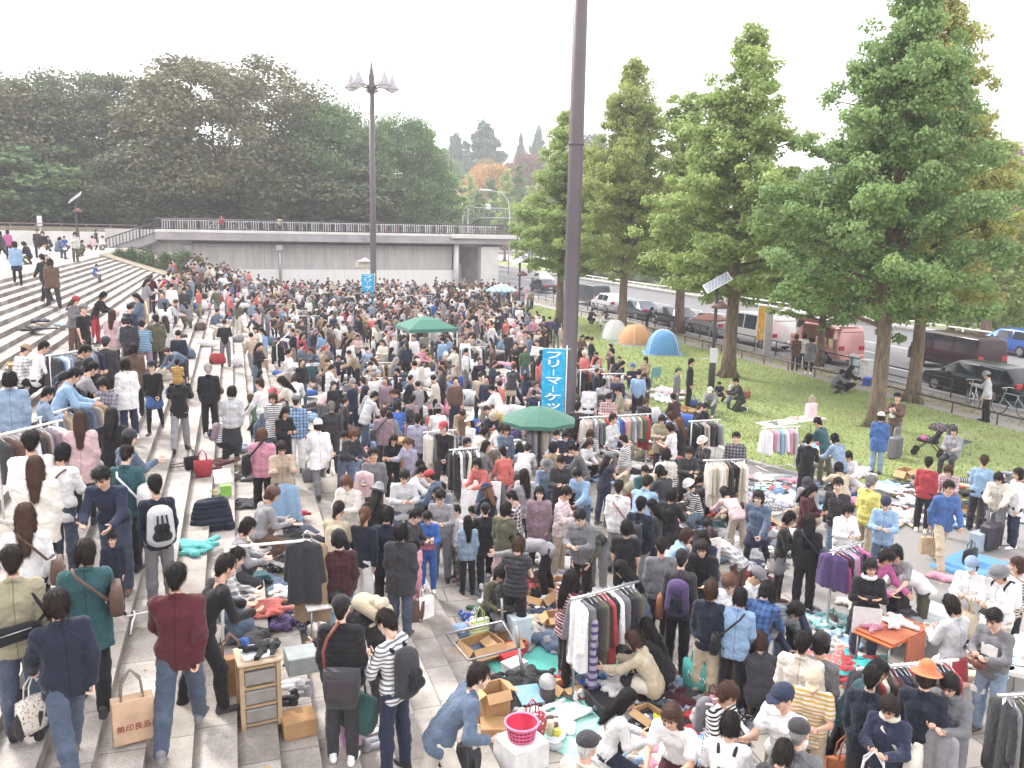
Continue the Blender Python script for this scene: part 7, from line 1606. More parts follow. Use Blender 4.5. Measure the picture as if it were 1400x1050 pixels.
# =================================================================== WHO STANDS WHERE
# head top in the photo, pose, facing (0 away from the camera, 90 to the right of the picture, 180 towards it), clothes
ROWS = '''
14 748 stand 8 jacket:khaki trousers:jeans short:dark h=1.7 id=khaki | person in khaki jacket with black waist bag slung across the back on the steps
82 812 walk 345 jacket:ink trousers:jeans bob:dark h=1.6 s=brown id=denim | person in dark denim jacket and blue jeans climbing the steps with floral tote
112 743 walk_look 5 coat:teal trousers:black bob:dark h=1.63 id=teal | person in long teal cardigan and black trousers climbing the steps
236 777 walk 12 jacket:burgundy trousers:jeans short:black h=1.74 s=grey id=maroon | person in burgundy corduroy shirt carrying a paper bag down the steps
268 768 stoop 70 knit:black trousers:black short:dark h=1.7 | person in black long sleeved top leaning over the wooden drawer cabinet
296 752 sit_floor 85 jacket:grey:plaid:white trousers:denim short:dark h=1.66 | person in grey plaid shirt seated on the steps beside the person in black
152 728 stand 170 hoodie:ink trousers:black short:dark h=.98 | small child in navy hoodie standing on the steps before the navy sweater
153 627 reach 200 knit:navy trousers:jeans short:black h=1.73 s=brown id=navyman | person in navy sweater and jeans reaching down to the small child
212 650 stand 350 knit:ink trousers:grey short:black h=1.66 id=pack | person wearing a large white and black backpack on the steps
32 690 stand 10 knit:white trousers:black long:brown h=1.6 id=whitelong | person in white long sleeved top with long brown hair at the lower left edge
46 625 stand 12 coat:ivory trousers:black long:brown h=1.6 | person in cream hooded coat with long brown hair
40 590 stand 5 blouse:white trousers:tan short:black h=1.76 | broad person in white shirt with short black hair facing away
78 610 hold 30 blouse:white trousers:jeans bob:black h=1.6 id=wbag | person in white blouse with dark shoulder bag next to the cream coat
108 563 stand 10 coat:rose skirt:charcoal long:brown h=1.62 id=rose | person in dusty pink coat carrying a white tote bag
150 560 hold 10 jacket:black trousers:black long:black h=1.6 | person in black jacket with long black hair beside the dusty pink coat
166 590 one_arm 60 jacket:denim trousers:black bob:black hat=beanie:charcoal h=1.62 | person in blue denim jacket and dark beanie near the fur collar rack
168 612 hold 20 jacket:teal trousers:black short:dark h=1.66 id=twobag | person in dark teal jacket with white and black bag on the steps
172 494 stand 330 coat:white trousers:navy bob:dark h=1.6 s=white | person in white loose sweater and dark jeans on the upper steps
208 492 walk 190 knit:black skirt:blue bob:black hat=cap:black h=1.58 | person in black sweater and blue skirt walking down the steps
242 510 shoulder_carry 8 jacket:black trousers:ash short:black h=1.68 id=carrier | person in black jacket carrying a child in orange on the shoulders
284 497 stand 0 jacket:black trousers:black short:white h=1.66 | white haired person in black leather jacket seen from behind on the steps
298 560 sit_floor 80 knit:white:stripe:navy trousers:black bob:dark h=1.55 id=girl | person in striped top with purple bag seated on the steps
314 528 stand_weight 10 jacket:silver long_skirt:charcoal bob:dark h=1.58 | person in pale grey jacket and dark long skirt on the middle steps
12 510 stand 10 jacket:light_denim trousers:beige bob:black h=1.62 | person in washed denim shirt at the left end of the steps table
70 510 reach 90 jacket:sky trousers:grey short:black h=1.7 | person in sky blue shirt bending over the steps table
55 530 hold 80 jacket:light_denim trousers:grey short:black h=1.45 | young person in pale denim top beside the sky blue shirt
20 472 sit_floor 60 jacket:white:plaid:grey trousers:black short:dark hat=bucket:tan h=1.6 | person in white plaid shirt and tan hat sitting on the steps
44 467 sit_step 80 blouse:white trousers:black short:black h=1.68 | person in white shirt and black trousers sitting on the upper left steps
107 480 hold 110 jacket:charcoal trousers:black short:black h=1.7 | person in charcoal jacket with glasses bending over the buyers table
97 497 reach 80 tee:ash trousers:black short:black h=1.68 | person in light grey tee over the crowded steps table
117 506 reach 250 jacket:black trousers:black short:black hat=cap:black h=1.68 | person in black cap leaning over the crowded steps table
133 508 bend 250 jacket:navy trousers:navy short:black hat=cap:navy h=1.7 | person in navy cap bending low over the crowded steps table
130 492 hold 240 jacket:ink trousers:black short:black hat=cap:black h=1.68 | person in dark navy jacket and cap behind the crowded steps table
147 515 hold 220 jacket:grey:plaid:lavender trousers:charcoal bob:dark h=1.58 id=plaidbag | person in grey plaid jacket looking down with white bag
143 461 stand 20 hoodie:charcoal trousers:black short:dark hat=beanie:charcoal h=1.66 | person in charcoal hoodie and beanie behind the striped blue sweater
182 470 stand 355 coat:brown trousers:black bob:dark h=1.6 | person in brown coat with dark bob on the upper steps
196 440 reach 350 knit:sky:stripe:teal trousers:mauve short:black h=1.66 | person in blue and teal striped sweater bending on the upper steps
213 430 stand 340 coat:olive trousers:charcoal short:dark h=1.68 | person in olive jacket beside the striped sweater
226 432 stand 330 coat:silver trousers:black long:brown h=1.6 | person in pale grey coat with brown bag on the upper steps
112 417 stand 130 tee:black trousers:black short:dark hat=cap:grey h=1.7 | person in black printed tee shirt standing high on the steps
97 405 hold 120 jacket:grey trousers:brown long:brown hat=beanie:red h=1.58 | person in red beanie and grey jacket high on the steps
126 402 reach 100 jacket:black trousers:red bob:black h=1.62 | person in black jacket and red trousers high on the steps
152 424 stand 20 coat:rose skirt:cream long:brown h=1.62 | person in pale pink coat with long brown hair high on the steps
173 434 hold 340 jacket:silver trousers:ash bob:dark hat=cap:green h=1.58 | person in pale grey jacket and green cap on the upper steps
175 432 stand 10 jacket:charcoal trousers:black bob:dark hat=brim:black h=1.66 | person in black brimmed hat behind the green cap
60 351 walk 320 jacket:charcoal trousers:charcoal short:dark h=1.72 id=couple1 | person in charcoal jacket with backpack walking up the pale steps
70 357 walk_up 345 coat:brown trousers:charcoal bob:dark h=1.7 | person in brown coat walking up the pale steps behind the charcoal jacket
20 330 stand 340 jacket:sky skirt:navy bob:dark h=1.64 | person in sky blue jacket and navy skirt on the terrace
128 362 sit_step 120 tee:royal trousers:grey short:black h=1.1 | child in bright blue shirt sitting alone on the upper pale steps
50 313 stand 180 coat:charcoal trousers:black short:dark h=1.7 | person in charcoal coat before the terrace wall with white cloth
58 316 stand 200 coat:black trousers:black bob:black h=1.62 | person in black coat before the terrace wall
101 318 one_arm 160 jacket:white:plaid:green trousers:olive bob:dark h=1.62 | person in white and green checked top on the terrace
108 328 crouch 120 jacket:olive trousers:olive bob:dark h=1.62 | person in olive jacket crouching under the terrace lamp
184 310 walk 160 jacket:maroon trousers:charcoal short:dark h=1.68 | person in maroon jacket walking down the bridge ramp
357 586 stand 15 jacket:pink trousers:black bob:light h=1.58 id=pinktop | person in pink top with black shoulder bag on the middle steps
384 602 show 175 coat:beige trousers:beige bob:dark h=1.6 id=cardigan | person in beige cardigan holding up a pale blue shirt
404 541 stand 8 jacket:sky:plaid:navy trousers:white short:dark hat=cap:grey h=1.72 id=blueplaid | person in blue plaid shirt and white trousers wearing a grey cap
436 575 walk 350 coat:white trousers:grey bob:dark hat=beanie:white h=1.66 id=whitecoat | person in white coat and white knitted hat walking up the steps
453 549 stand 0 jacket:charcoal trousers:charcoal short:grey h=1.68 | grey haired person in charcoal jacket next to the white coat
497 537 reach 60 hoodie:silver trousers:jeans short:black h=1.7 | person in pale grey hoodie and jeans leaning right
524 558 stand 5 hoodie:mauve trousers:charcoal short:brown h=1.66 id=redhood | person in dusky red hoodie with black shoulder bag by the tall carton
571 566 stand 10 jacket:lavender trousers:black short:dark h=1.7 | person in lavender shirt and black trousers by the tall carton
511 610 walk_look 185 knit:grey trousers:brown short:dark h=1.74 id=greyman | person in grey sweater and glasses with pink cloth over the arm
478 648 hold 210 coat:ivory trousers:charcoal bob:light h=1.58 | person in ivory cardigan with short brown hair on the steps
511 667 hold 30 jacket:black trousers:black long:black hat=brim:ash h=1.66 | person in black coat wearing a light grey brimmed hat
495 694 stand_weight 30 knit:ink trousers:white pony:light h=1.6 | person in dark navy sweater and white trousers with brown pony tail
527 697 hold 15 coat:ink trousers:black bob:black h=1.62 | person in long dark navy coat behind the charcoal hooded coat
453 695 reach 20 knit:sand trousers:sand pony:dark h=1.58 | person in sand coloured sweater holding lace with hair clip
463 727 stand 355 jacket:maroon:plaid:black trousers:light_denim bob:black hat=beanie:black h=1.58 | person in maroon plaid shirt seen from behind on the steps
547 717 stand 20 coat:charcoal trousers:jeans bob:black h=1.62 id=darkcoat | person in charcoal hooded coat with brown bag seen from behind
560 695 hold 120 jacket:charcoal trousers:black short:black h=1.5 | boy sized person in charcoal shirt beside the bright blue track suit
585 697 hold 180 jacket:royal trousers:royal short:black h=1.4 s=white id=bluesuit | young person in bright blue track suit holding a comic book
604 667 hold 190 knit:ash trousers:grey short:black h=1.66 | person in light grey sweatshirt behind the bright blue track suit
626 690 stand 240 tee:white trousers:olive:camo:ash short:black h=1.34 | young person in white tee and camouflage trousers
640 706 stand 350 jacket:light_denim trousers:black long:black h=1.35 | young person in washed denim jacket with long black hair
690 687 stand 30 knit:olive long_skirt:rose bob:dark h=1.6 | person in olive grey sweater and long dusty pink skirt
568 738 stand 300 tee:pink trousers:pink bob:black h=1.2 | child in pink top half hidden by the charcoal hooded coat
465 818 stand 12 puffer:black trousers:charcoal short:black hat=cap:black h=1.72 s=white id=puffer | person in black padded jacket and black cap carrying a leather shoulder bag
530 822 bend 300 jacket:black trousers:charcoal short:black h=1.72 id=bender | person in black jacket bending down with a sand coloured backpack
540 838 hold 310 knit:white:stripe:grey trousers:navy short:dark h=1.72 id=striped | person in white striped top carrying a big green bag and black backpack
601 914 lean_hip 80 jacket:denim trousers:cream short:dark h=1.68 id=glasses | person in denim blue jacket and cream trousers leaning forward with glasses
315 711 sit_floor 85 knit:ash trousers:charcoal bob:dark h=1.6 | person in light grey sweater with dark bob seated among goods on the steps
350 669 sit_floor 70 knit:ash trousers:brown bob:brown hat=pompom:brown h=1.62 | person in brown pompom hat seated on the steps
776 779 stand_weight 55 blouse:burgundy:stripe:rose trousers:black long:black h=1.6 s=red id=redstripe | person in red striped dress with long black hair on the aqua sheet
882 774 reach 290 jacket:denim long_skirt:olive long:black h=1.62 | person in denim jacket and olive skirt looking through the rack
932 754 stand 8 hoodie:charcoal trousers:black short:black hat=beanie:black h=1.74 id=purplepack | person in charcoal hoodie and black beanie wearing a purple backpack
972 796 stand 12 jacket:ink wide:sand bob:brown h=1.64 id=tealbag | person in navy cardigan and sand trousers with teal shopping bag
1010 809 reach_side 8 jacket:sky trousers:black bob:black h=1.62 s=black id=bluestrap | person in pale blue shirt with black strap reaching out an arm
1036 806 reach 20 jacket:blue:plaid:navy trousers:navy bob:black h=1.64 | person in dark blue plaid shirt next to the pale blue shirt
905 736 stand 350 knit:grey trousers:black short:dark h=1.68 | person in grey sweater behind the charcoal hoodie
857 712 stand 10 tee:black trousers:black bob:black h=1.62 | person in black tee with black bob near the camouflage shirt
876 680 stand 20 jacket:ink trousers:ash short:black h=1.72 id=navypack | person in dark navy jacket with small backpack and light trousers
820 701 bend 200 knit:olive:camo:charcoal trousers:ash short:black h=1.7 | person in camouflage sweater bending over the stall
798 694 hold 205 hoodie:grey trousers:black short:black h=1.68 | person in grey hooded top looking down by the red dressed child
752 728 bend_low 270 knit:ash trousers:black bob:dark h=1.6 | person in light grey knit bending far down
738 664 stand 180 coat:mauve skirt:mauve long:black h=1.58 | person in long mauve dress with long black hair
766 664 hold 110 jacket:rose:plaid:white trousers:beige short:dark h=1.66 | person in pink plaid shirt beside the mauve dress
778 690 stand 160 tee:red trousers:rose short:black h=1.0 | child in red top standing in front of the pink plaid shirt
887 868 crouch 285 jacket:sand skirt:cream bob:brown h=1.62 s=white id=crouch | person in sand jacket and white skirt crouching by the low black stand
903 852 crouch 300 jacket:black trousers:black long:black h=1.62 | person in black jacket crouching behind the sand jacket
830 944 sit_floor 75 blouse:white trousers:ink long:black h=1.6 | person in white blouse with long black hair sitting by the aqua sheet
936 944 stoop 200 tee:white skirt:maroon long:brown h=1.62 | person in white tee and maroon apron bending over a yellow bag
800 1006 stand 30 jacket:cream trousers:beige short:white hat=cap:charcoal h=1.62 | white haired person in dark cap at the bottom picture edge
983 928 hold 120 knit:white:stripe:black trousers:black bob:brown h=1.58 id=bwstripe | person in black and white striped top with small backpack
997 984 hold 5 blouse:white trousers:black bob:black h=1.6 id=whitestrap | person in white top with black backpack straps at the bottom edge
1043 876 crouch 350 coat:charcoal trousers:black bob:brown h=1.64 | person in long charcoal coat crouching with curly hair
1002 783 hold 200 blouse:white trousers:beige bun:light h=1.6 | person in white blouse with brown bun between the blue shirts
1025 772 hold 120 jacket:white trousers:grey short:dark hat=cap:grey h=1.64 | person in white jacket and grey cap near the purple rack
1071 698 hold 95 knit:black skirt:grey bob:black h=1.62 | person in black top and grey skirt with sharp black bob
1107 704 stand 5 jacket:black trousers:black long:black h=1.64 id=navybag | person in black jacket with navy bag and long black hair
1188 741 reach 130 knit:magenta trousers:charcoal bob:black h=1.62 | person in bright magenta sweater bending towards the folding table
1191 764 folded 170 knit:black trousers:jeans bob:black h=1.58 id=apron | person in black cardigan and white apron facing the camera with folded arms
1238 739 reach 200 tee:ash trousers:charcoal bob:black h=1.64 | person in light grey tee with strap leaning over the folding table
1272 764 bend 250 jacket:white trousers:olive bob:black h=1.66 | person in white cardigan bending over the folding table with hair hanging
1332 759 hold 190 jacket:white trousers:black bob:dark hat=cap:light_denim h=1.62 id=bluecap | person in washed blue cap and white jacket holding a beige bag
1377 772 hold 220 jacket:white trousers:beige bob:dark hat=bucket:grey h=1.62 id=bucket | person in grey bucket hat and white jacket with backpack
1313 821 hold 310 jacket:silver trousers:black bob:dark h=1.62 id=redapron | person in pale shirt and red apron seen from behind
1368 829 hold 205 knit:grey trousers:light_denim short:black h=1.7 id=teapot | person in grey sweater with white print holding a teapot
1082 931 one_arm 210 tee:white trousers:khaki short:black hat=cap:navy h=1.72 | person in white tee and navy cap bending left at the bottom
1116 908 hold 185 tee:cream:stripe:mustard trousers:beige short:dark hat=cap:sand h=1.66 | person in yellow striped tee and sand cap
1098 866 stand 10 jacket:cream trousers:black short:black h=1.7 | person in cream jacket with short black hair seen from behind
1122 868 stand 20 knit:grey trousers:charcoal bob:black hat=beanie:black h=1.66 | person in grey sweater and black beanie next to the cream jacket
1097 807 bend 230 jacket:ash:plaid:teal trousers:charcoal bob:black h=1.66 | person in grey green plaid shirt bending to the left
1057 797 bend 150 jacket:navy trousers:light_denim bob:black h=1.62 | person in navy jacket bending towards the plaid shirt
1163 892 stoop 100 jacket:teal trousers:black bob:black h=1.6 | person in teal jacket stooping behind the counter rack
1192 912 stand 12 jacket:ink trousers:charcoal short:black h=1.72 id=orangebag | person in dark navy jacket with orange leather bag
1267 912 stand 8 jacket:ink trousers:navy bob:dark hat=brim:orange h=1.66 | person in orange brimmed hat and navy jacket seen from behind
1307 917 hold 200 coat:grey trousers:charcoal bob:black h=1.62 id=greyscarf | person in grey scarf and coat holding up a long grey coat
1222 946 hold 195 jacket:navy trousers:sand bob:dark h=1.58 id=mask | person in cream scarf and navy jacket carrying a large white bag
1092 988 stand 10 jacket:grey trousers:charcoal short:grey hat=cap:charcoal h=1.68 | person in grey brown jacket and dark grey cap at the bottom edge
1066 1020 hold 20 jacket:charcoal trousers:black bob:dark h=1.6 | dark haired person cut by the bottom edge beside the grey cap
1285 869 crouch 80 tee:white trousers:navy short:black h=1.7 | person in white tee squatting behind the counter rack
1396 762 stand 240 knit:cream:stripe:brown trousers:black bob:brown h=1.6 | person in cream striped top at the picture edge beside the suitcase
1205 564 stand 5 coat:blue trousers:light_denim bob:black hat=cap:white h=1.62 | person in long blue coat and white cap by the largest ginkgo trunk
1228 537 carry 200 knit:brown trousers:grey short:black h=1.72 id=baby | person in brown sweater holding a baby beside the largest ginkgo
1106 595 one_arm 5 jacket:black trousers:black short:black h=1.72 | person in black jacket with raised hand at the lawn corner
1134 574 reach 300 jacket:teal trousers:olive short:black h=1.7 | person in grey teal shirt bending over the lawn corner table
1154 597 reach 320 jacket:light_denim trousers:olive bob:black h=1.64 | person in washed denim shirt and olive trousers at the lawn corner
1161 614 sit_floor 180 blouse:white trousers:white bob:black h=1.6 | person in white blouse sitting at the kerb facing the camera
1152 636 crouch 340 jacket:sand trousers:black bob:black h=1.6 | person in sand jacket crouching with black bag at the kerb
1110 650 sit_floor 200 jacket:ash trousers:beige short:dark hat=cap:charcoal h=1.64 | person in dark cap sitting on the asphalt strip
1103 660 hold 110 hoodie:maroon trousers:black long:black h=1.6 | person in maroon hooded jacket with long black hair
1150 653 stand_weight 195 knit:charcoal trousers:light_denim short:dark h=1.72 | person in charcoal sweater and pale jeans facing the camera
1190 650 stand 40 jacket:yellow trousers:beige short:grey h=1.7 | grey haired person in bright yellow shirt
1156 686 hold 150 jacket:white trousers:black bob:black h=1.58 id=purpbag | person in white sleeves with purple backpack
1213 677 hold 185 jacket:sky trousers:denim short:dark hat=beanie:navy h=1.62 | person in sky blue top and navy hat looking down
1294 655 walk 150 jacket:blue trousers:sand short:black h=1.74 s=tan id=khakiman | person in blue shirt and sand trousers striding by the suitcase
1270 625 stand 10 knit:red trousers:black short:dark h=1.6 | person in red sweater facing the lawn
1344 622 stand_weight 10 knit:sky wide:charcoal short:brown h=1.64 | person in sky blue sweater with dark jacket round the waist
1305 583 sit_chair 195 hoodie:ash trousers:charcoal bob:dark hat=beanie:charcoal h=1.6 up=.03 | person in light grey hoodie seated in the dark blue camp chair
1303 634 sit_floor 200 jacket:rose:plaid:grey trousers:denim bob:brown h=1.58 | person in rosy plaid shirt sitting behind the pale sheet
1371 642 reach 190 jacket:cream trousers:grey bob:black h=1.6 | person in cream jacket bending at the far right goods
1396 640 stand 240 blouse:white trousers:navy bob:dark h=1.62 | person in white shirt and navy trousers at the right picture edge
1355 508 one_arm 270 jacket:silver trousers:black short:dark hat=bucket:ash h=1.7 up=0 | person in pale shirt and grey hat beside the white bicycles
1090 457 stand 350 coat:brown trousers:charcoal bob:brown h=1.64 | person in brown coat waiting by the pink food truck
1100 456 stand 10 jacket:white trousers:charcoal bob:black h=1.64 | person in white top waiting by the pink food truck
1109 462 hold 20 coat:grey skirt:ash bob:black h=1.62 | person in grey dress waiting by the pink food truck
1158 500 crouch 60 coat:black trousers:black long:black h=1.62 | person in black coat crouching at the low rail
1145 505 crouch 80 jacket:grey trousers:charcoal bob:black h=1.5 | person in grey jacket crouching at the low rail
1041 669 walk 200 jacket:denim skirt:navy bob:dark h=1.62 | person in denim shirt and navy skirt carrying a white bag
944 490 stand 90 jacket:black trousers:black short:black h=1.76 s=black | person in black track suit with red side stripes on the lawn edge
926 502 stand 100 jacket:grey trousers:grey short:black hat=cap:green h=1.6 | person in bright green cap and grey jacket on the lawn edge
838 476 stand 270 tee:black trousers:grey short:black h=1.68 up=.03 | person in black tee standing alone on the lawn
798 460 sit_floor 60 blouse:white trousers:white pony:black h=1.62 up=.03 | person in white sitting on the grass near the lamp pole
865 497 sit_chair 150 jacket:navy trousers:black short:black hat=cap:blue h=1.66 up=.03 | person in blue cap seated on the lawn beside the camp chair
883 488 sit_chair 215 jacket:tan trousers:charcoal bob:dark h=1.62 up=.03 | person in tan jacket seated in the pale teal camp chair
1001 515 sit_floor 140 knit:cream trousers:denim bob:brown h=1.6 up=.03 | person in cream sweater sitting on the lawn by the solar lamp
1016 516 kneel 250 jacket:charcoal trousers:charcoal short:black h=1.72 up=.03 | person in charcoal jacket kneeling on the lawn by the rust bag
986 521 sit_floor 200 jacket:navy trousers:maroon short:black h=1.1 up=.03 | small child in navy sitting on the lawn by the solar lamp
973 528 crouch 190 jacket:ash trousers:denim bob:dark hat=cap:cream h=1.62 | person in cream cap sitting at the foot of the solar lamp
906 566 hold 185 coat:khaki trousers:charcoal bob:dark h=1.6 id=khakibag | person in khaki sweater carrying a dark brown bag
935 572 walk 300 jacket:black trousers:black long:light h=1.62 | person in black dress with long light brown hair walking
922 579 hold 290 tee:white trousers:denim bob:dark h=1.6 | person in white tee walking next to the black dress
837 565 folded 120 blouse:silver trousers:grey short:dark h=1.7 | person in pale shirt standing with folded arms before the bright shirts
767 620 hold 175 jacket:charcoal trousers:charcoal short:black h=1.74 | person in slate jacket looking down beside the dark green parasol
773 587 hold 170 vest:navy trousers:cream bob:black h=1.6 | person in navy vest under the dark green parasol
825 518 stand 10 jacket:pale trousers:charcoal short:black h=1.7 id=bp825 | person in pale jacket wearing a dark backpack by the lamp pole
806 523 stand 0 blouse:white trousers:black bob:black h=1.6 | person in white blouse behind the lamp pole
832 537 hold 180 jacket:rose:plaid:brown trousers:black short:black h=1.68 | person in brown pink plaid behind the bright shirt rack
789 550 stand 10 vest:charcoal trousers:black short:dark h=1.68 | person in charcoal padded vest beside the lamp pole
850 528 hold 260 jacket:khaki trousers:charcoal short:dark h=1.68 | person in khaki shirt behind the bright shirt rack
786 652 sit_floor 190 knit:black trousers:black bob:black h=1.6 | person in black top sitting below the slate jacket
801 636 reach 210 jacket:sky trousers:denim short:black h=1.66 | person in sky blue shirt leaning over the white table
846 657 stand 10 jacket:white trousers:ash short:dark h=1.7 id=redsling | person in white shirt with red sling bag seen from behind
876 657 reach 20 jacket:sky trousers:grey short:dark h=1.7 | person in pale sky blue shirt leaning beside the red sling bag
897 639 hold 160 tee:royal trousers:grey short:black h=1.15 | child in bright blue tee behind the pale sky blue shirt
862 636 bend 90 jacket:khaki trousers:red short:dark h=1.66 | person in khaki jacket bending over the goods near the blue tee child
917 642 reach 320 jacket:charcoal trousers:black bob:black h=1.64 | person in charcoal top stooping at the cream coat rack
1007 590 stand 180 jacket:charcoal:plaid:ash trousers:orange short:black h=1.66 | person in checked shirt over orange top behind the cream coats
958 620 crouch 250 jacket:charcoal trousers:mustard bob:black h=1.6 | person in charcoal jacket and mustard scarf crouching near the cream coats
966 596 hold 230 knit:charcoal trousers:black bob:black hat=bucket:cream h=1.6 | person in cream bucket hat looking down left of the cream coats
957 655 sit_floor 250 knit:black:stripe:white trousers:denim bob:dark hat=bucket:white h=1.6 | person in white hat and black striped top sitting by the cream coats
913 688 sit_floor 80 knit:black trousers:light_denim bob:brown h=1.6 | person in black sweater and pale jeans sitting by the red chair
965 705 crouch 170 jacket:charcoal trousers:black short:black h=1.6 | person in charcoal top crouching left of the white lace
914 722 stoop 80 jacket:sky trousers:grey bob:brown h=1.58 | person in sky blue top stooping behind the grey sweater
681 770 sit_floor 120 jacket:charcoal trousers:grey bob:dark hat=beanie:grey h=1.64 | person in grey beanie and charcoal jacket sitting at the step foot
673 768 sit_floor 150 knit:olive trousers:black bob:dark h=1.6 | person in olive top sitting behind the grey beanie
693 762 sit_floor 190 jacket:sand trousers:black short:black hat=beanie:black h=1.6 | person in black beanie sitting right of the grey beanie
706 738 hold 20 vest:charcoal trousers:black bob:brown h=1.62 | person in charcoal padded vest with brown bob near the black suitcase
551 640 hold 170 blouse:silver trousers:denim short:black h=1.64 | person in pale blouse and jeans crouching by pink cloth
563 636 crouch 100 blouse:white trousers:denim short:black h=1.7 | person in white shirt crouching right of the grey sweater
587 628 sit_floor 250 blouse:white trousers:black bob:dark h=1.6 | person in white blouse sitting below the grey garment rack
604 655 sit_floor 180 tee:ash trousers:charcoal short:black h=1.6 | person in light grey tee sitting before the foam board
'''
PID = {}
HCOLOR = {}
def parse(row):
 body, lab = row.split('|'); tk = body.split(); hx, hy, pose, face = float(tk[0]), float(tk[1]), tk[2], float(tk[3])
 top, bot, hair = tk[4].split(':'), tk[5].split(':'), tk[6].split(':'); o = dict(x.split('=') for x in tk[7:])
 h = float(o.get('h', 1.66)); k = h*1.03
 if 'hat' in o: hat = o['hat'].split(':')
 else: hat = None
 if 'up' in o:
  z = float(o['up']); J = _J[pose]; p = at_z(hx, hy, z+(J['hd'][2]+.135)*k/1.7); p.z = z
 else: p = spot(hx, hy, k, pose)
 if pose in ('sit_step',): p.z += 0
 pats = {'stripe': 'stripe', 'plaid': 'plaid', 'camo': 'camo'}
 t = person(p, cam_heading(p)-R(face), pose, top, bot, hair, o.get('s', rnd.choice(['black', 'charcoal', 'brown', 'white', 'black'])), hat, k, lab.strip(), 'people at the flea market', legs='black' if 'skirt' in bot[0] else None)
 if 'id' in o: PID[o['id']] = t
 return t
for row in ROWS.strip().split('\n'): parse(row)
# ---- what they carry
def hand(t, n='R', dz=-.09):
 J = _J[PPOSE[t.name]]; return person_local(t, J['wr'+n]+J['hdir'+n]*.1+vec(0, 0, dz+.05))
T = PID
wb = thing('waist_bag', 'black waist bag slung diagonally across the khaki jacket', 'bag', person_local(T['khaki'], (.02, -.2, 1.12)), T['khaki'].rotation_euler[2]); s_ = Solid(.03).cap((-.13, 0, -.02), (.13, 0, .03), .085, .075, flat=((0, 1, 0), 1.6)); link('pouch', np_mesh('pouch', *s_.surface(.013, .003, 1)), cloth(CW['black']), wb)
b = MB(); b.tube([(-.13, 0, 0), (-.22, .12, .1), (-.12, .2, .32), (.1, .16, .33), (.22, .1, .12), (.13, 0, .03)], .018, 6); b.obj('strap', cloth(CW['black']), wb); b = MB(); b.tube([(-.12, -.055, .01), (.12, -.05, .06)], .006, 5); b.obj('zip', M_STEEL, wb)
bag(hand(T['denim'], 'L'), T['denim'].rotation_euler[2]+.4, 'ivory', 'ivory floral tote hanging from the arm of the dark denim jacket', .85, pat=('spots', 'a0706a', .55)); lay(hand(T['denim'], 'L')+Vector((-.05, .1, -.55)), 'heap', 'charcoal', label='dark coat bundled over the arm behind the floral tote', s=.7).scale = (.45, .6, 2.6)
shoulder_bag(T['teal'], 'brown', 'dark brown leather bag on the shoulder of the long teal cardigan', 1, .3, .8, .98)
pbg = bag(person_local(T['maroon'], (-.36, -.16, .74)), T['maroon'].rotation_euler[2]+.35, 'c8a88c', 'beige paper bag with red characters carried by the burgundy shirt', 1.15, True, hcol='9c8672')
for txt, sx, sz, loc, rot in (('無印良品', .066, .066, (0, -.063, -.41), (PI/2, 0, 0)), ('無印良品', .03, .03, (.163, 0, -.36), (PI/2, 0, PI/2))):
 o = link('lettering', text_mesh(txt, sx, .001, .0), surf('dark_red_ink', '8f2a2e', .7, bumpy=0), pbg, loc); o.rotation_euler = rot
 if sx == .03: o.rotation_euler = (PI/2, PI/2, PI/2)
backpack(T['pack'], 'silver', 'black', 'large white and black backpack with black webbing', 1.12, web='black')
bag(hand(T['rose'], 'R')+Vector((.02, 0, .35)), T['rose'].rotation_euler[2], 'ivory', 'ivory tote bag on the shoulder of the dusty pink coat', 1.05)
shoulder_bag(T['wbag'], 'brown', 'dark brown shoulder bag beside the white blouse', -1, .26, .85, .9); shoulder_bag(T['twobag'], 'white', 'white and black bag under the arm of the dark teal jacket', 1, .34, .85, .95)
shoulder_bag(T['whitelong'], 'brown', 'brown bag at the hip of the white long sleeved top', 1, .26, .8, .86); bag(hand(T['plaidbag'], 'R'), T['plaidbag'].rotation_euler[2], 'white', 'white bag hanging in front of the grey plaid jacket', .7)
# child on the shoulders
J = _J['shoulder_carry']; c = T['carrier']; q = person_local(c, J['neck']+vec(0, -.02, .0)); t = person(q-Vector((0, 0, .13)), c.rotation_euler[2]+PI/2, 'sit_chair', ('vest', 'mustard'), ('trousers', 'grey'), ('short', 'black'), 'white', None, .95, 'small child in mustard padded vest riding on shoulders', 'people at the flea market')
backpack(T['girl'], 'mauve', 'navy', 'mauve and navy bag on the back of the seated striped person', .95)
shoulder_bag(T['pinktop'], 'black', 'black leather bag hanging at the pink top', -1, .34, .95, .8)
def held(p, rz, kind, col, label, pat=None, sc=(1, 1, 1)):
 o = link('held_'+kind, HANG[kind][0], None, None, p, rz); o.scale = sc; setmat(o, 0, cloth(CW[col], *(pat or ()))); return tag(o, label, 'shirt' if kind == 'shirt' else 'coat', 'garments held up by people')
p = person_local(T['cardigan'], (0, .33, 1.02)); held(p, T['cardigan'].rotation_euler[2]+PI/2, 'shirt', 'sky', 'pale blue shirt held up by the person in beige cardigan', None, (1, 1.05, 1.15)); CWs = CW
shoulder_bag(T['blueplaid'], 'navy', 'navy bag hanging beside the blue plaid shirt', -1, .34, .9, .75, False); bag(hand(T['whitecoat'], 'L'), T['whitecoat'].rotation_euler[2], 'grey', 'grey bag in the left hand of the white coat', .9); bag(hand(T['whitecoat'], 'R'), T['whitecoat'].rotation_euler[2], 'cream', 'cream bag in the right hand of the white coat', 1.0)
shoulder_bag(T['redhood'], 'charcoal', 'charcoal shoulder bag across the dusky red hoodie', -1, .28, .85, .92)
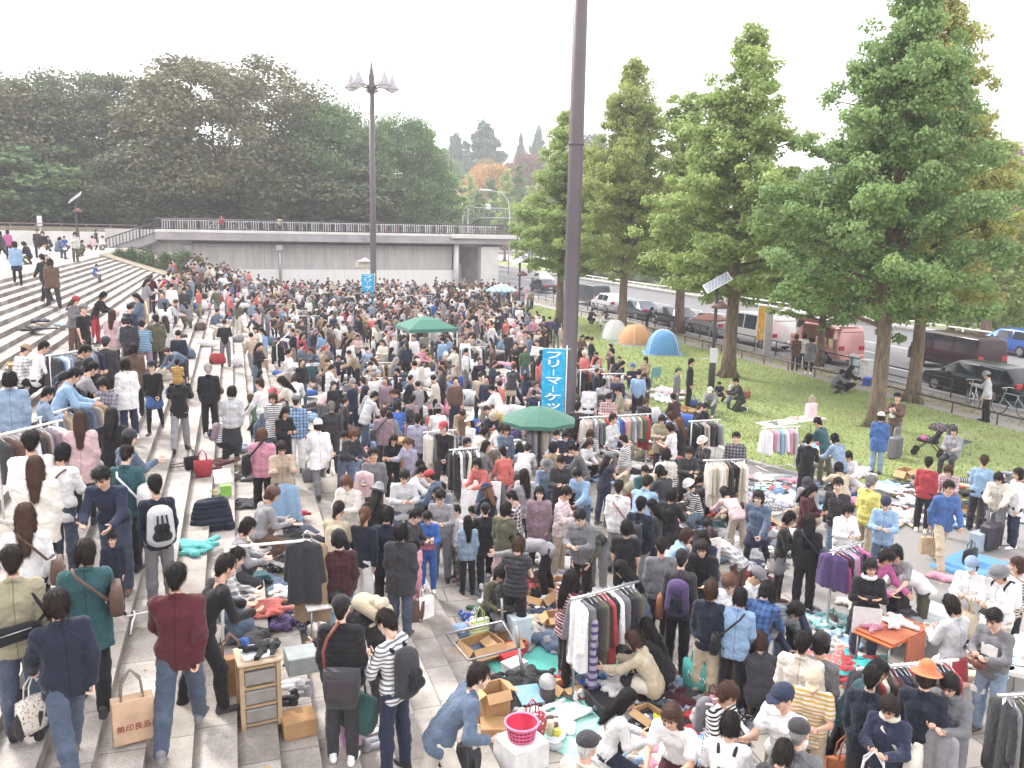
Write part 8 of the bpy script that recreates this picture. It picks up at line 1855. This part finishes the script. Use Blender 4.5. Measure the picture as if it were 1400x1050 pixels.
p = person_local(T['greyman'], (.16, .2, 1.3)); held(p, T['greyman'].rotation_euler[2]+1.2, 'shirt', 'rose', 'dusty pink cloth hung over the arm of the grey sweater', None, (1.2, .8, .8))
bag(hand(T['darkcoat'], 'R'), T['darkcoat'].rotation_euler[2]+.3, 'brown', 'brown leather bag beside the charcoal hooded coat', .9); bag(hand(T['darkcoat'], 'R')+Vector((.18, .02, -.05)), T['darkcoat'].rotation_euler[2]+1, 'white', 'white shopping bag beside the brown leather bag', .85, True)
b = MB(); b.bevbox((0, 0, 0), (.26, .02, .2), .004); o = tag(b.obj('comic_book', surf('print_cover', 'b06a86', .4, var=.5, scale=14), None, person_local(T['bluesuit'], (0, .27, 1.12)), T['bluesuit'].rotation_euler[2]), 'colourful comic book held by the bright blue track suit', 'book'); o.rotation_euler = (-.5, 0, T['bluesuit'].rotation_euler[2])
sb = shoulder_bag(T['puffer'], 'charcoal', 'dark leather shoulder bag with brown strap on the black padded jacket', -1, .33, 1.0, .82); sb.location = person_local(T['puffer'], (.06, -.27, .83)); sb.rotation_euler[2] = T['puffer'].rotation_euler[2]
for ch in list(sb.children):
 if ch.name.startswith('strap'): bpy.data.objects.remove(ch)
b = MB(); b.tube([(-.17, .02, .28), (-.2, .06, .5), (-.16, .1, .62), (-.06, .2, .74)], .018, 6); b.obj('strap', surf('brown_leather', '7a4036', .5), sb); b = MB(); b.bevbox((0, -.075, .2), (.27, .02, .18), .01); b.obj('flap', surf('dark_leather', '3f383e', .45), sb);
backpack(T['bender'], 'sand', 'sand', 'sand coloured backpack on the bending black jacket', .95)
backpack(T['striped'], 'charcoal', 'black', 'black backpack on the white striped top', 1.1); o = bag(hand(T['striped'], 'L')+Vector((-.1, -.05, .05)), T['striped'].rotation_euler[2]+1.5, '2f5a58', 'big dark green bag held before the white striped top', 1.15, sx=1.5)
q = hand(T['glasses'], 'L'); lay(q+Vector((-.1, .05, -.45)), 'heap', 'charcoal', label='grey jacket hung over the arm of the denim blue jacket', s=.7).scale = (.4, .45, 2.6)
backpack(T['purplepack'], 'purple', 'ink', 'purple backpack on the charcoal hoodie', 1.12, web='ink'); shoulder_bag(T['purplepack'], 'rust', 'rust orange bag hanging left of the purple backpack', -1, .4, .7, .82, False)
tb2 = bag(hand(T['tealbag'], 'L')+Vector((0, -.08, .12)), T['tealbag'].rotation_euler[2], '3fb5ac', 'bright teal shopping bag with white script on the navy cardigan', 1.15)
b = MB()   # the white script mark on the bag
for k, pts in enumerate((((-.1, .02), (-.1, .1), (-.06, .06), (-.06, .1), (-.06, .02)), ((-.03, .05), (0, .06), (0, .03), (-.03, .03), (.01, .02)), ((.03, .06), (.03, -.02), (.03, .06), (.06, .05), (.04, .03)), ((.08, .06), (.1, .03), (.12, .06), (.09, -.02)))): b.tube([(x, -.082, -.47+z*1.2) for x, z in pts], .007, 5)
b.obj('script_mark', surf('white_print', 'f0f4f4', .6, bumpy=0), tb2)
shoulder_bag(T['bluestrap'], 'black', 'black bag on a strap across the pale blue shirt', -1, .3, .8, .85); backpack(T['navypack'], 'charcoal', 'grey', 'small dark backpack on the dark navy jacket', .8); bag(person_local(T['redstripe'], (.3, .05, 1.0)), T['redstripe'].rotation_euler[2]+1.2, 'beige', 'beige cloth bag beside the red striped dress', 1.1, sx=.8)
shoulder_bag(T['crouch'], 'black', 'black pouch at the hip of the crouching sand jacket', 1, .2, .6, .4, False); backpack(T['bwstripe'], 'grey', 'rose', 'small grey pink backpack on the striped top', .8); backpack(T['whitestrap'], 'white', 'black', 'white bag with black straps on the white top', .9, web='black'); shoulder_bag(T['navybag'], 'navy', 'navy bag at the side of the black jacket with long hair', 1, .3, .85, .9)
b = MB(); b.bevbox((0, .0, 0), (.4, .03, .42), .012); o = tag(b.obj('apron', cloth(CW['white']), None, person_local(T['apron'], (0, .16, .78)), T['apron'].rotation_euler[2]), 'white apron tied round the black cardigan', 'apron')
bag(hand(T['bluecap'], 'L')+Vector((0, 0, .15)), T['bluecap'].rotation_euler[2], 'sand', 'beige bag held by the washed blue cap wearer', 1.0); bag(hand(T['bluecap'], 'R')+Vector((.05, 0, .05)), T['bluecap'].rotation_euler[2], 'b0946c', 'brown paper bag beside the beige bag', .9, True); backpack(T['bucket'], 'white', 'black', 'white backpack on the bucket hat wearer', .9)
b = MB(); b.lathe([(.2, .0), (.19, .1), (.16, .3)], n=18); o = tag(b.obj('apron', cloth(CW['red']), None, person_local(T['redapron'], (0, 0, .66)), 0), 'red apron skirt on the pale shirt seen from behind', 'apron')
b = MB(); b.lathe([(.03, 0), (.08, .02), (.095, .07), (.06, .12), (.03, .14), (.01, .17)], n=14); b.tube([(.08, 0, .06), (.13, 0, .09), (.15, 0, .13)], .014, 6); tag(b.obj('teapot', surf('brown_glaze', '6b3f38', .25), None, person_local(T['teapot'], (0, .34, 1.02)), 0), 'round brown teapot held by the grey sweater', 'teapot')
b = MB(); b.bevbox((0, 0, 0), (.2, .012, .15), .005); o = b.obj('shirt_print', surf('pale_print', 'd9d4d2', .7), T['teapot'], (0, .14, 1.2))
bag(hand(T['orangebag'], 'L')+Vector((-.05, .0, .2)), T['orangebag'].rotation_euler[2]+.8, 'b5622f', 'orange leather bag on the arm of the dark navy jacket', 1.15); p = person_local(T['greyscarf'], (0, .32, 1.2)); held(p, T['greyscarf'].rotation_euler[2]+PI/2, 'coat', 'ash', 'long light grey coat held up by the grey scarf wearer', None, (1, .95, 1.05)); bag(hand(T['greyscarf'], 'R')+Vector((.25, .1, .05)), .3, 'maroon', 'dark red gift bag right of the long light grey coat', 1.1, True); bag(hand(T['mask'], 'R'), T['mask'].rotation_euler[2]+.3, 'white', 'large white carrier bag held by the cream scarf wearer', 1.3, True); shoulder_bag(T['mask'], 'cream', 'cream patterned bag at the hip of the navy jacket with scarf', -1, .3, .9, .82); s_ = Solid(.02)
for k in range(10): a0, a1 = k*PI/5, (k+1)*PI/5; s_.cap((.075*math.cos(a0), .07*math.sin(a0), 0), (.075*math.cos(a1), .07*math.sin(a1), 0), .035)
SCARF = np_mesh('scarf', *s_.surface(.013, .004, 2), [cloth('808080')])
for nm, col in (('mask', 'cream'), ('greyscarf', 'grey'), ('apron', 'white')):
 J = _J[PPOSE[T[nm].name]]; o = link('scarf', SCARF, None, T[nm], tuple(J['neck']+J['d2']*.01)); setmat(o, 0, cloth(CW[col]))
J = _J['carry']; t = person(person_local(T['baby'], (.03, .2, .82)), T['baby'].rotation_euler[2]+PI/2+PI, 'sit_chair', ('tee', 'white'), ('trousers', 'cream'), ('short', 'black'), 'white', None, .72, 'baby in white top held against the brown sweater', 'people at the flea market')
backpack(T['purpbag'], 'purple', 'purple', 'purple backpack on the white sleeved person', .9); bag(hand(T['khakiman'], 'R'), T['khakiman'].rotation_euler[2], 'b09a7c', 'beige paper bag in the hand of the striding blue shirt', .9, True); bag(hand(T['khakibag'], 'L')+Vector((.1, -.05, .1)), T['khakibag'].rotation_euler[2], 'brown', 'dark brown bag held before the khaki sweater', .9); backpack(T['bp825'], 'charcoal', 'grey', 'dark backpack on the pale jacket by the lamp pole', .9); shoulder_bag(T['redsling'], 'red', 'red sling bag across the white shirt', 1, .2, .7, .9); backpack(T['couple1'], 'olive', 'charcoal', 'olive backpack going up the pale steps', .9)
# ---- the rest of the crowd that can be told apart
POS = [t.location.copy() for t in PEOPLE]
TOPC = ['black']*12+['charcoal']*7+['navy']*6+['ink']*3+['grey']*5+['ash']*4+['white']*13+['cream']*5+['pale']*3+['denim']*4+['light_denim']*2+['sky']*2+['beige']*3+['tan']*2+['brown']*3+['maroon']*3+['red']*2+['pink']*2+['rose']*2+['purple', 'teal', 'green', 'olive', 'olive', 'khaki', 'mustard', 'royal', 'coral', 'lavender', 'mauve']
BOTC = ['black']*6+['charcoal']*5+['navy']*3+['jeans']*5+['denim']*4+['grey']*3+['beige']*2+['khaki']*2+['brown', 'light_denim', 'olive', 'cream']
seen = {t['label'] for t in PEOPLE}
PW = {'stand': 'standing', 'stand_weight': 'standing', 'hold': 'looking down', 'one_arm': 'standing', 'folded': 'with folded arms', 'walk': 'walking', 'walk_look': 'walking', 'reach': 'leaning forward', 'bend': 'bending down', 'stoop': 'stooping', 'crouch': 'crouching', 'sit_floor': 'sitting', 'kneel': 'kneeling'}
TW = dict(knit='sweater', tee='tee', jacket='jacket', coat='coat', hoodie='hoodie', vest='vest', blouse='blouse', puffer='padded jacket')
def extra(p, poses, kid=False):
 for q in POS:
  if (q.xy-p.xy).length < .5: return None
 pose = rnd.choice(poses); h = rnd.gauss(1.63, .07) if not kid else rnd.uniform(1.0, 1.35); ph = near(p)
 for _ in range(30):
  top = (rnd.choices(['jacket', 'knit', 'hoodie', 'coat', 'blouse', 'tee', 'vest', 'puffer'], [6, 5, 3, 4, 4, 2, 1, 1])[0], rnd.choice(TOPC)); bot = (rnd.choices(['trousers', 'wide', 'skirt', 'long_skirt'], [8, 2, 1.4, .8])[0], rnd.choice(BOTC))
  hair = (rnd.choices(['short', 'bob', 'long', 'pony', 'bun'], [5, 4, 2, 1, .6])[0], rnd.choices(['black', 'dark', 'brown', 'light', 'grey'], [6, 5, 3, 1, .7])[0]); hat = None
  if rnd.random() < .2: hat = (rnd.choice(['cap', 'cap', 'beanie', 'bucket', 'brim']), rnd.choice(['black', 'charcoal', 'navy', 'grey', 'beige', 'red', 'white', 'olive']))
  lab = f"{'child' if kid else 'person'} in {cn(top[1])} {TW[top[0]]}{' and '+cn(hat[1])+' '+{'brim': 'hat', 'bucket': 'hat'}.get(hat[0], hat[0]) if hat else ' and '+cn(bot[1])+' '+('skirt' if 'skirt' in bot[0] else 'trousers')} {PW[pose]} {ph}"
  if len(lab.replace('-', ' ').split()) <= 16 and lab not in seen: break
 seen.add(lab)
 if rnd.random() < .4 and top[1] in ('navy', 'red', 'grey', 'white', 'sky', 'ash', 'maroon', 'denim', 'pale'): top = (*top, rnd.choice(['plaid', 'stripe']), rnd.choice(['white', 'charcoal']))
 t = person(p, rnd.uniform(0, 2*PI), pose, top, bot, hair, rnd.choice(['black', 'black', 'brown', 'white', 'grey', 'charcoal']), hat, h, lab, 'people at the flea market', legs='black' if 'skirt' in bot[0] else None)
 POS.append(p.copy());
 if rnd.random() < .13 and pose in ('stand', 'walk', 'hold'): backpack(t, *rnd.sample(['black', 'navy', 'charcoal', 'grey', 'olive', 'maroon'], 2), f'{rnd.choice(["full", "small", "worn", "plain"])} backpack worn by the person in {cn(top[1])} {TW[top[0]]} {ph}', .9)
 elif rnd.random() < .2 and pose in ('stand', 'walk', 'stand_weight'): c = rnd.choice(['black', 'brown', 'cream', 'navy', 'white', 'red']); bag(hand(t), t.rotation_euler[2], c, f'{cn(c)} bag carried by the person in {cn(top[1])} {TW[top[0]]} {ph}', .8)
 return t
STAND = ['stand', 'stand_weight', 'hold', 'hold', 'one_arm', 'walk', 'walk_look', 'reach', 'reach', 'folded', 'stoop']; LOW = ['crouch', 'sit_floor', 'bend', 'kneel', 'sit_floor', 'crouch']
# photo regions (head tops): x0, x1, y0, y1, how many, chance of a low pose
for x0, x1, y0, y1, n, lo in ((470, 700, 500, 600, 26, .35), (350, 480, 480, 560, 14, .35), (600, 760, 570, 690, 20, .4), (700, 830, 540, 640, 10, .3), (840, 1010, 540, 640, 12, .4), (870, 1060, 640, 760, 14, .5), (1050, 1180, 700, 800, 4, .4), (0, 130, 470, 590, 9, .25), (120, 260, 400, 500, 22, .25), (260, 350, 480, 600, 8, .6), (1180, 1290, 640, 720, 5, .5), (0, 90, 600, 660, 3, 0), (560, 700, 440, 510, 24, .3), (700, 800, 480, 540, 8, .3), (960, 1060, 800, 870, 3, .3), (350, 470, 440, 500, 16, .3)):
 k = tries = 0
 while k < n and tries < n*8 and len(PEOPLE) < 297:
  tries += 1; low = rnd.random() < lo; pose = LOW if low else STAND; hgt = 1.0 if low else 1.62
  p = on_ground(rnd.uniform(x0, x1), rnd.uniform(y0, y1), hgt)
  if extra(p, pose, rnd.random() < .05): k += 1
# ---- far crowd: past three hundred people, the farthest read as one mass
def far_variant(pose, kind, hat=False):
 J = _J[pose]; out = []
 s = Solid(.05); d1, d2 = J['d1'], J['d2']; X = vec(1, 0, 0); s.cap(J['pel'], J['chest'], .14, .15); s.cap(J['chest']-X*.06, J['neck']-d2*.1-X*.08, .11, .08); s.cap(J['chest']+X*.06, J['neck']-d2*.1+X*.08, .11, .08)
 if kind == 'coat': s.cap(J['pel'], (J['knL']+J['knR'])*.4+J['pel']*.2, .15, .15)
 for n in 'LR': s.cap(J['sh'+n], J['el'+n], .07, .06); s.cap(J['el'+n], J['wr'+n], .06, .05)
 out.append((*s.surface(.05), 0)); s = Solid(.04)
 for n in 'LR': s.cap(J['hip'+n], J['kn'+n], .1, .08); s.cap(J['kn'+n], J['an'+n], .08, .06); s.cap(J['an'+n]-vec(0, 0, .03), J['an'+n]+vec(0, .12, -.04), .05)
 out.append((*s.surface(.05), 1)); M = J['HM']; s = Solid(.02).ell((0, .012, -.015), (.075, .09, .11)); s.cap((0, -.01, -.08), (0, -.02, -.16), .055)
 for n in 'LR': s.cap(M.T @ (J['wr'+n]-J['hd']), M.T @ (J['wr'+n]+J['hdir'+n]*.1-J['hd']), .035)
 V, F = s.surface(.035); out.append((V @ M.T+J['hd'], F, 2)); s = Solid(.02).ell((0, -.022, .03), (.095, .108, .105));
 if kind == 'long': s.cap((0, -.06, 0), (0, -.09, -.25), .08, .06)
 V, F = s.surface(.035, 0, 0, lambda x, y, z: np.minimum(y-.045+0*x, .055-z+0*x)); out.append((V @ M.T+J['hd'], F, 3)); return out
FARV = [far_variant(p, k) for p, k in (('stand', 'x'), ('hold', 'long'), ('walk', 'coat'), ('reach', 'x'), ('crouch', 'long'), ('sit_floor', 'x'), ('bend', 'x'), ('stand_weight', 'long'), ('one_arm', 'coat'), ('folded', 'x'))]
def crowd(name, pts, label=None):
 cols = sorted(set(TOPC)); skins = 1; mats = [cloth(CW[c]) for c in cols]+[skinmat(0), skinmat(1)]+[hairmat(HAIRC[c]) for c in ('black', 'dark', 'brown', 'grey')]; VV = []; FF = []; MM = []; b_ = 0; nC = len(cols)
 bcs = [cols.index(c) for c in BOTC if c in cols]; tcs = [cols.index(c) for c in TOPC]
 for p in pts:
  v = rnd.choices(FARV, [4, 4, 3, 3, 1.5, 1.5, 1, 4, 3, 2])[0]; a = rnd.uniform(0, 6.28); ca, sa = math.cos(a), math.sin(a); sc = rnd.gauss(.985, .05)*(.7 if rnd.random() < .05 else 1); Rz = np.array([[ca, -sa, 0], [sa, ca, 0], [0, 0, 1]])
  mm = {0: rnd.choice(tcs), 1: rnd.choice(bcs), 2: nC+rnd.randrange(2), 3: nC+2+rnd.choices(range(4), [5, 4, 3, .6])[0]}
  if rnd.random() < .15: mm[3] = rnd.choice(tcs)
  for V, F, k in v: VV.append((V*sc) @ Rz.T+np.array(p)); FF.append(F+b_); MM.append(np.full(len(F), mm[k])); b_ += len(V)
 o = link(name, np_mesh(name, np.vstack(VV), np.vstack(FF), mats, mi=np.concatenate(MM))); return struct(o, 'stuff')
pts = []; grid = {}
def free(p, r_):
 for q in POS[-400:]+pts[-0:]:
  if (q.xy-p.xy).length < r_: return False
 k = (int(p.x/r_), int(p.y/r_))
 for i in (-1, 0, 1):
  for j in (-1, 0, 1):
   for q in grid.get((k[0]+i, k[1]+j), ()):
    if (q.xy-p.xy).length < r_: return False
 grid.setdefault(k, []).append(p); return True
tries = 0
while len(pts) < 900 and tries < 30000:
 tries += 1; y = 25+57*rnd.random()**.8; x = rnd.uniform(-8.4, 24); p = Vector((x, y, gz(x, y)))
 xr = 19.0 if y > 55 else 14.5+(y-28)*.15
 if y > 66: xr = 24
 if x > xr or (x < -3.2 and y > 64) or (x < -6.5) or (y > 76 and rnd.random() < .6): continue
 if x < 0 and y < 40 and rnd.random() < .6: continue
 if -2.0 < x < 2.2 and 26 < y < 66 and rnd.random() < .8: continue
 qx, qy = to_px(p+Vector((0, 0, 1.6)))
 if qx < 205-(qy-380)*1.3: continue
 if free(p, .56): pts.append(p)
crowd('distant_crowd', pts)['label'] = 'dense crowd of shoppers filling the far plaza'
# goods between the far shoppers, too many and too small to count
LOWC = [s_.surface(.05, .01, i, lambda x, y, z: -z+.002+0*x+0*y) for i, s_ in enumerate([Solid(.06).cap((-.2, 0, .05), (.2, .1, .08), .14, .1).cap((0, -.2, .04), (.1, .2, .1), .12, .1), Solid(.06).cap((-.3, -.1, .05), (.25, -.1, .05), .1).cap((-.2, .15, .06), (.3, .12, .12), .12, .09)])]
cols = ['white', 'white', 'pale', 'cream', 'sky', 'pink', 'red', 'black', 'charcoal', 'denim', 'beige', 'brown', 'ash', 'royal']; VV = []; FF = []; MM = []; b_ = 0
for i in range(900):
 y = 24+60*rnd.random()**.8; x = rnd.uniform(-3 if y < 64 else -1, 19 if y > 55 else 14.5);
 qx, qy = to_px((x, y, gz(x, y)))
 if (-2.0 < x < 2.0 and rnd.random() < .6) or qx < 215-(qy-380)*1.3: continue
 V, F = rnd.choice(LOWC); a = rnd.uniform(0, 6.28); sc = rnd.uniform(.7, 1.5); V = (V*sc*np.array([1, 1, rnd.uniform(.8, 2.2)])) @ np.array([[math.cos(a), -math.sin(a), 0], [math.sin(a), math.cos(a), 0], [0, 0, 1]]).T+np.array([x, y, gz(x, y)]); VV.append(V); FF.append(F+b_); b_ += len(V); MM.append(np.full(len(F), rnd.randrange(len(cols))))
struct(link('distant_goods', np_mesh('distant_goods', np.vstack(VV), np.vstack(FF), [cloth(CW[c]) for c in cols], mi=np.concatenate(MM))), 'stuff')
# few people and goods on terrace, bridge, far lawn and path, each placed
for px, py, pose, Y, up, top, bot, lab in ((303, 297, 'stand', 89.6, 5.66, ('jacket', 'red'), 'charcoal', 'person in red jacket standing by the bicycles on the footbridge'), (381, 301, 'reach', 89.6, 5.66, ('jacket', 'sand'), 'black', 'person in sand jacket bending over bicycles on the footbridge'), (10, 318, 'stand', 60, TOPZ, ('jacket', 'magenta'), 'charcoal', 'person in magenta top at the left end of the terrace'), (3, 330, 'walk', 58, TOPZ, ('coat', 'charcoal'), 'black', 'person in charcoal coat at the left end of the terrace'), (130, 322, 'walk', 84, TOPZ, ('jacket', 'charcoal'), 'charcoal', 'person in charcoal jacket leaning at the foot of the ramp'), (88, 332, 'sit_floor', 76, TOPZ, ('tee', 'royal'), 'charcoal', 'person in bright blue tee sitting on the terrace by the lamp'), (70, 333, 'sit_floor', 76, TOPZ, ('jacket', 'charcoal'), 'charcoal', 'person in charcoal sitting on the terrace beside the blue tee'), (78, 343, 'sit_step', 60, TOPZ, ('jacket', 'denim'), 'jeans', 'person in denim sitting with stretched legs on the terrace edge'), (55, 345, 'sit_floor', 52, TOPZ, ('blouse', 'white'), 'beige', 'person in white sitting among bags on the terrace edge'), (40, 345, 'sit_floor', 52, TOPZ, ('jacket', 'black'), 'olive', 'person in black sitting among bags on the terrace edge'), (128, 335, 'sit_floor', 80, TOPZ, ('jacket', 'rose'), 'maroon', 'person in dusty pink sitting at the foot of the ramp'), (137, 333, 'sit_floor', 80, TOPZ, ('jacket', 'white'), 'grey', 'person in white sitting at the foot of the ramp'), (808, 425, 'crouch', 55, .03, ('jacket', 'black'), 'black', 'person in black crouching on the far lawn'), (822, 436, 'sit_floor', 52, .03, ('blouse', 'white'), 'cream', 'person in white lying back on the far lawn beside the white tent'), (885, 418, 'reach', 50, 0, ('jacket', 'black'), 'charcoal', 'person in black bending at the open car door by the fence')):
 p = at_y(px, py, Y); p.z = up; person(p, cam_heading(p)-R(rnd.uniform(0, 360)), pose, top, ('trousers', bot), ('bob' if rnd.random() < .5 else 'short', 'dark'), 'black', None, 1.68, lab, 'people at the flea market')
# =================================================================== AIR
b = MB(); b.box((0, 270, 34), (900, 760, 74)); m = bpy.data.materials.new('air'); m.use_nodes = True; n = m.node_tree
n.nodes.remove(n.nodes['Principled BSDF']); v = n.nodes.new('ShaderNodeVolumePrincipled'); v.inputs['Density'].default_value = .0010; v.inputs['Color'].default_value = (.96, .95, 1, 1)
n.links.new(v.outputs[0], n.nodes['Material Output'].inputs['Volume']); struct(b.obj('haze', m), 'stuff')
